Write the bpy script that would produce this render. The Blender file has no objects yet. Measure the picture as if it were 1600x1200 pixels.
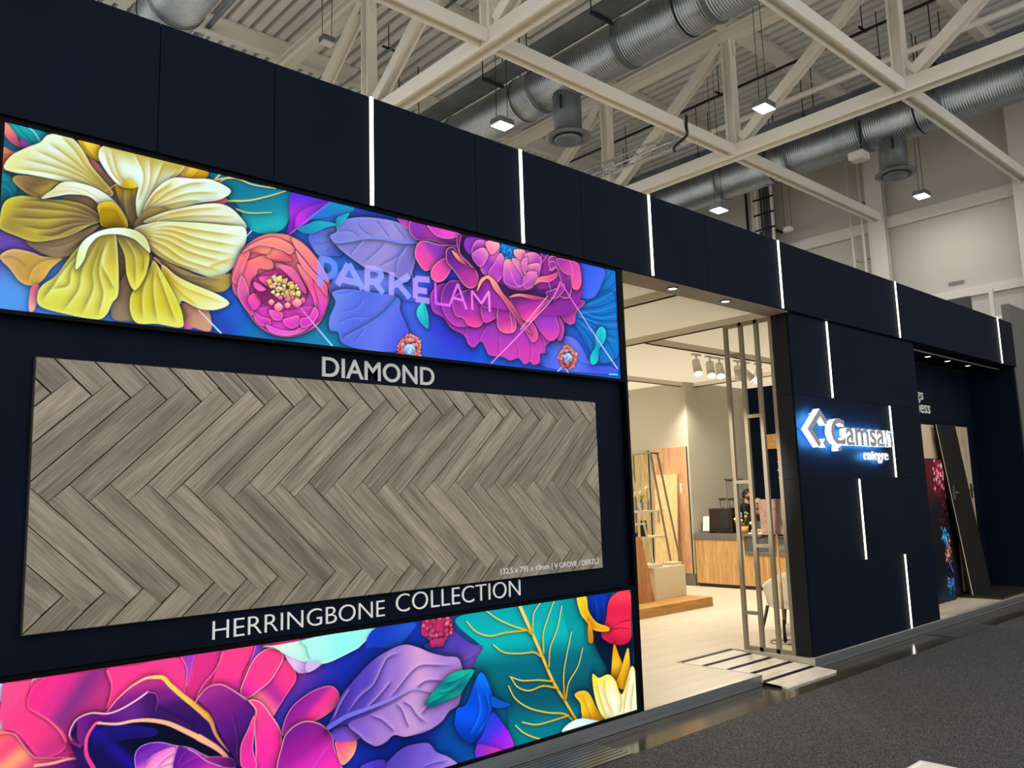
import bpy, bmesh, math, random
import numpy as np
from mathutils import Vector, Matrix

S = bpy.context.scene
COL = S.collection
PI = math.pi

def lin(h):
    c = [int(h[i:i + 2], 16) / 255 for i in (0, 2, 4)]
    return tuple(v / 12.92 if v <= .04045 else ((v + .055) / 1.055) ** 2.4 for v in c) + (1.0,)

# ------------------------------------------------------------------ camera
cam = bpy.data.cameras.new('camera')
cam_o = bpy.data.objects.new('camera', cam)
COL.objects.link(cam_o)
cam.sensor_fit = 'HORIZONTAL'; cam.sensor_width = 36.0
cam.lens = 36.0 * 1285.37 / 1600.0
cam.clip_start = .05; cam.clip_end = 200
right = (0.743024, -0.668558, -0.030752)
up = (-0.070086, -0.123425, 0.989876)
fwd = (0.665585, 0.733346, 0.138564)
cam_o.matrix_world = Matrix(((right[0], up[0], -fwd[0], 0.0), (right[1], up[1], -fwd[1], -4.18696),
                             (right[2], up[2], -fwd[2], 1.7), (0, 0, 0, 1)))
S.camera = cam_o

# ------------------------------------------------------------------ light of the hall
S.view_settings.view_transform = 'Standard'
S.view_settings.look = 'None'
S.view_settings.exposure = 0.0
S.view_settings.gamma = 1.0
S.view_settings.use_curve_mapping = False
S.cycles.use_denoising = True
S.cycles.max_bounces = 8
S.cycles.sample_clamp_indirect = 6
W = bpy.data.worlds.new('hall_air'); S.world = W; W.use_nodes = True
W.node_tree.nodes['Background'].inputs[0].default_value = (1.0, .985, .96, 1)
W.node_tree.nodes['Background'].inputs[1].default_value = 1.62

def area_lamp(loc, size, watts, col=(1, .96, .9)):
    l = bpy.data.lights.new('high_bay_light', 'AREA'); l.size = size; l.energy = watts; l.color = col
    o = bpy.data.objects.new('high_bay_light', l); o.location = loc; COL.objects.link(o)
    return o
LAMPS = [(8.82, 5.57, 8.0), (11.79, 2.42, 8.0), (14.17, 4.93, 7.5), (18.24, 2.47, 8.0)]
for x, y, z in LAMPS:
    area_lamp((x, y, z - .075), .3, 70 if x < 15 else 32)
for x in (-2.0, 4.0, 10.0, 16.0):                       # the same lamps go on over the aisle, behind the camera
    for y in (-10.0, -5.6):
        area_lamp((x, y, 8.4), .3, 70)
for x, y in ((2.6, 8.7), (6.0, 13), (12, 11), (17, 9)):
    area_lamp((x, y, 8.4), .3, 170)

# ------------------------------------------------------------------ materials
def mat(name, col, rough=.6, metal=0.0, spec=.5, emit=None, strength=1.0):
    m = bpy.data.materials.new(name); m.use_nodes = True
    b = m.node_tree.nodes['Principled BSDF']
    b.inputs['Base Color'].default_value = lin(col)
    b.inputs['Roughness'].default_value = rough
    b.inputs['Metallic'].default_value = metal
    b.inputs['Specular IOR Level'].default_value = spec
    if emit:
        b.inputs['Emission Color'].default_value = lin(emit)
        b.inputs['Emission Strength'].default_value = strength
    return m

def N(m, kind, **kw):
    n = m.node_tree.nodes.new(kind)
    for k, v in kw.items():
        if k in n.inputs:
            n.inputs[k].default_value = v
        else:
            setattr(n, k, v)
    return n

def link(m, a, ai, b, bi):
    m.node_tree.links.new(a.outputs[ai], b.inputs[bi])

def ramp(m, stops):
    r = N(m, 'ShaderNodeValToRGB')
    e = r.color_ramp.elements
    while len(e) < len(stops):
        e.new(.5)
    for i, (p, c) in enumerate(stops):
        e[i].position = p; e[i].color = lin(c)
    return r

def mottled(name, cols, scale, rough=.6, bump=0.0, bscale=None, stretch=(1, 1, 1), metal=0.0, spec=.5, detail=4):
    """procedural noise between a few colours, with an optional fine relief"""
    m = mat(name, cols[0], rough, metal, spec)
    b = m.node_tree.nodes['Principled BSDF']
    t = N(m, 'ShaderNodeTexCoord'); mp = N(m, 'ShaderNodeMapping'); mp.inputs['Scale'].default_value = stretch
    link(m, t, 'Object', mp, 0)
    n = N(m, 'ShaderNodeTexNoise', Scale=scale, Detail=detail)
    link(m, mp, 0, n, 'Vector')
    k = len(cols) - 1
    r = ramp(m, [(.3 + .4 * i / max(k, 1), c) for i, c in enumerate(cols)])
    link(m, n, 0, r, 0); link(m, r, 0, b, 'Base Color')
    if bump:
        n2 = N(m, 'ShaderNodeTexNoise', Scale=bscale or scale, Detail=3)
        link(m, mp, 0, n2, 'Vector')
        bp = N(m, 'ShaderNodeBump', Strength=bump, Distance=.01)
        link(m, n2, 0, bp, 'Height'); link(m, bp, 0, b, 'Normal')
    return m

def wood(name, cols, along='x', rough=.55, tone=.0, scale=1.0):
    """grain that runs along one local axis; each piece takes its own tone and its own stretch of the grain"""
    m = mat(name, cols[0], rough)
    b = m.node_tree.nodes['Principled BSDF']
    t = N(m, 'ShaderNodeTexCoord'); oi = N(m, 'ShaderNodeObjectInfo')
    off = N(m, 'ShaderNodeVectorMath', operation='MULTIPLY_ADD')
    cb = N(m, 'ShaderNodeCombineXYZ')
    for i in range(3):
        link(m, oi, 'Random', cb, i)
    link(m, cb, 0, off, 0); off.inputs[1].default_value = (37, 53, 71); link(m, t, 'Object', off, 2)
    def layer(sa, sc, detail, dist):
        mp = N(m, 'ShaderNodeMapping')
        mp.inputs['Scale'].default_value = {'x': (sa, sc, sc), 'y': (sc, sa, sc), 'z': (sc, sc, sa)}[along]
        link(m, off, 0, mp, 0)
        n = N(m, 'ShaderNodeTexNoise', Scale=scale, Detail=detail, Distortion=dist)
        link(m, mp, 0, n, 'Vector')
        return n
    n1 = layer(1.3, 13, 5, 1.2); n2 = layer(5, 130, 3, .2)
    r = ramp(m, [(.28 + .44 * i / (len(cols) - 1), c) for i, c in enumerate(cols)])
    link(m, n1, 0, r, 0)
    g = ramp(m, [(.3, '8c8c8c'), (.6, 'ffffff')]); link(m, n2, 0, g, 0)
    mx = N(m, 'ShaderNodeMix', data_type='RGBA', blend_type='MULTIPLY'); mx.inputs[0].default_value = .55
    link(m, r, 0, mx, 6); link(m, g, 0, mx, 7)
    hs = N(m, 'ShaderNodeHueSaturation')
    if tone:
        mr = N(m, 'ShaderNodeMapRange'); mr.inputs[3].default_value = 1 - tone; mr.inputs[4].default_value = 1 + tone
        link(m, oi, 'Random', mr, 0); link(m, mr, 0, hs, 'Value')
    link(m, mx, 2, hs, 'Color'); link(m, hs, 0, b, 'Base Color')
    return m

def printed(name, strength):
    """a backlit print: its colours are the picture's own, one colour per point of the sheet"""
    m = bpy.data.materials.new(name); m.use_nodes = True
    b = m.node_tree.nodes['Principled BSDF']
    a = N(m, 'ShaderNodeAttribute', attribute_name='ink')
    b.inputs['Base Color'].default_value = (.003, .003, .003, 1); b.inputs['Roughness'].default_value = .35; b.inputs['Specular IOR Level'].default_value = .05
    link(m, a, 'Color', b, 'Emission Color'); b.inputs['Emission Strength'].default_value = strength
    return m

M = dict(
    navy=mottled('navy_board', ['0b121e', '0d1524'], 1.5, .55, spec=.035),
    navy_dark=mat('navy_gap', '05070c', .6),
    anthracite=mat('anthracite_side', '1c1e22', .55, spec=.2),
    black=mat('black_frame', '05060a', .5, spec=.06),
    soffit=mat('taupe_soffit', '8c8076', .6),
    led=mat('led_strip_glow', 'ffffff', .4, emit='fff4e6', strength=4.5),
    led_profile=mat('led_profile', 'c8c4bc', .4),
    steel_white=mottled('cream_painted_steel', ['e2ddd2', 'e8e3d8'], .8, .5),
    deck=mottled('pale_roof_deck', ['ebebea', 'f0f0ee'], .6, .5),
    wall=mottled('pale_grey_wall', ['b0aea5', 'b8b6ad'], .25, .7),
    wall_band=mat('pale_wall_band', 'ccc9bf', .6),
    zinc=mottled('galvanised_sheet', ['8a9196', 'a4aaad', 'b4b8b9'], 3, .3, metal=.9, stretch=(1, .3, 1)),
    zinc_dark=mottled('galvanised_tray', ['5c6468', '788186'], 2, .5, metal=.7),
    duct_grey=mat('grey_air_outlet', '6d7478', .5, .4),
    dark_steel=mat('dark_steel', '24272a', .5, .6),
    cable=mat('black_cable', '141414', .6),
    lamp_on=mat('lamp_panel', 'ffffff', .4, emit='fffaf0', strength=6),
    lamp_off=mat('lamp_panel_off', 'd8d8d4', .4),
    white=mat('white_plastic', 'e6e3dc', .45),
    concrete=mottled('polished_concrete', ['34312d', '433f38', '4e493d'], 2.2, .14, bump=.03, bscale=14, spec=.5),
    carpet=mottled('grey_needle_carpet', ['2d2d2f', '4b4b4d', '757577'], 110, .95, bump=.5, bscale=140, spec=.1, detail=2),
    alu=mat('grey_aluminium_edge', '7c8084', .35, .7),
    alu_pale=mat('pale_aluminium_trim', 'c6c0b2', .4, .3),
    cream_floor=mottled('cream_laminate', ['d6cab2', 'ddd2bc', 'e2d8c4'], 3, .36, stretch=(.35, 4, 1)),
    ramp_board=mottled('pale_ramp_board', ['d8ccba', 'e8dfd0', 'cfc2ae'], 3, .4, stretch=(.6, 6, 1)),
    cream=mat('cream_fabric_ceiling', 'f2ead4', .9),
    rail=mat('ceiling_profile', 'ddd6c4', .5),
    grey_wall=mat('warm_grey_wall', 'b4ae9c', .8),
    taupe_metal=mat('taupe_metal', '968b76', .45, .2),
    cream_metal=mat('cream_metal', 'e6d6b0', .45),
    cream_box=mat('cream_box', 'ead9b4', .6),
    oak=wood('light_oak', ['b9884c', 'cda067', 'dab37c'], 'z'),
    oak_flat=wood('oak_plinth', ['b8843e', 'd09a50', 'd8a860'], 'x'),
    oak_pink=wood('rose_oak', ['b8845a', 'cf9d72', 'd8ac84'], 'z'),
    oak_grey=wood('grey_oak', ['a8925f', 'c2ac7a', 'ccb88a'], 'z'),
    birch=wood('birch', ['d9b478', 'e6c68e', 'eacd9a'], 'z'),
    walnut=wood('brown_plank_face', ['a2683a', 'bf8450', 'cc945e'], 'z'),
    rose_board=wood('rose_sample', ['c09484', 'd4aa98', 'deb8a6'], 'x'),
    beech=wood('beech_pole', ['b88a58', 'cfa06c', 'd4aa78'], 'z'),
    grey_plank=wood('grey_oak_plank', ['6d6458', '8e8475', 'a79c8b'], 'x', .5, .18),
    joint=mat('dark_joint', '2a2722', .8),
    char_oak=wood('charcoal_oak', ['121110', '1b1a19', '22201f'], 'z'),
    char_flat=wood('dark_oak_floor', ['1a1714', '26221e', '2e2a25'], 'x'),
    beige_door=mat('beige_door', 'cbb598', .5),
    oak_door=wood('washed_oak_door', ['a08a72', 'b9a48a', 'c6b298'], 'z'),
    counter_top=mat('grey_worktop', '66625a', .4),
    brown_metal=mat('dark_brown_metal', '2b2219', .4, .2),
    glass_dark=mat('dark_display_glass', '10181a', .1),
    letter_white=mat('white_lettering', 'bfbfbf', .5),
    letter_bright=mat('bright_lettering', 'ececec', .5),
    letter_face=mat('grey_letter_face', '94979c', .5),
    letter_side=mat('white_glowing_letter_side', 'ffffff', .5, emit='f2f6ff', strength=.95),
    halo=mat('blue_back_light', '2a6cff', .5, emit='52b4ff', strength=90),
    chair_shell=mat('cream_seat_shell', 'e4ddcc', .5),
    chair_leg=mat('dark_chair_leg', '241c17', .5),
    chrome=mat('chrome', 'c9c9c6', .15, 1.0),
    skin=mat('skin', 'b98468', .6), skin_dark=mat('tanned_skin', 'a8765a', .6),
    hair=mat('dark_hair', '1a1310', .6), shirt=mat('black_shirt', '0c0d10', .8), lens=mat('dark_glasses', '050505', .2),
    leaf=mat('green_leaf', '5d7a36', .6), petal=mat('white_petal', 'f0ead8', .6), petal_yellow=mat('yellow_petal', 'd9b24a', .6),
    bottle=mat('navy_bottle', '27364a', .35), glass=mat('clear_glass', 'dfe6e6', .05),
    pastry=mat('golden_pastry', 'c8975a', .7), paper=mat('white_paper', 'eeeae0', .8),
    dark_grey=mat('dark_grey_booth', '3c3d3c', .7), grey_booth=mat('grey_booth_wall', '5c5d58', .7),
)
_m = M['cream']; _b = _m.node_tree.nodes['Principled BSDF']          # the stretched fabric lets the hall's light through
_tr = N(_m, 'ShaderNodeBsdfTranslucent'); _tr.inputs[0].default_value = lin('fff2d8')
_mx = N(_m, 'ShaderNodeMixShader'); _mx.inputs[0].default_value = .55
link(_m, _b, 0, _mx, 1); link(_m, _tr, 0, _mx, 2); link(_m, _mx, 0, _m.node_tree.nodes['Material Output'], 0)
for k in ('char_oak', 'char_flat'):
    q_ = M[k].node_tree.nodes['Principled BSDF']; q_.inputs['Specular IOR Level'].default_value = .15; q_.inputs['Roughness'].default_value = .75
M['glass'].node_tree.nodes['Principled BSDF'].inputs['Transmission Weight'].default_value = .9
_zb = M['zinc'].node_tree.nodes['Principled BSDF']
_t = N(M['zinc'], 'ShaderNodeTexCoord'); _w = N(M['zinc'], 'ShaderNodeTexWave', Scale=6.5, Distortion=0.0, bands_direction='Y')
link(M['zinc'], _t, 'Object', _w, 'Vector')
_b = N(M['zinc'], 'ShaderNodeBump', Strength=.9, Distance=.02); link(M['zinc'], _w, 0, _b, 'Height'); link(M['zinc'], _b, 0, _zb, 'Normal')

# ------------------------------------------------------------------ building helpers
class MB:
    """collects simple solids and links them as one mesh object"""
    def __init__(self):
        self.b = bmesh.new()
    def box(self, x0, x1, y0, y1, z0, z1, bev=0.0):
        r = bmesh.ops.create_cube(self.b, size=1)
        v = r['verts']
        for p in v:
            p.co = ((x0 + x1) / 2 + p.co.x * (x1 - x0), (y0 + y1) / 2 + p.co.y * (y1 - y0), (z0 + z1) / 2 + p.co.z * (z1 - z0))
        if bev:
            es = list({e for p in v for e in p.link_edges})
            bmesh.ops.bevel(self.b, geom=es, offset=bev, segments=2, affect='EDGES', profile=.6)
        return self
    def frame(self, p, d):
        d = Vector(d).normalized()
        s = Vector((0, 0, 1)) if abs(d.z) < .9 else Vector((1, 0, 0))
        u = d.cross(s).normalized()
        return u, u.cross(d).normalized()
    def prof(self, p0, p1, pts):
        """extrude a closed profile (side, up) from p0 to p1"""
        p0, p1 = Vector(p0), Vector(p1)
        u, w = self.frame(p0, p1 - p0)
        a = [self.b.verts.new(p0 + u * x + w * y) for x, y in pts]
        c = [self.b.verts.new(p1 + u * x + w * y) for x, y in pts]
        n = len(pts)
        for i in range(n):
            self.b.faces.new((a[i], a[(i + 1) % n], c[(i + 1) % n], c[i]))
        self.b.faces.new(a[::-1]); self.b.faces.new(c)
        return self
    def bar(self, p0, p1, w, h=None):
        h = h or w
        return self.prof(p0, p1, [(-w / 2, -h / 2), (w / 2, -h / 2), (w / 2, h / 2), (-w / 2, h / 2)])
    def ibeam(self, p0, p1, w, h, t=.02):
        w, h = w / 2, h / 2
        return self.prof(p0, p1, [(-w, -h), (w, -h), (w, -h + t), (t / 2, -h + t), (t / 2, h - t), (w, h - t), (w, h), (-w, h), (-w, h - t), (-t / 2, h - t), (-t / 2, -h + t), (-w, -h + t)])
    def hbeam(self, p0, p1, w, h, t=.02):
        """an I section turned on its side, its web level"""
        w, h = w / 2, h / 2
        return self.prof(p0, p1, [(-w, -h), (-w + t, -h), (-w + t, -t / 2), (w - t, -t / 2), (w - t, -h), (w, -h), (w, h), (w - t, h), (w - t, t / 2), (-w + t, t / 2), (-w + t, h), (-w, h)])
    def tube(self, p0, p1, r, r2=None, n=12):
        r2 = r if r2 is None else r2
        p0, p1 = Vector(p0), Vector(p1)
        u, w = self.frame(p0, p1 - p0)
        a = []; c = []
        for i in range(n):
            k = 2 * PI * i / n
            d = u * math.cos(k) + w * math.sin(k)
            a.append(self.b.verts.new(p0 + d * r)); c.append(self.b.verts.new(p1 + d * r2))
        for i in range(n):
            f = self.b.faces.new((a[i], a[(i + 1) % n], c[(i + 1) % n], c[i])); f.smooth = n > 6
        self.b.faces.new(a[::-1]); self.b.faces.new(c)
        return self
    def path(self, pts, r, n=8):
        for a, c in zip(pts[:-1], pts[1:]):
            self.tube(a, c, r, n=n)
        return self
    def lathe(self, c, prof, n=20, axis='z'):
        rings = []
        for r, h in prof:
            ring = []
            for i in range(n):
                k = 2 * PI * i / n
                q = (r * math.cos(k), r * math.sin(k), h)
                if axis == 'y': q = (q[0], q[2], q[1])
                ring.append(self.b.verts.new((c[0] + q[0], c[1] + q[1], c[2] + q[2])))
            rings.append(ring)
        for a, d in zip(rings[:-1], rings[1:]):
            for i in range(n):
                f = self.b.faces.new((a[i], a[(i + 1) % n], d[(i + 1) % n], d[i])); f.smooth = True
        self.b.faces.new(rings[0][::-1]); self.b.faces.new(rings[-1])
        return self
    def poly(self, pts, d):
        """a flat outline given thickness along the vector d"""
        d = Vector(d)
        a = [self.b.verts.new(Vector(p)) for p in pts]; c = [self.b.verts.new(Vector(p) + d) for p in pts]
        n = len(pts)
        self.b.faces.new(a); self.b.faces.new(c[::-1])
        for i in range(n):
            self.b.faces.new((a[(i + 1) % n], a[i], c[i], c[(i + 1) % n]))
        return self
    def ball(self, c, rx, ry=None, rz=None, n=12):
        r = bmesh.ops.create_uvsphere(self.b, u_segments=n, v_segments=max(6, n // 2 + 2), radius=1)
        for p in r['verts']:
            p.co = (c[0] + p.co.x * rx, c[1] + p.co.y * (ry or rx), c[2] + p.co.z * (rz or rx))
        for f in {f for p in r['verts'] for f in p.link_faces}:
            f.smooth = True
        return self
    def mesh(self, name, m):
        bmesh.ops.recalc_face_normals(self.b, faces=self.b.faces[:])
        me = bpy.data.meshes.new(name); self.b.to_mesh(me); self.b.free()
        me.materials.append(m)
        return me
    def build(self, name, m, parent=None):
        o = bpy.data.objects.new(name, self.mesh(name, m)); COL.objects.link(o)
        if parent is not None:
            hang(o, parent)
        return o

def base(o):
    """how far the things hung on o are carried: a thing sits at its own place, a part sits at the world's origin"""
    return o.location.copy() if o.parent is None else Vector((0, 0, 0))

def hang(o, parent):
    """parent o and leave it where it stands in the world"""
    o.parent = parent
    o.matrix_parent_inverse = Matrix.Translation(-base(parent))

def tag(o, label=None, cat=None, group=None, kind=None):
    for k, v in (('label', label), ('category', cat), ('group', group), ('kind', kind)):
        if v: o[k] = v
    return o

def thing(name, loc, label, cat, group=None):
    o = bpy.data.objects.new(name, None); o.location = loc; o.empty_display_size = .1
    COL.objects.link(o)
    return tag(o, label, cat, group)

def struct(o):
    o['kind'] = 'structure'; return o

def kids(o):
    return [c for c in o.children]

def dup(root, loc, label=None):
    c = root.copy(); COL.objects.link(c); c.location = loc
    if label: c['label'] = label
    for ch in kids(root):
        k = ch.copy(); COL.objects.link(k); k.parent = c
        for g in kids(ch):
            q = g.copy(); COL.objects.link(q); q.parent = k
    return c

def bend(P, n=5):
    """a smooth line through a few points"""
    P = [Vector(p) for p in P]
    Q = [2 * P[0] - P[1]] + P + [2 * P[-1] - P[-2]]
    out = []
    for i in range(len(P) - 1):
        a, b, c, d = Q[i:i + 4]
        for k in range(n):
            t = k / n
            out.append(.5 * (2 * b + (c - a) * t + (2 * a - 5 * b + 4 * c - d) * t * t + (3 * b - a - 3 * c + d) * t ** 3))
    return out + [P[-1]]

# ------------------------------------------------------------------ printing: flat pictures painted in the plane of their sheet
def _hex(c):
    if not isinstance(c, str):
        return np.array(c, float) / 255.0
    return np.array([int(c[i:i+2], 16) for i in (0, 2, 4)], float) / 255.0

def _smooth(P, closed, n=6):
    P = np.asarray(P, float)
    if len(P) < 3:
        return P
    Q = np.vstack([P[-1:], P, P[:2]]) if closed else np.vstack([2 * P[:1] - P[1:2], P, 2 * P[-1:] - P[-2:-1]])
    m = len(P) if closed else len(P) - 1
    t = (np.arange(n) / n)[:, None]
    out = []
    for i in range(m):
        a, b, c, d = Q[i:i + 4]
        out.append(.5 * (2 * b + (c - a) * t + (2 * a - 5 * b + 4 * c - d) * t * t + (3 * b - a - 3 * c + d) * t ** 3))
    out = np.vstack(out)
    return out if closed else np.vstack([out, P[-1:]])

def _segdist(X, Z, P, closed):
    """distance, side and run (0..1) to the polyline P for the points X, Z"""
    A = P; B = np.roll(P, -1, 0)
    if not closed:
        A = P[:-1]; B = P[1:]
    best = np.full(X.shape, 1e9); side = np.zeros(X.shape); run = np.zeros(X.shape)
    ins = np.zeros(X.shape, bool); n = len(A)
    for i in range(n):
        ax, az = A[i]; bx, bz = B[i]
        dx, dz = bx - ax, bz - az
        L = dx * dx + dz * dz + 1e-9
        px, pz = X - ax, Z - az
        t = np.clip((px * dx + pz * dz) / L, 0, 1)
        ex, ez = px - t * dx, pz - t * dz
        d = ex * ex + ez * ez
        m = d < best
        best[m] = d[m]; side[m] = (dx * pz - dz * px)[m]; run[m] = (i + t[m]) / n
        if closed and az != bz:
            c = (az > Z) != (bz > Z)
            ins ^= c & (px < dx * (Z - az) / (bz - az))
    return np.sqrt(best), side, run, ins

class Canvas:
    """a flat print painted in millimetres of the display's plane"""
    def __init__(self, x0, x1, z0, z1, step):
        n = int((x1 - x0) / (step * 1.05)); t = np.linspace(0, 1, n)
        self.xs = x0 + (x1 - x0) * (.78 * t + .22 * t * t)      # finer towards the near end
        self.zs = np.linspace(z0, z1, int((z1 - z0) / step) + 1)
        self.X, self.Z = np.meshgrid(self.xs, self.zs)
        self.C = np.zeros(self.X.shape + (3,)); self.step = step; self.mask = None

    def ground(self, spots):
        W = 0; C = 0
        for x, z, c in spots:
            w = 1 / ((self.X - x) ** 2 + (self.Z - z) ** 2 + 3000.) ** 1.5
            W = W + w; C = C + w[..., None] * _hex(c)
        self.C = C / W[..., None]

    def win(self, P, m):
        i0, i1 = np.searchsorted(self.xs, [P[:, 0].min() - m, P[:, 0].max() + m])
        j0, j1 = np.searchsorted(self.zs, [P[:, 1].min() - m, P[:, 1].max() + m])
        return (slice(j0, j1), slice(i0, i1))

    def petal(self, pts, cols, axis=None, rim=None, rw=0, sh=.5, sw=14, smooth=1, edge=None, ew=20, alpha=1):
        P = _smooth(pts, True) if smooth else np.asarray(pts, float)
        s = self.win(P, sw * 3 + 4)
        X, Z = self.X[s], self.Z[s]
        self.mask = None
        if X.size == 0:
            return
        d, _, _, ins = _segdist(X, Z, P, True)
        sd = np.where(ins, -d, d)
        C = self.C[s]
        if sh:
            C *= (1 - sh * np.exp(-np.clip(sd, 0, None) / sw))[..., None]
        cs = np.array([_hex(c) for c in cols])
        if axis is not None and len(cs) > 1:
            a = np.array(axis[:2], float); b = np.array(axis[2:], float); v = b - a
            t = ((X - a[0]) * v[0] + (Z - a[1]) * v[1]) / (v @ v)
            t = np.clip(t, 0, 1) * (len(cs) - 1)
            k = np.minimum(t.astype(int), len(cs) - 2); f = t - k
            f = f * f * (3 - 2 * f)
            F = cs[k] * (1 - f[..., None]) + cs[k + 1] * f[..., None]
        else:
            F = np.broadcast_to(cs[0], C.shape).copy()
        if edge:
            e = np.exp(-d / ew)[..., None] * .9
            F = F * (1 - e) + _hex(edge) * e
        if rim:
            e = np.clip((rw - d) / self.step + .5, 0, 1)[..., None]
            F = F * (1 - e) + _hex(rim) * e
        m = np.clip(.5 - sd / self.step, 0, 1)
        self.mask = (s, m)
        m = m[..., None] * alpha
        C *= 1 - m; C += F * m

    def line(self, pts, w0, w1, col, col2=None, sh=0, clip=0, alpha=1, smooth=1, soft=0):
        P = _smooth(pts, False) if smooth else np.asarray(pts, float)
        s = self.win(P, max(w0, w1) * 3 + 20)
        X, Z = self.X[s], self.Z[s]
        if X.size == 0:
            return
        d, side, run, _ = _segdist(X, Z, P, False)
        w = (w0 + (w1 - w0) * run) * .5
        C = self.C[s]
        cm = 1.
        if clip and self.mask is not None:
            full = np.zeros(self.X.shape); full[self.mask[0]] = self.mask[1]
            cm = full[s]
        if sh:
            C *= (1 - sh * cm * np.exp(-np.clip(d - w, 0, None) / (w + 4)) * (.5 - np.sign(side) * .5 * np.clip(d / self.step, 0, 1)))[..., None]
        m = np.exp(-(d / (w + .1)) ** 2) if soft else np.clip((w - d) / self.step + .5, 0, 1)
        m = (m * cm * alpha)[..., None]
        c = _hex(col)
        if col2:
            c = c + (_hex(col2) - c) * run[..., None]
        C *= 1 - m; C += c * m

    def fold(self, pts, wid, dark, light=None, a=.8):
        """a crease: dark on one side of the line, light on the other, inside the last petal"""
        if self.mask is None:
            return
        P = _smooth(pts, False)
        s, M = self.mask
        X, Z = self.X[s], self.Z[s]
        d, side, run, _ = _segdist(X, Z, P, False)
        taper = np.clip(np.minimum(run, 1 - run) * 6, 0, 1)
        q = np.sign(side) * np.clip(d / (1.6 * self.step), 0, 1) * .5
        C = self.C[s]
        e = (a * M * taper * np.exp(-d / wid) * (.5 - q))[..., None]
        C *= 1 - e; C += _hex(dark) * e
        if light:
            e = (a * M * taper * np.exp(-d / (wid * .6)) * (.5 + q))[..., None]
            C *= 1 - e; C += _hex(light) * e

    def letters(self, lines, w, cols, axis, alpha):
        """translucent lettering: the union of straight or curved strokes"""
        allp = np.vstack([np.array(l, float) for l in lines])
        s = self.win(allp, w)
        X, Z = self.X[s], self.Z[s]
        D = np.full(X.shape, 1e9)
        for l in lines:
            P = np.asarray(l, float)
            if len(P) > 4:
                D = np.minimum(D, _segdist(X, Z, _smooth(P, False), False)[0])
                continue
            for a, b in zip(P[:-1], P[1:]):
                v = (b - a) / (np.hypot(*(b - a)) + 1e-9)
                u = (X - a[0]) * v[0] + (Z - a[1]) * v[1]
                e = np.maximum(np.abs((X - a[0]) * v[1] - (Z - a[1]) * v[0]), np.maximum(-u, u - np.hypot(*(b - a))) + w * .5)
                D = np.minimum(D, e)
        m = (np.clip((w * .5 - D) / self.step + .5, 0, 1) * alpha)[..., None]
        t = np.clip((X - axis[0]) / (axis[1] - axis[0]), 0, 1)[..., None]
        c = _hex(cols[0]) * (1 - t) + _hex(cols[1]) * t
        C = self.C[s]; C *= 1 - m; C += c * m

def paint(cv, ops):
    for o in ops:
        o = dict(o)
        getattr(cv, o.pop('k'))(**o)

def _pts(s):
    return [tuple(float(v) for v in q.split(',')) for q in s.split()]

def _col(s):
    return tuple(int(v) for v in s.split(',')) if s else None

def unpack(text):
    """one line per shape of a print: points in millimetres of the display's plane, then colours (red, green, blue) and widths"""
    ops = []
    for ln in text.strip().split('\n'):
        a = ln.split('|')
        if a[0] == 'g':
            ops.append(dict(k='ground', spots=[(v[0], v[1], v[2:]) for v in (_col(s) for s in a[1].split())]))
        elif a[0] == 'p':
            ops.append(dict(k='petal', pts=_pts(a[1]), cols=[_col(c) for c in a[2].split()], axis=[float(v) for v in a[3].split()] or None, rim=_col(a[4]), rw=float(a[5]), sh=float(a[6]), sw=float(a[7]), edge=_col(a[8]), ew=float(a[9]), smooth=float(a[10]), alpha=float(a[11])))
        elif a[0] == 'l':
            ops.append(dict(k='line', pts=_pts(a[1]), w0=float(a[2]), w1=float(a[3]), col=_col(a[4]), col2=_col(a[5]), sh=float(a[6]), clip=float(a[7]), alpha=float(a[8]), smooth=float(a[9]), soft=float(a[10])))
        elif a[0] == 'f':
            ops.append(dict(k='fold', pts=_pts(a[1]), wid=float(a[2]), dark=_col(a[3]), light=_col(a[4]), a=float(a[5])))
        else:
            ops.append(dict(k='letters', lines=[_pts(l) for l in a[1].split(' / ')], w=float(a[2]), cols=[_col(c) for c in a[3].split()], axis=[float(v) for v in a[4].split()], alpha=float(a[5])))
    return ops

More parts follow.
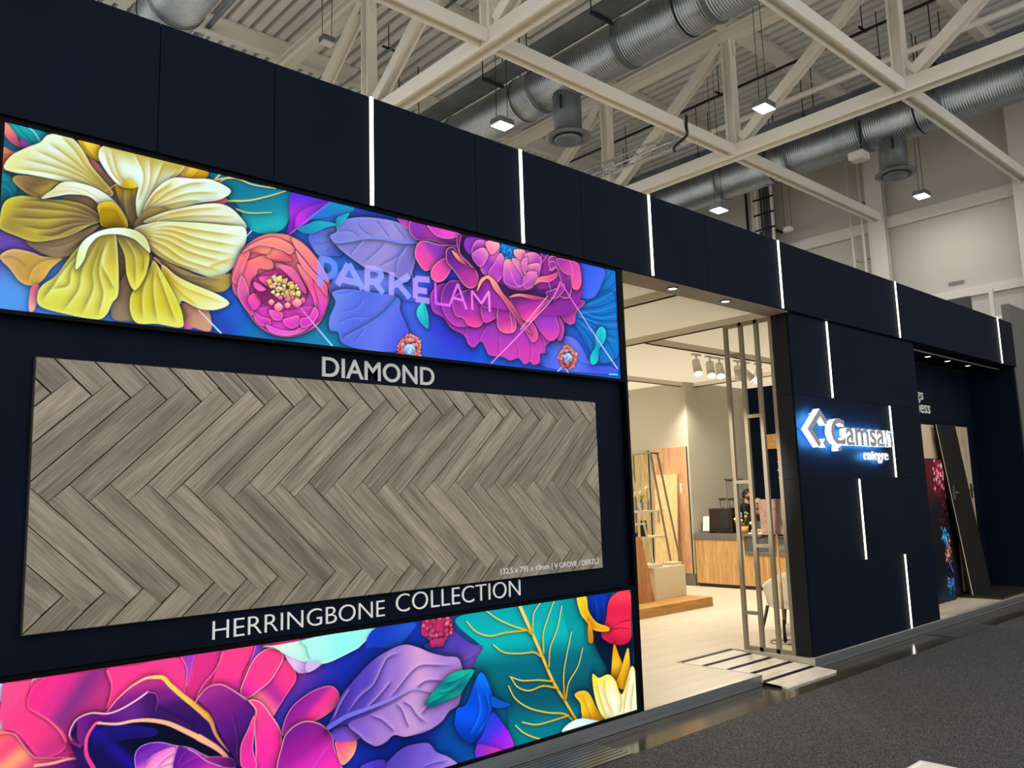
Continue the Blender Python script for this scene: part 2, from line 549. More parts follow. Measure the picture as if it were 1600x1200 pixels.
ART_UPPER = """
g|769,2689,90,154,224 743,2898,106,90,176 931,2653,74,128,216 1719,2648,42,72,168 1796,2771,42,98,200 1951,2629,26,114,176 2197,3343,42,90,192 2345,3451,58,122,224 1703,3472,16,100,140 717,3438,26,106,144 746,3175,24,98,124 2239,2649,31,127,168 2455,2610,31,127,168 2692,3528,42,74,176 2837,2886,74,104,216 3333,2952,56,56,200 3691,2735,32,96,216 4768,2811,42,98,208 4941,3507,26,120,200 4834,3763,42,80,200
p|715,3493 790,3502 878,3484 885,3434 838,3405 786,3417 746,3446|42,176,184 18,128,140|731 3493 855 3410||0|.3|11.6||20|1|1
l|790,3500 822,3478 849,3440|5.8|5.8|143,224,224||0|0|1|1|0
l|740,3495 775,3465 829,3413|3.6|3.6|10,96,112||0|0|1|1|1
p|700,3493 728,3471 755,3434 772,3390 736,3398 703,3434|240,144,124 176,80,112|707 3485 761 3390||0|.4|11.6||20|1|1
p|768,3432 811,3414 855,3410 813,3373 778,3389|138,74,152|||0|.3|10.9||20|1|1
p|694,3366 738,3361 779,3364 755,3335 741,3293 700,3253|216,132,92 168,88,76|696 3361 757 3297||0|.3|11.6||20|1|1
f|699,3342 730,3343 767,3356|4.6|106,58,48|240,176,128|.8
f|700,3313 727,3320 752,3328|4.4|106,58,48||.8
p|695,3237 735,3240 762,3198 757,3127 725,3100 702,3105|28,128,144 18,90,112|702 3233 741 3114||0|.3|10.9||20|1|1
f|698,3183 730,3171 749,3125|5.4|10,64,80|58,176,184|.8
f|697,3212 728,3210 754,3176|4.6|10,64,80|58,176,184|.8
p|1646,3499 1761,3508 1941,3504 2130,3493 2121,3327 2062,3243 1944,3208 1859,3242 1822,3335 1716,3405|15,112,136 12,128,152 40,180,188|1879 3528 2006 3224||0|.45|14.6||20|1|1
l|1681,3453 1796,3493 1904,3480 2041,3492|10.5|5.8|232,216,136||.35|1|1|1|0
l|1752,3352 1881,3384 2003,3439 2098,3489|10.4|5.8|232,208,112||.35|0|1|1|0
l|1811,3318 1882,3312 2017,3344|9.7|4.8|232,200,80||.35|0|1|1|0
l|1670,3435 1714,3493|10.1|7.8|240,220,160||0|0|1|1|0
l|1704,3443 1772,3499|7.2|6|224,192,96||0|0|1|1|0
p|2130,3488 2223,3500 2400,3492 2358,3461 2250,3354 2113,3227 2125,3328|90,56,208 168,56,216 106,48,176|2157 3484 2197 3268||0|.4|15.8||20|1|1
p|2158,3297 2183,3378 2290,3452 2365,3471 2263,3357 2184,3290|200,60,224 122,56,200|2171 3300 2345 3464||0|.25|16.4||20|1|1
p|2237,3351 2400,3405 2543,3469 2529,3532 2400,3492 2345,3451|40,116,208 32,144,192|2263 3382 2514 3515||0|.2|16.9||20|1|1
l|2113,3227 2386,3489|7.6|8.9|200,120,232|122,106,232|0|0|1|1|0
p|1494,3489 1557,3507 1646,3493 1638,3454 1570,3418 1499,3431|244,216,96 200,148,32|1535 3499 1592 3427||0|.4|13.4||20|1|1
f|1515,3437 1541,3489 1551,3506|5.8|160,108,16||.8
f|1559,3425 1590,3473 1607,3492|5.6|160,108,16||.8
p|1472,3432 1536,3437 1570,3422 1494,3407|240,144,128|||0|0|13.5||20|1|1
p|1616,3310 1694,3359 1754,3364 1740,3334 1650,3308|232,120,120|||0|.2|14.5||20|1|1
p|1013,3499 1097,3501 1128,3439 1110,3408 1036,3436|240,216,80 192,152,32|1050 3501 1110 3410||0|.4|12.1||20|1|1
f|1031,3496 1051,3459 1100,3419|5.9|138,106,24|255,240,160|.8
p|1004,3499 1034,3433 1111,3389 1172,3265 1154,3239 1074,3348 1025,3420|154,90,112 184,128,88|1013 3491 1163 3252||0|.3|11.6||20|1|1
p|707,2969 807,2949 988,2984 963,2939 844,2877 710,2892|106,80,168|||0|.3|11.6||20|1|1
p|712,2853 759,2897 834,2897 890,2885 973,2900 924,2839 891,2776 850,2740 799,2749 755,2803|200,160,112 184,152,80 208,168,80|728 2856 883 2765||0|.5|11.6|224,200,144|7.7|1|1
f|964,2896 862,2840 824,2746|7.6|128,96,58|232,208,144|.8
f|712,2851 769,2863 838,2817|5.1|128,96,58||.8
p|842,2729 875,2744 863,2634 838,2626|216,120,152 240,176,168|859 2731 846 2632||0|.3|10.8||20|1|1
p|1521,2750 1607,2739 1667,2731 1681,2625 1588,2630 1534,2645|176,128,112 200,152,128|1532 2746 1664 2630||0|.4|13.3||20|1|1
p|1533,2669 1588,2630 1545,2622|208,112,160|||0|0|12.7||20|1|1
p|973,3353 1112,3357 1328,3357 1540,3272 1653,3136 1548,2936 1345,2795 1271,2636 1133,2763 1038,2850 919,2931 957,3080|130,106,77 115,90,77 106,76,72|1228 3365 1250 2675||0|0|12.6||20|1|1
p|746,3222 768,3252 861,3265 958,3275 915,3233 874,3166 840,3161 788,3184|151,126,93 128,102,69 189,165,77|768 3240 874 3169||0|.5|10.9|204,189,93|5.4|1|1
f|777,3232 837,3226 905,3253|7.3|106,80,64||.8
f|787,3204 839,3186 865,3182|5.4|106,80,64||.8
p|815,2951 987,3004 1121,3089 1068,3010 1017,2923 947,2893 877,2901|130,110,93 151,133,100|833 2934 1050 3017||0|.4|11.6||20|1|1
f|1103,3069 988,2964 893,2926|8.1|96,72,56|173,157,108|.8
f|1113,3050 1033,2972 964,2903|8.1|96,72,56||.8
p|704,3032 720,3114 781,3155 874,3162 980,3176 1062,3168 1134,3118 1075,3072 987,3004 858,2951 773,2962 706,2986|189,181,69 151,137,69 173,157,62 106,88,72|748 3145 961 2989||0|.5|11.6|219,212,100|6.7|1|1
f|1130,3112 1026,3147 910,3152 790,3135|14.8|94,76,58|207,199,108|.95
f|1130,3109 1018,3124 894,3113 750,3091|14.8|94,76,58|207,199,108|.95
f|1130,3104 1010,3097 870,3062 736,3043|14.1|94,76,58|207,199,108|.95
f|1130,3101 1011,3071 898,3017 787,3010|13.5|94,76,58|207,199,108|.95
f|1121,3094 1021,3053 934,2994 856,2979|14.1|94,76,58|207,199,108|.95
p|708,3273 734,3337 795,3394 849,3435 878,3479 931,3499 986,3492 1033,3446 1073,3379 1122,3326 1177,3266 1154,3239 1040,3263 931,3268 818,3266 751,3261|219,224,156 226,242,222 211,212,139 145,130,62|738 3343 1154 3250||0|.5|12.3|234,242,214|7.2|1|1
f|1163,3252 1065,3345 987,3441 931,3489|13.1|158,130,42|230,251,247|.95
f|1158,3251 1056,3333 953,3401 875,3442|12.5|158,130,42|230,251,247|.95
f|1154,3248 1047,3320 927,3362 821,3391|13.1|158,130,42|230,251,247|.95
f|1149,3243 1039,3302 911,3327 773,3332|13.9|158,130,42|230,251,247|.95
f|1140,3241 1031,3279 895,3292 741,3278|13.1|158,130,42|230,251,247|.95
p|1185,3306 1229,3311 1289,3323 1311,3254 1303,3175 1256,3098 1225,3153 1207,3230|173,151,46 115,98,69 130,114,62|1229 3316 1266 3103||0|.4|12.7||20|1|1
f|1229,3309 1232,3225 1255,3111|10.6|90,72,56|189,173,93|.8
f|1269,3318 1271,3234 1274,3147|8.5|90,72,56||.8
p|1107,3423 1117,3486 1183,3512 1263,3511 1385,3503 1519,3500 1495,3441 1431,3369 1376,3302 1332,3215 1302,3153 1286,3237 1294,3321 1269,3312 1212,3305 1160,3346|211,212,124 224,246,238 228,248,236 181,165,69|1274 3147 1323 3511||0|.5|12.7|236,244,226|7.4|1|1
f|1269,3315 1198,3358 1155,3498|14.1|170,137,38|240,255,248|.92
f|1291,3238 1317,3387 1263,3506|14.8|170,137,38|240,255,248|.92
f|1302,3197 1348,3362 1344,3500|14.2|170,137,38|240,255,248|.92
f|1305,3176 1369,3345 1417,3500|14.8|170,137,38|240,255,248|.92
f|1229,3311 1169,3361 1127,3469|14.1|170,137,38|240,255,248|.92
f|1305,3165 1390,3327 1492,3465|14.2|170,137,38|240,255,248|.92
p|1212,3307 1238,3346 1268,3351 1291,3323 1259,3305|189,157,38 219,197,62|1229 3311 1268 3348||0|.2|12.7||20|1|1
p|1323,3191 1353,3283 1410,3366 1474,3415 1569,3433 1669,3452 1776,3417 1719,3352 1605,3307 1487,3247 1379,3197|158,141,62 219,220,156 223,244,238 219,240,226|1323 3191 1716 3428||0|.5|14.1|236,244,226|8.2|1|1
f|1328,3197 1422,3313 1537,3397 1647,3435|13.8|162,133,36|240,255,248|.95
f|1328,3194 1433,3282 1560,3356 1716,3393|13.8|162,133,36|240,255,248|.95
f|1333,3193 1434,3259 1539,3306 1627,3328|13.8|162,133,36|240,255,248|.95
f|1322,3201 1371,3301 1462,3390|14|162,133,36|240,255,248|.95
p|1275,3105 1332,3204 1414,3238 1499,3212 1607,3218 1458,3142 1336,3090|130,114,85 158,141,85 189,173,85|1285 3107 1542 3204||0|.4|13.9||20|1|1
p|1324,3142 1414,3210 1498,3251 1605,3298 1720,3328 1802,3304 1871,3224 1766,3214 1608,3193 1457,3170|173,153,77 211,200,108 228,238,214 219,232,210|1324 3136 1835 3266||0|.5|13.9|234,242,214|7|1|1
f|1334,3147 1456,3220 1573,3268 1741,3317|12.7|170,135,31|230,251,247|.92
f|1334,3141 1478,3202 1618,3243 1800,3276|12.7|170,135,31|230,251,247|.92
f|1344,3141 1489,3184 1652,3216 1824,3240|13.5|170,135,31|230,251,247|.92
p|1285,3101 1375,3152 1457,3173 1608,3198 1766,3216 1857,3223 1867,3152 1827,3051 1795,2987 1705,2911 1614,2922 1527,2941 1442,2960 1364,3008 1318,3068|145,130,69 204,197,100 221,236,189 230,248,232|1295 3103 1815 3051||0|.5|14|234,244,226|9.3|1|1
f|1305,3100 1458,3153 1608,3161 1848,3174|17|170,137,34|238,255,246|.95
f|1311,3095 1458,3131 1609,3116 1843,3115|17|170,137,34|238,255,246|.95
f|1316,3091 1459,3103 1600,3069 1815,3062|16.2|170,137,34|238,255,246|.95
f|1321,3081 1449,3074 1579,3031 1792,3012|16.9|170,137,34|238,255,246|.95
f|1326,3071 1440,3039 1547,2986 1747,2958|17|170,137,34|238,255,246|.95
f|1337,3052 1420,3002 1505,2962 1635,2939|16.9|170,137,34|238,255,246|.95
f|1657,2966 1701,2996 1803,3049|13.3|189,157,46|234,236,181|.92
p|866,3162 907,3213 958,3266 1040,3276 1115,3262 1193,3216 1247,3142 1241,3095 1196,3131 1128,3178 1070,3218 988,3211 926,3186|204,200,131 230,242,226 224,238,218 189,181,100|874 3174 1236 3107||0|.5|12.1|238,248,243|5|1|1
f|941,3242 1031,3253 1117,3220 1226,3126|7.2|166,157,85|255,255,255|.6
f|908,3203 996,3234 1098,3210 1206,3138|7.1|166,157,85|255,255,255|.6
p|1112,3187 1179,3215 1229,3160 1248,3097 1141,3080 1120,3131|211,181,38 189,149,23 158,130,23|1136 3203 1227 3095||0|.5|12.7|226,212,93|5.3|1|1
p|1128,3159 1185,3166 1211,3134 1217,3095 1145,3084|166,133,23 128,102,15|1157 3155 1197 3094||0|.3|11.6||20|1|1
p|1380,2973 1506,2938 1658,2907 1784,2950 1781,2881 1715,2837 1582,2861 1443,2916|120,102,77 145,126,93 173,153,85|1401 2966 1749 2878||0|.45|13.3||20|1|1
f|1401,2966 1549,2903 1759,2914|10|90,72,56|181,165,100|.8
f|1422,2948 1550,2881 1715,2862|8.4|90,72,56||.8
p|1328,3018 1359,2991 1434,2884 1510,2754 1533,2669 1290,2628 1194,2637 1208,2774|130,110,85 120,96,80 143,126,104|1338 3009 1290 2639||0|.4|13.3||20|1|1
p|1422,2937 1496,2892 1582,2861 1716,2825 1779,2784 1706,2740 1618,2735 1531,2765 1513,2745 1445,2831|189,165,54 223,220,124 230,236,189|1422 2926 1728 2761||0|.5|13.8|234,240,197|8.1|1|1
f|1433,2928 1529,2844 1750,2787|9.9|166,137,31|239,244,197|.8
f|1433,2906 1509,2819 1618,2746|9.5|166,137,31||.8
p|1277,2753 1362,2905 1383,2952 1434,2882 1510,2751 1536,2670 1526,2623 1410,2628 1300,2627|173,153,62 211,200,77 204,197,62 219,220,108|1381 2940 1390 2630||0|.45|13.2|226,228,124|7.7|1|1
f|1386,2930 1335,2793 1339,2634|14.7|130,114,46|230,232,140|.92
f|1389,2931 1385,2801 1410,2632|14.1|130,114,46|230,232,140|.92
f|1394,2921 1447,2788 1502,2644|14.2|130,114,46|230,232,140|.92
p|1199,3057 1277,3062 1338,3009 1360,2969 1343,2867 1295,2785 1256,2853 1241,2959|130,114,77 189,177,69 223,216,93|1257 3058 1295 2798||0|.5|12.1|226,228,124|6.1|1|1
f|1238,3043 1290,2957 1300,2798|9.5|112,96,40|234,236,156|.8
f|1257,3047 1329,2975 1332,2868|7.7|112,96,40||.8
p|869,2682 884,2743 942,2802 985,2880 1035,2963 1087,3014 1160,3055 1199,3046 1220,2776 1193,2707 1167,2642 1120,2615 975,2627 888,2645|166,151,69 204,197,77 219,220,108 207,208,85|1105 3028 957 2637||0|.5|12.7|230,236,148|8.5|1|1
f|1124,3021 1056,2853 1042,2749 975,2629|15.4|130,118,54|232,238,164|.92
f|1143,3025 1102,2861 1105,2759 1056,2619|16.1|130,118,54|232,238,164|.92
f|1171,3030 1137,2909 1178,2822 1204,2773|16.2|130,118,54|232,238,164|.92
f|1087,2993 1011,2846 996,2762 901,2728|15.4|130,118,54|232,238,164|.92
f|1161,3039 1129,2866 1152,2745 1129,2624|16.2|130,118,54|232,238,164|.92
f|1052,2955 967,2818 935,2753 887,2667|16|130,118,54|232,238,164|.92
p|1025,2848 1038,2961 1091,3033 1179,3082 1276,3094 1339,3061 1364,2990 1328,3015 1277,3049 1199,3055 1123,3029 1079,2969 1056,2892|219,232,156 232,246,247 226,242,230 204,212,139|1037 2870 1348 3021||0|.45|12.6|239,250,247|4.2|1|1
p|1789,2932 1805,3008 1851,3104 1947,3191 2054,3228 2157,3225 2233,3190 2310,3117 2373,3026 2388,2942 2358,2822 2311,2738 2235,2680 2132,2641 2038,2641 1953,2675 1897,2728 1842,2807 1801,2854|232,136,120 216,104,136 192,76,176 208,76,208|2054 3226 2081 2635||0|.55|15|240,144,156|7.5|1|1
f|1819,2950 1845,3042 1933,3154 2069,3208|9.8|138,52,88|248,168,144|.75
f|1851,3064 1947,3136 2040,3160 2143,3116|9.8|138,52,88|248,168,144|.75
f|2142,3194 2203,3127 2280,3076 2334,2998|10|138,52,88|248,168,144|.75
f|2172,3185 2264,3095 2350,2994 2358,2908|9.8|138,52,88|248,168,144|.75
f|2069,3208 2157,3183 2233,3082 2326,2997|10|138,52,88|248,168,144|.75
p|1843,2948 1852,3016 1907,3053 1983,3087 2027,3047 2013,3010 1942,3005 1929,2968 1895,2922 1882,2853 1847,2901|240,128,124 232,96,168|1948 3074 1875 2859||0|.5|8.4|248,160,168|5.6|1|1
p|1983,3086 2026,3140 2084,3130 2143,3088 2070,3068 2019,3073|240,144,128 216,96,120|2040 3139 2084 3071||0|.45|9.1||20|1|1
p|1878,3116 1947,3143 2015,3142 1983,3094 1913,3095 1858,3065|240,144,128 216,112,120|1947 3143 1913 3075||0|.4|8.4||20|1|1
p|2173,3072 2280,3011 2350,2907 2327,2818 2296,2807 2272,2896 2219,2973|240,136,144 240,96,168 224,80,192|2234 3047 2303 2815||0|.5|8.4|255,168,184|5.6|1|1
p|2280,2990 2342,2985 2373,2911 2350,2821 2303,2758 2311,2866|232,104,152 216,76,200|2311 2988 2334 2777||0|.4|9||20|1|1
p|1917,2777 1987,2794 2029,2827 2175,2819 2280,2833 2296,2772 2235,2694 2117,2653 2009,2668 1932,2719|200,64,176 224,80,208|2094 2815 2095 2657||0|.3|9|240,112,224|7.5|1|1
f|1932,2739 2009,2722 2087,2738|6.5|138,32,128|248,120,232|.8
f|2087,2704 2146,2691 2190,2730|7|138,32,128|248,120,232|.8
f|1946,2727 2009,2681 2095,2671 2235,2715|7.1|138,32,128|248,120,232|.8
f|2205,2691 2265,2754 2296,2814|7.5|138,32,128|248,120,232|.8
f|2175,2763 2197,2731 2161,2685|7.5|138,32,128|248,120,232|.8
p|1793,2913 1812,2996 1851,3091 1889,3087 1866,3019 1843,2948 1827,2898|232,120,128 208,104,136|1817 3064 1820 2910||0|.5|7|248,168,184|4.9|1|1
p|1844,3079 1899,3137 2004,3195 2083,3197 2158,3161 2128,3120 2084,3133 2015,3142 1947,3137 1892,3108|244,148,136 224,120,128|1982 3191 1983 3101||0|.5|7.5|248,168,184|5.3|1|1
p|2142,3221 2233,3183 2310,3110 2375,3012 2358,2995 2280,3051 2218,3112 2161,3166|240,144,136 232,112,144|2172 3214 2358 3002||0|.5|8.1|248,168,184|5.7|1|1
p|2161,3151 2218,3101 2280,3040 2358,2981 2366,2910 2326,2947 2272,3003 2203,3063|240,140,140 224,100,152|2173 3143 2358 2923||0|.5|7|248,168,184|4.9|1|1
p|2045,3053 2114,3048 2174,3001 2223,2945 2234,2905 2204,2893 2159,2936 2100,2982 2060,3000|240,144,160 208,96,160|2070 3054 2219 2903||0|.5|7.5|248,168,184|5.3|1|1
p|1911,2763 1959,2736 2009,2729 2009,2688 1953,2688 1918,2724|224,88,184 200,64,192|1952 2769 1960 2682||0|.5|6.9|248,168,184|4.8|1|1
p|2005,2776 2030,2731 2080,2731 2087,2769 2051,2782|240,96,184 208,72,200|2044 2781 2051 2727||0|.5|7.5|248,168,184|5.3|1|1
p|2087,2732 2131,2754 2182,2771 2197,2731 2153,2693 2109,2700|232,88,192 200,64,200|2138 2759 2146 2694||0|.5|7|248,168,184|4.9|1|1
p|1988,2696 2073,2675 2161,2682 2235,2729 2243,2702 2131,2648 2023,2652|216,72,200 224,96,216|2095 2705 2095 2644||0|.5|7.5|248,168,184|5.2|1|1
p|2197,2752 2250,2776 2284,2834 2311,2795 2265,2726 2205,2704|224,80,192 200,60,192|2250 2822 2243 2716||0|.5|7.5|248,168,184|5.3|1|1
p|1888,2867 1867,2925 1840,2947 1821,2857 1856,2782 1911,2736 1903,2802|216,104,160 184,72,168|1833 2913 1897 2748||0|.5|7|248,168,184|4.9|1|1
p|1882,2826 1909,2860 1947,2856 1955,2810 1921,2766 1890,2794|240,96,168 224,72,184|1916 2858 1921 2768||0|.5|8.4||20|1|1
p|1908,2931 1956,2973 2006,3002 2114,3027 2204,2978 2234,2905 2175,2819 2058,2796 1979,2813 1937,2848|176,60,136 122,42,96 168,64,144|2006 2995 2116 2811||0|.5|9||20|1|1
f|1943,2957 2006,2981 2070,3005|7.9|90,28,72|240,128,176|.8
f|1950,2938 2014,2927 2056,2975|8.4|90,28,72|240,128,176|.8
f|2114,3034 2174,2987 2211,2915|9|90,28,72|240,128,176|.8
p|1946,2958 2006,2974 2056,3003 2028,2943 2007,2912 1957,2932|232,104,168 192,72,136|1957 2959 2021 2921||0|.4|8.4||20|1|1
p|1922,2927 1986,2895 1951,2877 1916,2898|224,112,184|||0|.4|8.4||20|1|1
p|2055,3045 2143,3046 2204,2978 2234,2912 2204,2914 2129,2987|232,120,168 200,88,152|2070 3040 2219 2917||0|.4|9||20|1|1
p|2117,2892 2114,2880 2102,2881 2093,2888 2102,2898 2113,2902|240,220,112 224,184,120|2107 2903 2107 2873||0|.4|3.5||20|1|1
p|2118,2905 2115,2892 2101,2893 2092,2901 2101,2912 2114,2917|253,250,224 224,184,120|2107 2918 2107 2885||0|.4|3.5||20|1|1
p|2110,2964 2107,2954 2097,2954 2090,2960 2097,2969 2107,2973|236,192,96 224,184,120|2101 2974 2101 2948||0|.4|3.5||20|1|1
p|2070,2873 2065,2858 2050,2859 2039,2869 2050,2881 2065,2887|253,250,224 224,184,120|2056 2888 2057 2849||0|.4|3.5||20|1|1
p|2162,2839 2157,2824 2141,2826 2130,2835 2141,2848 2157,2854|240,144,168 216,88,136|2148 2855 2148 2815||0|.4|3.5||20|1|1
p|2108,2934 2105,2923 2094,2924 2086,2930 2094,2939 2105,2944|253,250,224 224,184,120|2099 2944 2099 2917||0|.4|3.8||20|1|1
p|2191,2871 2187,2857 2172,2858 2162,2867 2172,2879 2187,2884|252,208,184 216,88,136|2178 2885 2178 2849||0|.4|3.5||20|1|1
p|2119,2879 2116,2868 2105,2869 2098,2876 2105,2885 2116,2889|236,192,96 224,184,120|2110 2889 2110 2862||0|.4|3.5||20|1|1
p|2108,2913 2105,2902 2094,2903 2086,2910 2094,2918 2105,2923|253,250,224 224,184,120|2098 2923 2098 2896||0|.4|3.8||20|1|1
p|2133,2943 2130,2931 2117,2932 2109,2939 2117,2949 2129,2954|236,192,96 224,184,120|2122 2954 2123 2924||0|.4|3.6||20|1|1
p|2107,2869 2104,2859 2094,2860 2087,2866 2094,2875 2104,2879|240,144,168 216,88,136|2098 2879 2099 2854||0|.4|3.5||20|1|1
p|2106,2919 2104,2910 2095,2911 2089,2916 2095,2923 2104,2927|253,250,224 224,184,120|2099 2927 2099 2906||0|.4|3.5||20|1|1
p|2023,2931 2019,2917 2005,2918 1995,2926 2005,2938 2019,2944|240,220,112 224,184,120|2011 2945 2011 2909||0|.4|3.5||20|1|1
p|2148,2904 2145,2892 2133,2893 2124,2900 2133,2910 2145,2915|240,220,112 224,184,120|2138 2916 2138 2885||0|.4|3.8||20|1|1
p|2047,2950 2045,2940 2035,2941 2028,2947 2035,2955 2044,2959|248,244,200 224,184,120|2039 2960 2039 2935||0|.4|3.3||20|1|1
p|2092,2947 2088,2934 2075,2935 2065,2943 2075,2954 2088,2959|253,250,224 224,184,120|2080 2960 2081 2926||0|.4|3.5||20|1|1
p|2125,2899 2123,2889 2112,2890 2105,2896 2112,2905 2122,2909|236,192,96 224,184,120|2116 2909 2117 2883||0|.4|3.5||20|1|1
p|2063,2936 2060,2925 2049,2926 2041,2933 2049,2942 2060,2946|240,220,112 224,184,120|2054 2947 2054 2919||0|.4|3.5||20|1|1
p|2107,2903 2103,2892 2092,2893 2084,2900 2092,2909 2103,2913|248,240,160 224,184,120|2097 2914 2097 2885||0|.4|3.5||20|1|1
p|2177,2940 2173,2925 2158,2926 2147,2935 2157,2947 2173,2953|253,250,224 224,184,120|2164 2954 2164 2917||0|.4|3.5||20|1|1
p|2165,2898 2160,2882 2143,2883 2131,2893 2143,2907 2160,2914|248,244,200 224,184,120|2150 2915 2150 2872||0|.4|3.5||20|1|1
p|2153,2951 2149,2937 2134,2938 2124,2946 2134,2958 2149,2964|248,240,160 224,184,120|2141 2965 2141 2929||0|.4|3.8||20|1|1
p|2107,2886 2103,2874 2091,2876 2082,2883 2091,2893 2103,2898|240,220,112 224,184,120|2096 2898 2096 2868||0|.4|3.5||20|1|1
p|2127,2857 2124,2848 2114,2848 2107,2854 2114,2862 2124,2866|252,208,184 216,88,136|2118 2866 2119 2842||0|.4|3.5||20|1|1
p|2122,2907 2120,2897 2110,2898 2103,2904 2110,2912 2119,2915|253,250,224 224,184,120|2114 2916 2114 2891||0|.4|3.5||20|1|1
p|2186,2898 2183,2886 2170,2887 2161,2895 2170,2905 2182,2909|240,220,112 224,184,120|2175 2910 2175 2879||0|.4|3.8||20|1|1
p|2072,2903 2069,2895 2061,2895 2054,2901 2060,2908 2069,2911|248,240,160 224,184,120|2064 2912 2064 2890||0|.4|3.5||20|1|1
p|2083,2965 2078,2948 2061,2949 2049,2959 2061,2973 2078,2980|236,192,96 224,184,120|2068 2981 2068 2938||0|.4|3.8||20|1|1
p|2181,2886 2178,2876 2167,2877 2159,2883 2167,2892 2177,2896|248,240,160 224,184,120|2171 2897 2171 2870||0|.4|3.8||20|1|1
p|2178,2867 2174,2852 2159,2854 2147,2863 2158,2875 2174,2881|240,144,168 216,88,136|2165 2882 2165 2844||0|.4|3.5||20|1|1
p|2072,2936 2069,2926 2059,2927 2052,2933 2059,2941 2069,2945|248,244,200 224,184,120|2063 2946 2063 2921||0|.4|3.5||20|1|1
p|2096,2907 2093,2895 2081,2896 2072,2904 2081,2913 2093,2918|240,220,112 224,184,120|2086 2919 2086 2889||0|.4|3.5||20|1|1
p|2052,2951 2049,2941 2039,2942 2032,2948 2039,2956 2049,2960|240,220,112 224,184,120|2043 2961 2043 2935||0|.4|3.5||20|1|1
p|2156,2896 2153,2886 2142,2887 2135,2893 2142,2901 2153,2905|240,220,112 224,184,120|2147 2906 2147 2880||0|.4|3.5||20|1|1
p|2097,2951 2094,2940 2084,2941 2076,2948 2083,2956 2094,2960|253,250,224 224,184,120|2088 2961 2088 2934||0|.4|3.8||20|1|1
p|2218,2872 2214,2858 2201,2860 2191,2868 2201,2879 2214,2884|252,208,184 216,88,136|2206 2885 2207 2851||0|.4|3.8||20|1|1
p|2041,2886 2037,2872 2023,2874 2013,2882 2023,2893 2037,2899|248,240,160 224,184,120|2029 2900 2029 2865||0|.4|3.3||20|1|1
p|2079,2914 2077,2904 2066,2905 2059,2911 2066,2919 2076,2923|236,192,96 224,184,120|2071 2924 2071 2898||0|.4|3.5||20|1|1
p|2175,2937 2171,2926 2160,2927 2152,2934 2160,2943 2171,2947|248,244,200 224,184,120|2165 2948 2165 2919||0|.4|3.5||20|1|1
p|2114,2959 2109,2944 2094,2945 2083,2954 2094,2967 2109,2973|236,192,96 224,184,120|2100 2974 2101 2935||0|.4|3.5||20|1|1
p|2157,2845 2152,2830 2137,2832 2125,2841 2136,2854 2152,2859|240,144,168 216,88,136|2143 2860 2143 2822||0|.4|3.5||20|1|1
p|2186,2927 2184,2918 2174,2919 2168,2925 2174,2932 2183,2935|253,250,224 224,184,120|2178 2936 2178 2913||0|.4|3.5||20|1|1
p|2183,2910 2180,2901 2172,2902 2165,2907 2172,2914 2180,2918|236,192,96 224,184,120|2175 2918 2175 2896||0|.4|3.6||20|1|1
p|2206,2847 2202,2833 2187,2834 2177,2843 2187,2854 2202,2860|248,176,176 216,88,136|2193 2861 2194 2825||0|.4|3.8||20|1|1
p|2150,2943 2147,2930 2134,2931 2125,2939 2134,2949 2146,2954|248,244,200 224,184,120|2139 2955 2139 2923||0|.4|3.8||20|1|1
p|2074,2979 2072,2969 2061,2970 2054,2976 2061,2984 2071,2988|248,240,160 224,184,120|2066 2989 2066 2963||0|.4|3.8||20|1|1
p|2127,2886 2123,2873 2109,2874 2099,2882 2109,2893 2123,2898|253,250,224 224,184,120|2115 2899 2115 2865||0|.4|3.8||20|1|1
p|2201,2856 2196,2841 2181,2842 2169,2852 2180,2864 2196,2870|248,176,176 216,88,136|2187 2871 2187 2832||0|.4|3.5||20|1|1
p|2002,2946 1999,2936 1989,2937 1982,2943 1989,2951 1999,2955|236,192,96 224,184,120|1993 2956 1993 2931||0|.4|3.8||20|1|1
p|2084,2860 2080,2846 2065,2847 2054,2856 2065,2868 2080,2874|240,144,168 216,88,136|2071 2875 2072 2837||0|.4|3.5||20|1|1
p|2153,2923 2151,2914 2141,2915 2135,2920 2141,2928 2150,2931|236,192,96 224,184,120|2145 2932 2145 2909||0|.4|3.8||20|1|1
p|2179,2867 2176,2856 2165,2857 2157,2864 2165,2872 2176,2876|248,176,176 216,88,136|2170 2877 2170 2850||0|.4|3.5||20|1|1
p|2136,2903 2131,2887 2115,2888 2103,2898 2115,2911 2131,2918|248,240,160 224,184,120|2121 2918 2122 2878||0|.4|3.8||20|1|1
p|2103,2876 2100,2868 2091,2868 2085,2874 2091,2881 2100,2884|236,192,96 224,184,120|2095 2885 2095 2863||0|.4|3.5||20|1|1
p|2074,2910 2069,2893 2052,2895 2040,2905 2052,2918 2069,2925|248,244,200 224,184,120|2059 2926 2060 2884||0|.4|3.5||20|1|1
p|2138,2863 2133,2846 2116,2848 2104,2858 2116,2872 2133,2878|248,176,176 216,88,136|2123 2879 2123 2837||0|.4|3.5||20|1|1
p|2217,2863 2212,2848 2196,2849 2185,2859 2196,2871 2212,2877|240,144,168 216,88,136|2203 2878 2203 2839||0|.4|3.8||20|1|1
p|2043,2925 2039,2909 2023,2911 2012,2920 2023,2933 2038,2939|248,244,200 224,184,120|2029 2940 2030 2901||0|.4|3.5||20|1|1
p|2211,2867 2208,2857 2198,2858 2190,2864 2198,2872 2208,2876|240,144,168 216,88,136|2202 2877 2202 2851||0|.4|3.5||20|1|1
p|2161,2919 2158,2910 2148,2911 2142,2917 2148,2924 2158,2928|236,192,96 224,184,120|2152 2928 2153 2905||0|.4|3.5||20|1|1
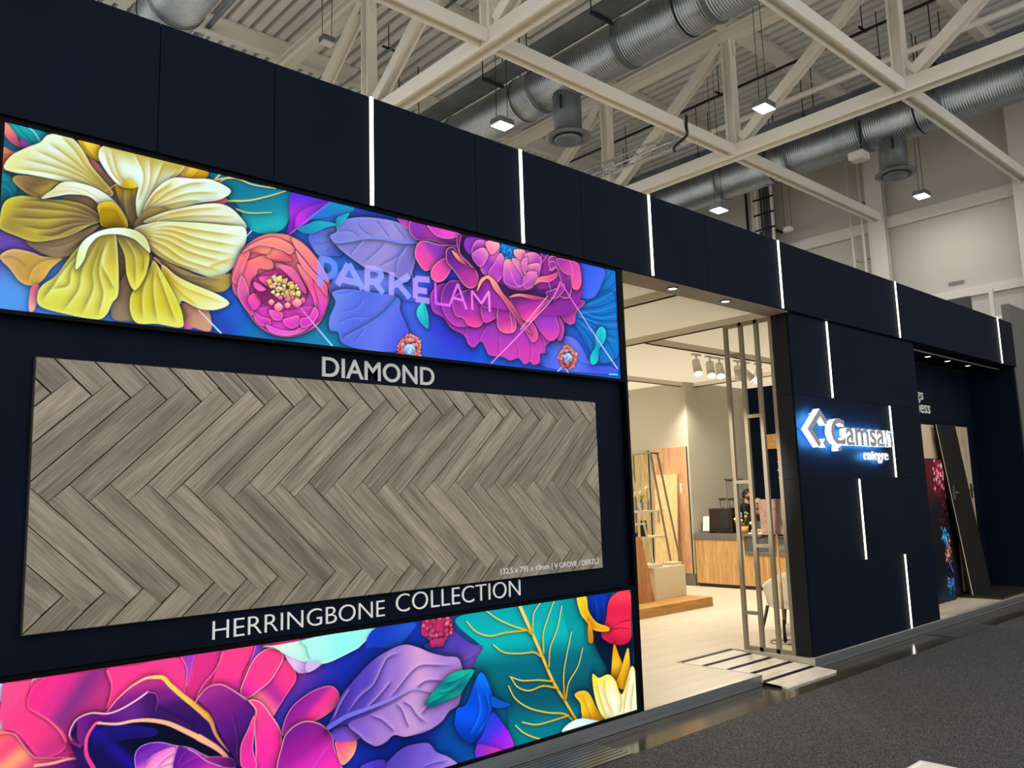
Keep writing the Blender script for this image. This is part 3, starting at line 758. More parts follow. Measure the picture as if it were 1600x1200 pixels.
p|2180,2844 2177,2834 2167,2835 2160,2841 2167,2849 2177,2852|248,176,176 216,88,136|2171 2853 2171 2828||0|.4|3.8||20|1|1
p|2084,2860 2081,2849 2070,2850 2063,2857 2070,2865 2081,2869|248,176,176 216,88,136|2075 2870 2075 2844||0|.4|3.5||20|1|1
p|2104,2914 2101,2903 2089,2904 2082,2910 2089,2919 2100,2923|236,192,96 224,184,120|2094 2924 2094 2896||0|.4|3.5||20|1|1
p|2199,2858 2195,2844 2181,2846 2171,2854 2181,2865 2195,2870|252,208,184 216,88,136|2187 2871 2187 2837||0|.4|3.8||20|1|1
p|2159,2890 2154,2874 2138,2875 2126,2885 2138,2898 2154,2904|253,250,224 224,184,120|2145 2905 2145 2865||0|.4|3.5||20|1|1
p|2126,2884 2122,2869 2106,2870 2094,2880 2105,2893 2121,2899|248,240,160 224,184,120|2112 2900 2113 2860||0|.4|3.8||20|1|1
p|2050,2964 2047,2953 2036,2954 2028,2960 2036,2969 2047,2974|248,244,200 224,184,120|2041 2974 2041 2947||0|.4|3.5||20|1|1
p|2106,2959 2101,2942 2084,2943 2072,2953 2084,2967 2101,2974|236,192,96 224,184,120|2091 2975 2092 2933||0|.4|3.5||20|1|1
p|2104,2960 2101,2947 2088,2948 2080,2956 2088,2966 2100,2971|240,220,112 224,184,120|2093 2971 2094 2941||0|.4|3.5||20|1|1
p|2132,2858 2128,2841 2110,2843 2098,2853 2110,2867 2127,2874|240,144,168 216,88,136|2118 2875 2118 2832||0|.4|3.8||20|1|1
p|2126,2895 2124,2886 2114,2887 2107,2892 2114,2900 2123,2904|236,192,96 224,184,120|2118 2904 2118 2881||0|.4|3.8||20|1|1
p|2178,2841 2174,2830 2163,2831 2154,2838 2162,2848 2174,2852|252,208,184 216,88,136|2167 2853 2168 2824||0|.4|3.8||20|1|1
p|2111,2962 2107,2946 2090,2947 2079,2957 2090,2970 2106,2976|248,240,160 224,184,120|2097 2977 2098 2937||0|.4|3.8||20|1|1
p|2036,2885 2033,2875 2024,2876 2017,2882 2024,2890 2033,2894|253,250,224 224,184,120|2028 2894 2028 2870||0|.4|3.3||20|1|1
p|2092,2883 2090,2875 2081,2875 2075,2881 2081,2887 2090,2891|248,240,160 224,184,120|2085 2891 2085 2870||0|.4|3.5||20|1|1
p|2010,2934 2008,2925 1999,2926 1993,2931 1999,2938 2008,2942|253,250,224 224,184,120|2003 2942 2003 2920||0|.4|3.5||20|1|1
p|2115,2970 2112,2960 2103,2961 2096,2966 2103,2974 2112,2978|236,192,96 224,184,120|2107 2979 2107 2954||0|.4|3.5||20|1|1
p|2196,2901 2191,2884 2173,2886 2161,2896 2173,2910 2191,2917|248,240,160 224,184,120|2181 2918 2181 2875||0|.4|3.5||20|1|1
p|2082,2979 2080,2970 2070,2971 2064,2976 2070,2984 2079,2988|248,244,200 224,184,120|2074 2988 2074 2965||0|.4|3.5||20|1|1
p|2045,2971 2041,2957 2027,2958 2018,2966 2027,2978 2041,2983|253,250,224 224,184,120|2033 2984 2033 2950||0|.4|3.5||20|1|1
p|2144,2948 2140,2932 2123,2934 2112,2943 2123,2957 2140,2963|240,220,112 224,184,120|2130 2964 2130 2923||0|.4|3.5||20|1|1
p|2163,2934 2160,2923 2148,2924 2140,2931 2148,2940 2159,2944|240,220,112 224,184,120|2153 2945 2153 2917||0|.4|3.5||20|1|1
p|2085,2960 2081,2947 2068,2948 2059,2956 2068,2967 2081,2972|248,244,200 224,184,120|2074 2973 2074 2940||0|.4|3.5||20|1|1
p|2148,2927 2144,2915 2132,2916 2124,2923 2132,2933 2144,2937|253,250,224 224,184,120|2137 2938 2138 2908||0|.4|3.6||20|1|1
p|2107,2871 2105,2863 2097,2863 2091,2868 2097,2875 2105,2878|248,176,176 216,88,136|2100 2879 2100 2858||0|.4|3.5||20|1|1
p|2152,2929 2148,2916 2135,2917 2125,2925 2135,2936 2148,2941|253,250,224 224,184,120|2140 2942 2141 2908||0|.4|3.8||20|1|1
p|2063,2895 2060,2887 2052,2888 2046,2893 2052,2900 2060,2903|236,192,96 224,184,120|2055 2903 2055 2882||0|.4|3.5||20|1|1
p|2224,2865 2219,2848 2201,2849 2188,2860 2201,2874 2219,2880|240,144,168 216,88,136|2208 2881 2209 2838||0|.4|3.5||20|1|1
p|2052,2939 2050,2930 2041,2930 2034,2936 2041,2943 2050,2947|253,250,224 224,184,120|2045 2947 2045 2925||0|.4|3.5||20|1|1
p|2027,2918 2024,2906 2011,2907 2003,2915 2011,2925 2023,2930|236,192,96 224,184,120|2016 2930 2017 2899||0|.4|3.5||20|1|1
p|2102,2932 2099,2921 2089,2922 2081,2929 2089,2937 2099,2941|253,250,224 224,184,120|2093 2942 2093 2916||0|.4|3.5||20|1|1
p|2122,2900 2119,2888 2107,2889 2098,2896 2107,2906 2119,2911|236,192,96 224,184,120|2112 2911 2112 2882||0|.4|3.5||20|1|1
p|2060,2961 2055,2945 2039,2946 2027,2956 2039,2970 2055,2977|253,250,224 224,184,120|2046 2977 2046 2935||0|.4|3.5||20|1|1
p|2158,2899 2154,2884 2139,2886 2128,2895 2139,2907 2154,2913|240,220,112 224,184,120|2145 2914 2145 2876||0|.4|3.8||20|1|1
p|2162,2894 2159,2884 2150,2885 2143,2891 2150,2899 2159,2902|248,240,160 224,184,120|2154 2903 2154 2879||0|.4|3.8||20|1|1
p|2154,2939 2150,2925 2136,2926 2126,2935 2136,2946 2150,2951|240,220,112 224,184,120|2142 2952 2142 2918||0|.4|3.8||20|1|1
p|2078,2968 2073,2951 2057,2953 2045,2963 2056,2976 2073,2983|248,240,160 224,184,120|2063 2984 2064 2942||0|.4|3.5||20|1|1
p|2019,2945 2015,2931 2001,2932 1991,2941 2001,2952 2015,2958|236,192,96 224,184,120|2007 2959 2007 2923||0|.4|3.5||20|1|1
p|2156,2869 2153,2859 2143,2860 2136,2866 2143,2874 2153,2878|240,144,168 216,88,136|2147 2879 2147 2853||0|.4|3.5||20|1|1
p|2084,2912 2081,2903 2071,2903 2064,2909 2071,2917 2081,2921|253,250,224 224,184,120|2075 2922 2076 2897||0|.4|3.5||20|1|1
p|2000,2823 2018,2843 2037,2828 2018,2807|252,192,184 240,120,152|2018 2843 2018 2807||0|.45|4.2||20|1|1
p|2034,2800 2061,2830 2089,2807 2062,2778|252,192,184 240,120,152|2061 2830 2062 2778||0|.45|4.2||20|1|1
p|2097,2819 2115,2839 2135,2824 2116,2803|252,192,184 240,120,152|2115 2839 2116 2803||0|.45|3.9||20|1|1
p|2145,2839 2174,2871 2204,2848 2175,2816|252,192,184 240,120,152|2174 2871 2175 2816||0|.45|4.2||20|1|1
l|1142,3263 1259,3375|5.8|2.9|232,144,128|240,192,112|0|0|.8|1|0
l|1355,3121 1468,3236|5.3|3.2|232,176,112||0|0|.8|1|0
l|1385,2968 1510,2861|7.4|3.2|224,160,160|240,168,104|0|0|.9|1|0
l|1616,2726 1736,2618|5.5|8.8|216,224,240|192,240,255|0|0|1|1|0
l|1860,3163 1898,3214|3.4|5.6|240,240,240||0|0|1|1|0
p|2241,3242 2279,3285 2381,3328 2438,3362 2422,3292 2470,3182 2358,3151 2310,3146 2272,3183|90,108,200 112,128,208 80,96,192|2279 3285 2421 3166||0|.45|10.3||20|1|1
f|2264,3224 2326,3229 2397,3258|6|58,72,144|136,152,232|.8
f|2350,3175 2381,3210 2438,3236|5.3|58,72,144|136,152,232|.8
p|2381,2941 2437,3066 2519,3094 2731,3115 2955,3058 3009,2971 2862,2966 2687,2986 2477,2933|90,112,208 106,128,224 74,96,200|2437 3051 2954 2979||0|.35|10.1||20|1|1
p|2385,2711 2381,2783 2421,2881 2397,2936 2486,2971 2644,2980 2863,2974 2879,2892 2932,2791 2949,2716 2903,2642 2683,2613 2477,2636 2437,2703|112,136,224 90,112,216 104,120,224 80,96,216|2421 2918 2904 2718||0|.55|19.1||20|1|1
l|2862,2962 2755,2852 2625,2762 2485,2680|22.1|10.2|74,120,208|106,128,216|.4|1|1|1|0
f|2618,2939 2568,2865 2461,2825|7.2|60,76,174|140,156,240|.85
f|2668,2819 2534,2802 2437,2753|7.2|60,76,174|140,156,240|.85
f|2543,2965 2486,2942 2421,2932|7.3|60,76,174|140,156,240|.85
f|2625,2747 2583,2698 2542,2642|6.8|60,76,174|140,156,240|.85
l|2668,2789 2658,2632|2.4|2.4|90,108,208||0|0|1|1|1
l|2799,2866 2796,2646|2.4|2.4|90,108,208||0|0|1|1|1
p|2385,3276 2430,3316 2438,3377 2605,3442 2824,3466 2943,3443 3016,3369 2995,3214 2937,3086 2846,3103 2775,3122 2645,3123 2586,3143 2503,3181 2438,3221|122,130,208 138,134,204 154,144,208 122,116,192|2438 3362 2910 3144||0|.6|23.5|160,164,232|7.2|1|1
l|2385,3270 2421,3247 2520,3274 2646,3317 2778,3335 2886,3336 3016,3361|11.4|21.1|136,144,220|122,136,220|.5|1|1|1|0
f|2587,3306 2520,3334 2430,3308|7.5|74,76,148|168,176,238|.9
f|2690,3326 2613,3352 2562,3395|8|74,76,148|168,176,238|.9
f|2804,3340 2752,3396 2691,3445|8.6|74,76,148|168,176,238|.9
f|2932,3353 2869,3412 2824,3458|9|74,76,148|168,176,238|.9
f|2629,3310 2570,3246 2519,3180|8.6|74,76,148|168,176,238|.9
f|2786,3325 2715,3242 2611,3148|8.6|74,76,148|168,176,238|.9
f|2941,3331 2866,3238 2714,3142|9|74,76,148|168,176,238|.9
f|2950,3333 2866,3215 2856,3120|8.6|74,76,148|168,176,238|.9
l|2988,3356 2974,3100|2.7|2.7|106,104,184||0|0|1|1|1
p|2422,3359 2438,3407 2520,3447 2438,3340|42,144,192 32,168,184|2430 3398 2487 3372||0|.2|10.3||20|1|1
p|2172,3278 2233,3319 2310,3358 2430,3360 2357,3323 2248,3265|31,136,184 34,164,180|2202 3284 2357 3345||0|.3|9||20|1|1
l|2197,2815 2397,2620|6.8|9|240,120,200|168,240,248|0|0|1|1|0
p|4306,3179 4608,3222 4917,3313 4953,3083 4949,2803 4707,2735 4481,2980 4373,3011|26,106,192 20,120,192|4415 3194 4880 2796||0|.4|17.7||20|1|1
l|4574,3194 4746,3311 4824,3464|18.6|10.7|12,80,152||0|0|.8|1|1
l|4556,3169 4777,3269 4958,3391|19.5|11.1|12,80,152||0|0|.8|1|1
l|4553,3124 4771,3176 4966,3261|18.7|10.7|12,80,152||0|0|.8|1|1
l|4534,3076 4763,3059 4961,3084|19.5|11.1|12,80,152||0|0|.8|1|1
l|4501,3049 4723,2975 4951,2943|18.6|10.7|12,80,152||0|0|.8|1|1
l|4572,3160 4818,3369 4929,3481|19.5|11.1|12,80,152||0|0|.8|1|1
l|4552,3101 4783,3108 4959,3166|19.5|11.1|12,80,152||0|0|.8|1|1
l|4484,3025 4637,2908 4710,2780|19.5|11.1|12,80,152||0|0|.8|1|1
l|4556,3169 4882,3308 4961,3320|19.5|11.1|12,80,152||0|0|.8|1|1
l|4517,3051 4793,3006 4956,3013|18.6|10.7|12,80,152||0|0|.8|1|1
l|4789,2948 4883,2843 4927,2732|20.1|11.5|12,80,152||0|0|.8|1|1
l|4434,2985 4572,2901 4615,2816|18.6|10.6|12,80,152||0|0|.8|1|1
l|4573,3181 4745,3292 4841,3455|10.7|6.7|60,156,224||0|0|.8|1|1
l|4555,3146 4792,3237 4963,3344|10.7|6.7|60,156,224||0|0|.8|1|1
l|4535,3093 4768,3141 4962,3214|11.1|7|60,156,224||0|0|.8|1|1
l|4518,3063 4778,3033 4959,3049|10.7|6.7|60,156,224||0|0|.8|1|1
l|4484,3031 4721,2940 4948,2907|10.6|6.6|60,156,224||0|0|.8|1|1
l|4553,3112 4730,3078 4955,3119|10.7|6.7|60,156,224||0|0|.8|1|1
p|4400,3484 4594,3518 4826,3488 4820,3404 4708,3248 4575,3211 4481,3249|58,90,216 74,112,232|4510 3457 4742 3253||0|.4|17.3||20|1|1
p|4037,2822 4290,2892 4490,2870 4640,2706 4873,2704 4903,2649 4382,2630 4086,2658|74,104,224 106,124,224 74,96,216|4094 2828 4703 2667||0|.3|17.2||20|1|1
f|4460,2900 4550,2821 4641,2729|11.1|48,72,168|128,144,240|.8
f|4450,2734 4607,2704 4875,2727|10.6|48,72,168|128,144,240|.8
p|4624,2716 4628,2773 4691,2858 4688,2936 4759,3013 4817,2985 4802,2903 4730,2828 4707,2735 4656,2702|48,200,216 26,160,192 40,200,208|4759 3013 4656 2708||0|.45|16.5||20|1|1
l|4759,3002 4743,2897 4674,2732|4.1|4.1|16,128,152||0|0|1|1|1
p|3055,2971 3088,2918 3098,2863 3094,2801 3046,2823 3008,2870 3009,2917|64,216,216 32,168,192|3060 2962 3080 2804||0|.45|12||20|1|1
l|3060,2962 3070,2888 3094,2804|4.2|4.2|24,144,168||0|0|1|1|1
p|3125,3047 3227,3121 3433,3093 3770,3081 4108,3107 4345,3052 4348,2975 4319,2863 4274,2869 4151,2802 4141,2748 4090,2732 4079,2668 4014,2646 3987,2665 3930,2642 3876,2681 3793,2658 3727,2677 3610,2676 3573,2722 3536,2768 3471,2717 3422,2736 3387,2791 3279,2827 3221,2888 3140,2916 3118,2970|138,60,176 160,64,184 200,72,176|3560 3092 3673 2632||0|.55|31|216,88,192|9.5|1|1
l|3604,2886 3537,2798 3536,2763|3.4|4.6|224,112,208||.4|0|1|1|0
l|3707,2837 3701,2685|3.6|4.8|224,112,208||.4|0|1|1|0
l|3841,2832 3879,2743 3876,2681|3.6|4.8|224,112,208||.4|0|1|1|0
l|3995,2838 4004,2734 3987,2665|3.6|4.8|224,112,208||.4|0|1|1|0
l|4097,2881 4137,2811 4141,2748|3.6|4.8|224,112,208||.4|0|1|1|0
l|3402,2891 3412,2814 3387,2791|3.3|4.4|224,112,208||.4|0|1|1|0
p|3201,3020 3287,3150 3510,3145 3718,3135 3742,3046 3685,2946 3553,2900 3401,2851 3303,2850 3233,2908|106,44,144 154,60,176 192,72,184|3372 3124 3426 2854|232,104,200|4.6|.5|18.3||20|1|1
p|4244,3148 4368,3187 4574,3194 4572,3160 4488,3092 4467,3012 4403,2987 4328,3028|122,44,136 160,60,152 192,80,160|4336 3161 4435 2997|216,104,184|5.3|.5|18.7||20|1|1
p|4108,3107 4197,3119 4269,3064 4348,2964 4319,2863 4273,2858 4291,2914 4191,2989|160,64,176 208,80,184|4166 3093 4304 2872|224,112,200|5.3|.45|15.9||20|1|1
p|4044,2970 4106,3053 4182,3117 4240,3071 4294,2958 4274,2879 4205,2840 4140,2865|138,64,192 168,68,192 216,80,168|4166 3093 4213 2846|232,120,200|5.2|.5|20.6||20|1|1
p|3847,2967 3959,2981 4042,2938 4075,2868 4051,2823 4008,2813 3954,2875|176,64,168 224,88,168|3902 2963 4022 2820|240,136,192|4.8|.45|14.3||20|1|1
p|3296,3014 3371,3084 3509,3125 3585,3075 3607,2977 3553,2890 3501,2858 3426,2864 3378,2907 3317,2919|122,44,144 168,60,168 232,80,156|3432 3073 3463 2859|240,128,184|4.8|.5|16.8||20|1|1
p|3545,3029 3613,3140 3718,3135 3735,3045 3685,2956 3579,2898 3542,2948|106,44,136 160,60,176 200,76,176|3625 3122 3618 2908|224,112,192|4.8|.5|16.6||20|1|1
p|3686,2987 3717,3094 3782,3052 3860,2948 3857,2885 3815,2854 3734,2850 3689,2886|122,44,136 176,60,160 240,100,156|3742 3046 3788 2856|248,152,176|5.7|.5|13.8||20|1|1
l|3796,3043 3819,2943 3822,2862|4.8|4.8|240,160,176||0|0|1|1|0
p|3509,3125 3551,3222 3630,3245 3695,3214 3678,3129 3635,3021 3557,3010|90,36,120 138,52,152|3564 3214 3609 3038|224,128,192|5|.4|15||20|1|1
p|3345,3478 3522,3498 4201,3482 4528,3500 4568,3353 4543,3213 4376,3056 3961,3023 3557,3031 3362,3221|138,44,152 168,60,168 138,48,152|3444 3457 4412 3149||0|.3|16.1||20|1|1
p|3343,3398 3419,3483 3517,3369 3565,3255 3774,3185 4055,3207 4262,3216 4227,3124 4052,3142 3826,3110 3693,3173 3513,3246 3365,3312|58,28,96 74,40,112|3417 3402 3967 3151||0|.3|15.5||20|1|1
p|2869,3498 2991,3495 2968,3442 2923,3442|160,64,176 208,88,184|2890 3493 2956 3449|240,144,192|3.2|.3|12.7||20|1|1
p|2956,3440 2980,3500 3153,3499 3357,3491 3343,3403 3233,3392 3115,3394 3023,3376 2978,3396|138,56,168 168,64,168 122,52,152|3025 3483 3257 3401|240,144,192|4.6|.5|13.9||20|1|1
p|3106,3494 3236,3506 3357,3491 3332,3456 3258,3431 3175,3435 3128,3465|200,76,192 232,88,200|3129 3494 3295 3448|248,160,200|4.4|.35|13.3||20|1|1
p|2998,3275 3023,3357 3092,3384 3197,3380 3343,3398 3366,3352 3291,3299 3182,3250 3123,3201 3076,3182 3031,3214|122,58,160 138,64,176 216,80,176 240,88,160|3245 3379 3053 3189|248,160,192|4.4|.55|19.9||20|1|1
p|3122,3182 3158,3236 3231,3293 3303,3301 3289,3229 3239,3152 3179,3121 3133,3135|184,68,176 224,80,168 248,104,160|3267 3284 3156 3124|248,160,184|4.4|.5|15.4||20|1|1
p|3254,3272 3256,3357 3318,3383 3365,3332 3426,3282 3489,3273 3525,3218 3510,3155 3459,3122 3397,3137 3313,3223|90,40,120 122,48,144 168,60,152 192,76,152|3305 3351 3472 3129|240,144,176|5.7|.55|18.3||20|1|1
p|3299,3361 3365,3332 3438,3274 3501,3265 3413,3280 3340,3307|240,160,136 216,88,136|3305 3361 3463 3268||0|.3|13.8||20|1|1
p|3345,3478 3382,3476 3366,3362 3439,3305 3489,3268 3390,3316 3348,3389|106,44,136 138,56,152|3357 3471 3438 3274|232,120,184|4.6|.3|13.9||20|1|1
p|3405,3419 3444,3478 3599,3498 3732,3497 3883,3489 4068,3480 4140,3449 4120,3347 4056,3229 3968,3183 3828,3173 3761,3204 3684,3275 3541,3312 3441,3366|138,60,184 168,72,184 184,80,176|3573 3482 3898 3183||0|.5|20.6||20|1|1
p|3732,3500 3897,3497 3880,3424 3823,3377 3769,3394 3723,3438|20,120,200 12,88,168|3787 3502 3809 3380||0|.4|14.3||20|1|1
l|3862,3393 3844,3380|8.8|5|10,76,152||0|0|1|1|0
l|3833,3421 3824,3404|8.5|4.9|40,160,232||0|0|1|1|0
l|3813,3473 3810,3459|8.8|5|20,136,216||0|0|1|1|0
l|3807,3444 3798,3434|8.8|5|40,160,232||0|0|1|1|0
l|3780,3396 3796,3384|8.5|4.9|10,76,152||0|0|1|1|0
l|3810,3466 3791,3449|8.8|5|10,76,152||0|0|1|1|0
l|3803,3453 3803,3437|8.3|4.8|72,184,240||0|0|1|1|0
l|3841,3415 3856,3399|8.8|5|20,136,216||0|0|1|1|0
l|3780,3403 3778,3382|8|4.6|72,184,240||0|0|1|1|0
l|3831,3443 3831,3428|8.5|4.9|72,184,240||0|0|1|1|0
l|3800,3405 3793,3385|8.5|4.9|72,184,240||0|0|1|1|0
l|3779,3416 3781,3402|8.5|4.9|10,76,152||0|0|1|1|0
l|3860,3406 3872,3389|8.8|5|20,136,216||0|0|1|1|0
l|3838,3441 3830,3420|8.8|5|72,184,240||0|0|1|1|0
l|3776,3469 3776,3448|8.8|5|40,160,232||0|0|1|1|0
l|3841,3455 3821,3432|8.8|5|40,160,232||0|0|1|1|0
l|3740,3424 3731,3411|8.3|4.8|40,160,232||0|0|1|1|0
l|3837,3475 3827,3455|8.8|5|40,160,232||0|0|1|1|0
l|3789,3417 3771,3401|8.3|4.8|10,76,152||0|0|1|1|0
l|3769,3487 3753,3475|8.5|4.9|40,160,232||0|0|1|1|0
l|3834,3487 3824,3466|8.8|5|10,76,152||0|0|1|1|0
l|3833,3436 3813,3417|8.7|5|10,76,152||0|0|1|1|0
l|3755,3486 3749,3469|8.3|4.8|40,160,232||0|0|1|1|0
l|3772,3440 3764,3423|8.5|4.9|40,160,232||0|0|1|1|0
l|3855,3412 3869,3397|8.8|5|72,184,240||0|0|1|1|0
l|3866,3480 3872,3462|8.8|5|40,160,232||0|0|1|1|0
l|3792,3401 3777,3383|8.3|4.8|72,184,240||0|0|1|1|0
l|3800,3456 3814,3446|8.8|5|20,136,216||0|0|1|1|0
l|3816,3447 3796,3428|8.3|4.8|10,76,152||0|0|1|1|0
l|3825,3464 3810,3450|8.8|5|72,184,240||0|0|1|1|0
l|3819,3438 3837,3421|8.3|4.8|10,76,152||0|0|1|1|0
l|3765,3445 3754,3427|8|4.6|20,136,216||0|0|1|1|0
l|3768,3447 3769,3439|8.3|4.8|40,160,232||0|0|1|1|0
l|3786,3473 3786,3464|8.5|4.9|40,160,232||0|0|1|1|0
l|3748,3471 3737,3458|8.5|4.9|72,184,240||0|0|1|1|0
l|3794,3435 3789,3417|8.8|5|10,76,152||0|0|1|1|0
l|3833,3445 3832,3429|8.5|4.9|40,160,232||0|0|1|1|0
l|3852,3395 3854,3375|8.4|4.8|72,184,240||0|0|1|1|0
l|3782,3437 3798,3424|8|4.6|20,136,216||0|0|1|1|0
l|3825,3395 3817,3374|8.7|5|72,184,240||0|0|1|1|0
p|3474,3412 3521,3472 3599,3482 3624,3451 3569,3379 3516,3338 3473,3361|200,104,200 154,60,176 184,80,192|3521 3472 3529 3341||0|.45|10|248,168,200|6.3|1|1
p|3541,3312 3570,3389 3624,3461 3692,3495 3731,3471 3701,3371 3644,3268 3577,3237 3546,3272|248,160,184 216,112,192 154,64,184 192,80,192|3692 3489 3565 3245||0|.45|9.7|248,168,200|6.1|1|1
p|3617,3264 3673,3335 3729,3418 3769,3383 3765,3288 3694,3194 3641,3196|232,128,192 176,72,192 208,88,192|3729 3407 3654 3198||0|.45|9.2|248,168,200|5.7|1|1
p|3473,3361 3571,3430 3622,3388 3566,3296 3515,3297|240,168,184 200,104,192 160,64,184|3597 3435 3515 3297||0|.45|9.2|248,168,200|5.7|1|1
p|3598,3472 3706,3503 3724,3459 3648,3393|248,176,176 232,128,176|3692 3500 3635 3401||0|.45|9.5|248,168,200|5.9|1|1
p|3768,3362 3823,3387 3904,3333 3958,3267 3912,3196 3815,3192 3756,3224|240,152,176 192,96,192 154,64,184|3809 3380 3857 3193||0|.45|10|248,168,200|6.2|1|1
p|3838,3395 3936,3407 3975,3344 3958,3267 3904,3322|232,144,184 184,88,184|3865 3400 3944 3275||0|.45|10.4|248,168,200|6.5|1|1
p|3868,3470 3967,3483 3979,3431 3936,3407 3873,3423|248,176,176 216,120,176|3897 3475 3922 3410||0|.45|10.3|248,168,200|6.5|1|1
p|3966,3450 4068,3485 4140,3449 4108,3399 3991,3379|232,136,184 180,80,184|3995 3455 4079 3394||0|.45|10.4|248,168,200|6.5|1|1
p|3976,3366 4064,3403 4123,3402 4090,3331 3989,3331|240,144,176 192,80,184|4020 3384 4046 3324||0|.45|10.3|248,168,200|6.5|1|1
p|3959,3299 4018,3335 4090,3331 4057,3239 3969,3194 3942,3232|224,128,192 168,72,176|4003 3328 3998 3209||0|.45|10.4|248,168,200|6.5|1|1
p|3935,3391 3994,3434 3983,3346 3959,3299|216,120,184 176,80,176|3949 3394 3974 3312||0|.45|10.4|248,168,200|6.5|1|1
p|4057,3239 4103,3301 4209,3334 4301,3372 4284,3330 4206,3284 4116,3270|240,120,136 216,76,152|4119 3314 4236 3289||0|.4|15.6|248,168,152|6.5|1|1
p|4212,3406 4216,3473 4293,3493 4334,3405 4425,3364 4452,3289 4415,3194 4307,3190 4248,3236 4342,3272 4316,3357 4288,3408 4241,3373|154,60,160 138,52,152 122,44,136|4246 3467 4369 3199|240,144,192|6.7|.4|16||20|1|1
p|4292,3476 4432,3489 4527,3483 4556,3419 4558,3328 4514,3271 4459,3279 4441,3366 4364,3387|160,60,160 208,80,168 240,96,160|4338 3473 4515 3276|240,128,184|5.4|.5|16.1||20|1|1
l|4432,3489 4468,3427 4453,3312|5.6|5.6|240,128,176||0|0|1|1|0
l|4211,3373 4289,3419 4275,3450 4222,3441|5.4|5.4|240,144,192||0|0|1|1|0
l|4142,3493 4121,3369 4072,3253|5.2|5.2|224,128,192||0|0|1|1|0
l|4192,3304 4232,3212 4259,3150|5.3|5.3|232,136,192||0|0|1|1|0
p|4172,3203 4264,3238 4359,3297 4372,3255 4291,3176 4200,3163|122,44,136 154,56,152|4202 3218 4322 3192|224,128,184|5.3|.3|16||20|1|1
p|3812,3108 3896,3141 4037,3140 4199,3152 4137,3089 4015,2967 3958,2954 3890,2993|106,44,128 176,60,160 240,88,156|3895 3120 3958 2960|232,120,168|5.2|.5|18.1||20|1|1
p|3798,3108 3882,3147 4010,3157 4169,3154 4051,3129 3910,3132|240,152,136 192,72,120|3826 3120 4110 3145||0|.3|15.6||20|1|1
p|3509,3104 3537,3189 3590,3231 3629,3235 3694,3194 3745,3129 3824,3068 3916,2955 4010,2871 3928,2914 3821,3005 3743,3087 3666,3148 3616,3212 3563,3183|240,160,144 200,88,128 138,48,112|3642 3227 3902 2953||0|.45|14.9|248,184,160|5|1|1
l|3621,2622 3912,2871 4229,3157 4328,3304|9.2|8|240,144,224|248,160,200|0|0|1|1|0
l|4328,3304 4626,2997 4933,2695|9.4|12.1|240,112,208|184,232,255|0|0|1|1|0
l|3795,3356 3920,3208 4209,3494|7.1|5.9|240,144,200|208,112,192|0|0|1|1|0
l|3906,2891 4185,3172|12.5|10|248,168,224||0|0|.8|1|0
l|4260,2614 4323,2668 4374,2618|7.7|7.7|240,208,240||0|0|1|0|0
l|4835,2642 4934,2647|12.3|12.3|96,216,232||0|0|1|1|0
p|3027,2658 3034,2646 3017,2644 3004,2635 3001,2647 2986,2654 3001,2663 3005,2677 3017,2669 3034,2672|252,184,176 240,136,136|3013 2678 3012 2634||0|.35|5||20|1|1
p|3027,2637 3033,2625 3016,2624 3003,2614 3000,2627 2986,2633 3000,2643 3004,2656 3017,2649 3034,2651|248,152,144 232,104,120|3012 2658 3012 2614||0|.35|5||20|1|1
p|3032,2610 3039,2598 3022,2596 3009,2587 3006,2600 2991,2606 3006,2615 3010,2629 3022,2622 3039,2624|252,184,176 240,136,136|3018 2631 3017 2587||0|.35|5.5||20|1|1
p|3002,2604 3009,2592 2992,2591 2979,2581 2976,2594 2961,2600 2976,2609 2980,2623 2992,2616 3009,2618|248,152,144 232,104,120|2988 2625 2987 2581||0|.35|5||20|1|1
p|2991,2582 2997,2570 2981,2568 2968,2559 2964,2572 2950,2578 2965,2587 2969,2601 2981,2593 2998,2595|252,176,160 240,120,112|2977 2602 2976 2559||0|.35|5||20|1|1
p|2971,2563 2977,2550 2961,2549 2948,2540 2945,2553 2931,2559 2945,2568 2949,2581 2961,2574 2978,2576|248,152,144 232,104,120|2957 2583 2956 2540||0|.35|5||20|1|1
p|2949,2583 2956,2571 2939,2570 2927,2560 2923,2573 2909,2579 2924,2588 2927,2602 2940,2594 2956,2596|252,184,176 240,136,136|2935 2603 2935 2560||0|.35|5||20|1|1
p|2932,2588 2939,2576 2922,2575 2910,2565 2906,2578 2892,2584 2907,2593 2910,2607 2923,2599 2939,2601|252,184,176 240,136,136|2918 2608 2918 2565||0|.35|5||20|1|1
p|2901,2577 2908,2564 2891,2563 2879,2554 2875,2567 2861,2573 2876,2582 2879,2595 2891,2588 2908,2590|252,176,160 240,120,112|2887 2597 2887 2554||0|.35|5||20|1|1
p|2901,2607 2907,2595 2891,2593 2879,2584 2875,2597 2861,2603 2876,2612 2879,2625 2891,2618 2908,2620|252,184,176 240,136,136|2887 2627 2887 2584||0|.35|5||20|1|1
p|2894,2625 2900,2613 2884,2611 2872,2602 2868,2615 2854,2621 2868,2630 2872,2643 2884,2636 2901,2638|248,152,144 232,104,120|2880 2645 2879 2602||0|.35|5||20|1|1
p|2887,2644 2893,2632 2877,2631 2864,2621 2861,2634 2847,2640 2861,2649 2865,2662 2877,2655 2893,2657|248,152,144 232,104,120|2873 2664 2872 2621||0|.35|4.8||20|1|1
p|2888,2666 2894,2654 2878,2653 2865,2643 2862,2656 2848,2662 2862,2671 2866,2684 2878,2677 2895,2679|252,184,176 240,136,136|2874 2686 2873 2643||0|.35|4.8||20|1|1
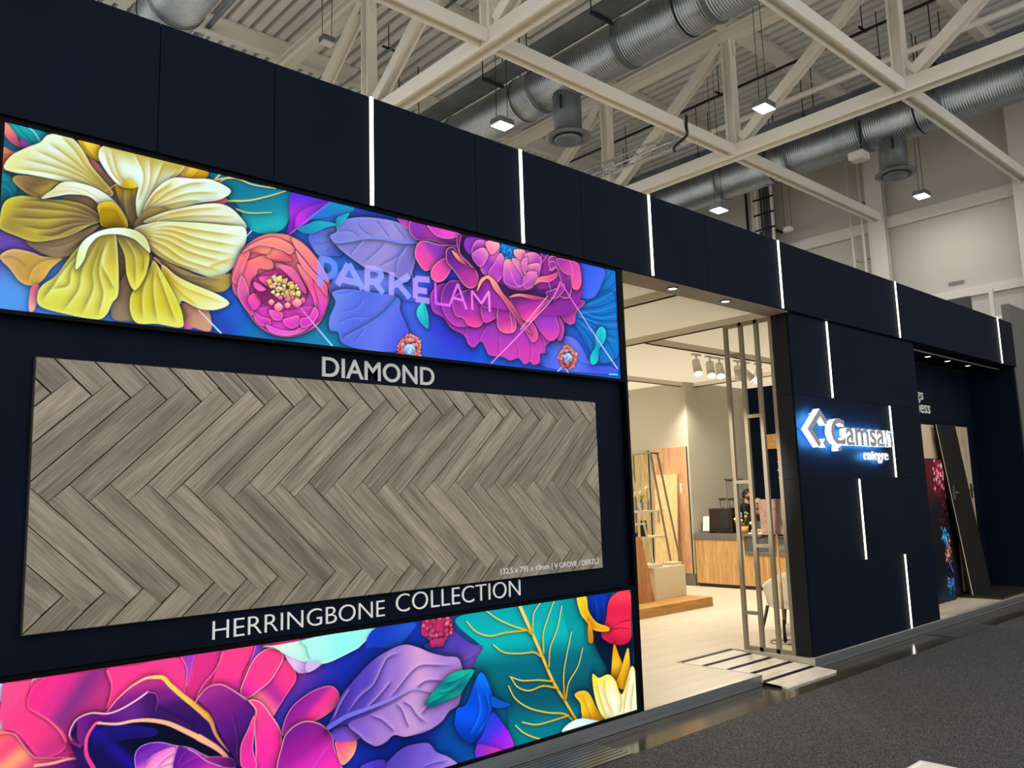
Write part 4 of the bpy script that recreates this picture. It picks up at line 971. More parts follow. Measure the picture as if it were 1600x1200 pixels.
p|2898,2686 2905,2674 2888,2673 2876,2663 2873,2676 2859,2682 2873,2691 2877,2705 2889,2698 2905,2700|252,176,160 240,120,112|2885 2707 2884 2663||0|.35|5||20|1|1
p|2915,2702 2921,2689 2905,2688 2892,2679 2889,2691 2875,2697 2889,2707 2893,2720 2905,2713 2922,2715|252,176,160 240,120,112|2901 2722 2900 2678||0|.35|5||20|1|1
p|2934,2711 2940,2698 2923,2697 2911,2687 2908,2700 2893,2706 2908,2715 2912,2729 2924,2722 2940,2724|252,184,176 240,136,136|2920 2731 2919 2687||0|.35|5||20|1|1
p|2950,2733 2956,2721 2940,2719 2927,2710 2924,2722 2909,2729 2924,2738 2928,2751 2940,2744 2957,2747|252,176,160 240,120,112|2936 2753 2935 2710||0|.35|5||20|1|1
p|2973,2737 2980,2725 2963,2723 2950,2714 2947,2726 2933,2733 2947,2742 2951,2755 2963,2749 2980,2751|252,176,160 240,120,112|2959 2757 2958 2714||0|.35|5||20|1|1
p|2995,2731 3001,2718 2985,2717 2972,2707 2968,2720 2954,2726 2969,2736 2973,2749 2985,2742 3002,2744|252,184,176 240,136,136|2981 2751 2980 2707||0|.35|5||20|1|1
p|3017,2724 3024,2711 3007,2710 2994,2700 2991,2713 2976,2719 2991,2728 2995,2742 3007,2735 3024,2737|248,152,144 232,104,120|3003 2744 3002 2700||0|.35|5.5||20|1|1
p|3031,2705 3038,2693 3021,2691 3008,2682 3005,2694 2990,2701 3005,2710 3009,2724 3021,2717 3038,2719|252,184,176 240,136,136|3017 2726 3016 2681||0|.35|5.2||20|1|1
p|3032,2680 3038,2668 3021,2666 3008,2657 3005,2669 2990,2676 3005,2685 3009,2699 3022,2691 3039,2694|252,184,176 240,136,136|3017 2700 3016 2656||0|.35|5||20|1|1
p|2993,2618 2980,2603 2960,2606 2961,2624 2980,2631|248,160,152 216,96,112|2975 2631 2974 2602||0|.4|5||20|1|1
p|2914,2655 2902,2639 2882,2643 2883,2660 2902,2667|248,160,152 216,96,112|2897 2668 2896 2638||0|.4|5||20|1|1
p|3020,2683 3007,2667 2988,2670 2988,2688 3008,2696|248,160,152 216,96,112|3002 2696 3002 2666||0|.4|5||20|1|1
p|2931,2624 2919,2609 2899,2612 2900,2630 2919,2637|248,160,152 216,96,112|2914 2637 2913 2607||0|.4|5.3||20|1|1
p|2909,2663 2897,2647 2878,2651 2878,2669 2897,2676|252,176,168 232,120,128|2892 2676 2892 2646||0|.4|5||20|1|1
p|2912,2677 2899,2662 2880,2665 2881,2683 2899,2690|252,176,168 232,120,128|2894 2690 2894 2660||0|.4|4.8||20|1|1
p|3000,2638 2987,2622 2968,2626 2968,2644 2988,2651|252,176,168 232,120,128|2983 2651 2982 2621||0|.4|5||20|1|1
p|2986,2713 2974,2697 2954,2700 2954,2718 2974,2726|252,176,168 232,120,128|2969 2726 2968 2696||0|.4|5||20|1|1
p|3012,2686 3000,2671 2980,2674 2980,2692 3000,2699|252,176,168 232,120,128|2995 2699 2994 2669||0|.4|5.3||20|1|1
p|2994,2623 2981,2607 2962,2611 2962,2629 2981,2636|252,176,168 232,120,128|2976 2636 2976 2606||0|.4|5||20|1|1
p|2948,2710 2935,2694 2916,2698 2916,2716 2935,2723|248,160,152 216,96,112|2930 2723 2930 2693||0|.4|5||20|1|1
p|2915,2628 2903,2612 2884,2616 2884,2634 2903,2641|252,176,168 232,120,128|2898 2641 2897 2611||0|.4|5||20|1|1
p|2999,2601 2987,2585 2967,2589 2968,2607 2987,2614|248,160,152 216,96,112|2982 2614 2981 2584||0|.4|5.3||20|1|1
p|3006,2627 2993,2611 2973,2615 2974,2633 2993,2640|248,160,152 216,96,112|2988 2640 2987 2610||0|.4|5||20|1|1
p|2982,2619 2970,2603 2950,2607 2951,2625 2970,2632|252,176,168 232,120,128|2965 2632 2964 2602||0|.4|5||20|1|1
p|2908,2609 2896,2594 2877,2597 2877,2615 2896,2622|252,176,168 232,120,128|2891 2622 2891 2593||0|.4|5||20|1|1
p|2907,2634 2894,2619 2875,2622 2876,2640 2895,2647|248,160,152 216,96,112|2890 2647 2889 2618||0|.4|5||20|1|1
p|2994,2682 2981,2667 2962,2670 2962,2688 2982,2695|252,176,168 232,120,128|2977 2695 2976 2665||0|.4|5.3||20|1|1
p|2916,2641 2903,2626 2884,2630 2884,2647 2903,2654|248,160,152 216,96,112|2898 2655 2898 2625||0|.4|4.8||20|1|1
p|2950,2698 2938,2682 2918,2685 2919,2703 2938,2711|248,160,152 216,96,112|2933 2711 2932 2681||0|.4|5||20|1|1
p|2950,2711 2937,2696 2918,2699 2918,2717 2937,2724|252,176,168 232,120,128|2932 2724 2932 2695||0|.4|5.3||20|1|1
p|2969,2713 2956,2698 2937,2701 2937,2719 2956,2726|252,176,168 232,120,128|2951 2726 2951 2696||0|.4|5||20|1|1
p|2990,2654 2976,2627 2945,2613 2914,2621 2902,2645 2915,2672 2946,2686 2977,2679|184,224,248 90,152,208|2946 2685 2945 2615||0|.3|4.8||20|1|1
l|2938,2650 2945,2653|6|6|232,244,255||0|0|1|1|0
l|2937,2633 2945,2634|6|6|42,104,176||0|0|1|1|0
l|2946,2650 2955,2647|6|6|240,232,208||0|0|1|1|0
l|2975,2669 2967,2663|6|6|42,104,176||0|0|1|1|0
l|2940,2619 2941,2619|6.3|6.3|42,104,176||0|0|1|1|0
l|2972,2651 2972,2651|6|6|42,104,176||0|0|1|1|0
l|2938,2648 2947,2656|6|6|232,244,255||0|0|1|1|0
l|2963,2661 2967,2669|6|6|240,232,208||0|0|1|1|0
l|2978,2667 2977,2661|6.3|6.3|240,232,208||0|0|1|1|0
l|2949,2650 2954,2655|6|6|240,232,208||0|0|1|1|0
l|2944,2629 2951,2626|6|6|232,244,255||0|0|1|1|0
l|2953,2640 2953,2643|6|6|232,244,255||0|0|1|1|0
l|2942,2634 2932,2641|6|6|240,232,208||0|0|1|1|0
l|2938,2652 2942,2652|6|6|42,104,176||0|0|1|1|0
l|2924,2646 2933,2654|6|6|120,184,232||0|0|1|1|0
l|2937,2629 2942,2627|6|6|240,232,208||0|0|1|1|0
p|4472,2741 4479,2730 4460,2729 4446,2720 4443,2732 4428,2737 4444,2746 4449,2758 4462,2752 4480,2754|252,176,160 240,120,112|4457 2760 4455 2720||0|.35|6.7||20|1|1
p|4466,2718 4473,2707 4455,2706 4441,2697 4438,2709 4422,2714 4438,2723 4443,2735 4456,2729 4474,2731|252,176,160 240,120,112|4452 2737 4449 2697||0|.35|6.4||20|1|1
p|4450,2698 4457,2687 4439,2686 4425,2677 4422,2689 4407,2695 4423,2703 4427,2715 4440,2709 4458,2711|248,152,144 232,104,120|4436 2717 4434 2677||0|.35|6.7||20|1|1
p|4439,2673 4445,2662 4427,2661 4414,2652 4410,2664 4395,2669 4411,2677 4416,2690 4429,2683 4447,2685|252,176,160 240,120,112|4424 2691 4422 2652||0|.35|6.4||20|1|1
p|4412,2660 4418,2649 4401,2648 4387,2640 4384,2651 4369,2657 4384,2665 4389,2677 4402,2671 4420,2673|248,152,144 232,104,120|4398 2679 4395 2639||0|.35|6.4||20|1|1
p|4384,2672 4391,2661 4373,2660 4360,2651 4356,2662 4342,2668 4357,2676 4362,2688 4375,2682 4392,2684|252,176,160 240,120,112|4370 2690 4368 2651||0|.35|6.2||20|1|1
p|4361,2669 4368,2658 4350,2657 4337,2649 4334,2660 4319,2666 4334,2674 4339,2686 4352,2680 4369,2681|252,184,176 240,136,136|4347 2688 4345 2648||0|.35|6.4||20|1|1
p|4335,2670 4342,2659 4324,2658 4311,2649 4308,2660 4293,2666 4308,2674 4313,2686 4326,2680 4343,2682|248,152,144 232,104,120|4321 2688 4319 2649||0|.35|6.3||20|1|1
p|4325,2689 4331,2678 4314,2677 4300,2668 4297,2680 4282,2685 4298,2693 4302,2705 4315,2699 4332,2701|252,176,160 240,120,112|4311 2707 4308 2668||0|.35|6.5||20|1|1
p|4319,2708 4326,2697 4308,2696 4295,2687 4292,2699 4277,2704 4293,2712 4297,2724 4310,2718 4327,2720|252,184,176 240,136,136|4305 2726 4303 2687||0|.35|6.5||20|1|1
p|4296,2725 4303,2714 4285,2713 4272,2704 4269,2715 4254,2721 4270,2729 4274,2741 4287,2735 4304,2737|252,176,160 240,120,112|4282 2743 4280 2704||0|.35|6.2||20|1|1
p|4316,2747 4323,2737 4305,2735 4292,2727 4289,2738 4274,2743 4289,2752 4294,2764 4306,2758 4324,2760|252,176,160 240,120,112|4302 2765 4300 2726||0|.35|6.4||20|1|1
p|4328,2767 4334,2756 4317,2755 4303,2746 4300,2758 4285,2763 4301,2772 4305,2784 4318,2777 4336,2780|252,184,176 240,136,136|4314 2785 4312 2746||0|.35|6.5||20|1|1
p|4348,2781 4355,2770 4337,2769 4323,2760 4320,2771 4306,2777 4321,2785 4326,2797 4338,2791 4356,2793|252,184,176 240,136,136|4334 2799 4332 2760||0|.35|6.4||20|1|1
p|4364,2808 4370,2797 4353,2796 4339,2787 4336,2798 4321,2804 4337,2812 4341,2824 4354,2818 4372,2820|252,184,176 240,136,136|4350 2826 4347 2787||0|.35|6.6||20|1|1
p|4393,2815 4399,2805 4382,2803 4368,2794 4365,2806 4350,2811 4365,2820 4370,2832 4383,2826 4401,2828|248,152,144 232,104,120|4379 2834 4376 2794||0|.35|6.5||20|1|1
p|4417,2803 4424,2792 4406,2791 4392,2782 4389,2793 4374,2799 4390,2807 4394,2820 4407,2813 4425,2816|248,152,144 232,104,120|4403 2822 4400 2782||0|.35|6.5||20|1|1
p|4435,2790 4442,2779 4424,2778 4410,2769 4407,2781 4392,2786 4408,2795 4412,2807 4425,2801 4443,2803|252,184,176 240,136,136|4421 2809 4418 2769||0|.35|6.5||20|1|1
p|4454,2779 4460,2768 4442,2767 4428,2758 4425,2770 4410,2775 4426,2784 4430,2796 4444,2790 4462,2792|252,176,160 240,120,112|4439 2798 4437 2758||0|.35|6.7||20|1|1
p|4479,2767 4486,2756 4468,2755 4454,2746 4451,2758 4436,2763 4452,2772 4456,2784 4469,2778 4488,2780|252,184,176 240,136,136|4465 2786 4463 2746||0|.35|6.5||20|1|1
p|4411,2689 4398,2675 4377,2678 4378,2694 4399,2701|248,160,152 216,96,112|4393 2701 4392 2674||0|.4|6.7||20|1|1
p|4407,2703 4393,2689 4372,2692 4373,2708 4394,2714|252,176,168 232,120,128|4388 2714 4387 2688||0|.4|6.6||20|1|1
p|4395,2681 4382,2667 4361,2670 4362,2686 4383,2692|248,160,152 216,96,112|4377 2693 4376 2666||0|.4|6.7||20|1|1
p|4337,2697 4324,2683 4303,2686 4304,2702 4325,2709|248,160,152 216,96,112|4319 2709 4318 2682||0|.4|6.4||20|1|1
p|4377,2682 4363,2668 4343,2671 4344,2687 4364,2694|248,160,152 216,96,112|4359 2694 4357 2667||0|.4|6.4||20|1|1
p|4392,2786 4378,2772 4357,2774 4358,2791 4379,2797|248,160,152 216,96,112|4373 2797 4372 2770||0|.4|6.6||20|1|1
p|4335,2738 4321,2724 4301,2727 4302,2743 4322,2750|252,176,168 232,120,128|4317 2750 4315 2723||0|.4|6.2||20|1|1
p|4356,2699 4342,2685 4321,2688 4323,2704 4343,2711|252,176,168 232,120,128|4338 2711 4336 2684||0|.4|6.4||20|1|1
p|4385,2677 4371,2663 4351,2666 4352,2682 4372,2689|248,160,152 216,96,112|4367 2689 4365 2662||0|.4|6.4||20|1|1
p|4325,2719 4311,2705 4291,2708 4292,2724 4312,2731|252,176,168 232,120,128|4307 2731 4305 2704||0|.4|6.4||20|1|1
p|4370,2693 4356,2680 4335,2682 4336,2699 4357,2705|252,176,168 232,120,128|4351 2705 4350 2678||0|.4|6.4||20|1|1
p|4425,2715 4411,2701 4390,2704 4391,2720 4412,2727|252,176,168 232,120,128|4407 2727 4405 2700||0|.4|6.4||20|1|1
p|4452,2767 4438,2753 4417,2756 4418,2772 4439,2779|248,160,152 216,96,112|4434 2779 4432 2752||0|.4|6.7||20|1|1
p|4440,2736 4426,2722 4405,2725 4407,2741 4427,2748|248,160,152 216,96,112|4422 2748 4420 2721||0|.4|6.5||20|1|1
p|4341,2740 4327,2726 4307,2729 4308,2745 4328,2752|252,176,168 232,120,128|4323 2752 4321 2725||0|.4|6.5||20|1|1
p|4362,2703 4348,2689 4327,2692 4329,2708 4349,2714|248,160,152 216,96,112|4344 2714 4342 2688||0|.4|6.4||20|1|1
p|4426,2717 4412,2703 4391,2706 4392,2722 4413,2729|252,176,168 232,120,128|4408 2729 4406 2702||0|.4|6.7||20|1|1
p|4369,2701 4355,2687 4335,2690 4336,2706 4356,2713|248,160,152 216,96,112|4351 2713 4350 2686||0|.4|6.2||20|1|1
p|4389,2693 4375,2679 4355,2682 4356,2698 4376,2704|252,176,168 232,120,128|4371 2704 4370 2678||0|.4|6.4||20|1|1
p|4378,2782 4364,2768 4344,2771 4345,2787 4365,2794|252,176,168 232,120,128|4360 2794 4358 2767||0|.4|6.4||20|1|1
p|4420,2736 4405,2712 4371,2699 4339,2706 4326,2728 4341,2752 4375,2765 4407,2759|184,224,248 90,152,208|4375 2764 4371 2701||0|.3|6.4||20|1|1
l|4364,2722 4372,2731|8|8|42,104,176||0|0|1|1|0
l|4374,2730 4372,2735|8|8|120,184,232||0|0|1|1|0
l|4338,2732 4333,2727|7.7|7.7|240,232,208||0|0|1|1|0
l|4373,2730 4380,2731|8|8|120,184,232||0|0|1|1|0
l|4348,2735 4337,2733|8|8|240,232,208||0|0|1|1|0
l|4408,2737 4407,2739|7.8|7.8|240,232,208||0|0|1|1|0
l|4377,2731 4391,2740|8|8|42,104,176||0|0|1|1|0
l|4384,2729 4393,2739|8|8|232,244,255||0|0|1|1|0
l|4368,2737 4355,2738|7.7|7.7|232,244,255||0|0|1|1|0
l|4354,2709 4352,2702|7.7|7.7|240,232,208||0|0|1|1|0
l|4373,2718 4375,2725|8|8|232,244,255||0|0|1|1|0
l|4395,2729 4380,2722|7.8|7.8|120,184,232||0|0|1|1|0
l|4359,2754 4349,2754|7.7|7.7|42,104,176||0|0|1|1|0
l|4363,2733 4361,2727|7.8|7.8|42,104,176||0|0|1|1|0
l|4363,2738 4367,2741|8|8|42,104,176||0|0|1|1|0
l|4338,2730 4328,2721|7.7|7.7|42,104,176||0|0|1|1|0
t|2328,3129 2320,2962 / 2328,3125 2374,3130 2408,3112 2417,3082 2404,3049 2366,3027 2324,3028|40|144,160,255 128,152,255|2320 2417|.75
t|2508,3129 2434,2988 / 2512,3130 2610,2987 / 2464,3027 2574,3021|40|176,168,255 152,176,255|2434 2610|.8
t|2642,3128 2637,2979 / 2647,3125 2702,3130 2734,3115 2739,3087 2715,3059 2673,3045 2646,3048 / 2692,3048 2756,2984|40|184,172,255 152,176,255|2637 2756|.8
t|2819,3129 2813,2981 / 2950,3130 2832,3045 / 2866,3063 2953,2984|40|184,172,255 160,176,255|2813 2953|.8
t|2999,3121 2997,2986 / 2999,3117 3111,3126 / 2998,3045 3089,3046 / 2997,2982 3108,2985|40|208,168,255 192,176,255|2997 3111|.8
t|3157,3116 3159,2976 / 3159,2976 3280,2979|18|224,112,240 240,128,240|3157 3280|.9
t|3344,3137 3275,2987 / 3344,3137 3415,2971 / 3298,3034 3384,3029|18|232,120,232 240,136,240|3275 3415|.9
t|3465,2974 3464,3107 / 3464,3107 3546,3029 / 3546,3029 3618,3125 / 3618,3125 3619,2981|18|240,136,232 248,160,240|3464 3619|.9
"""
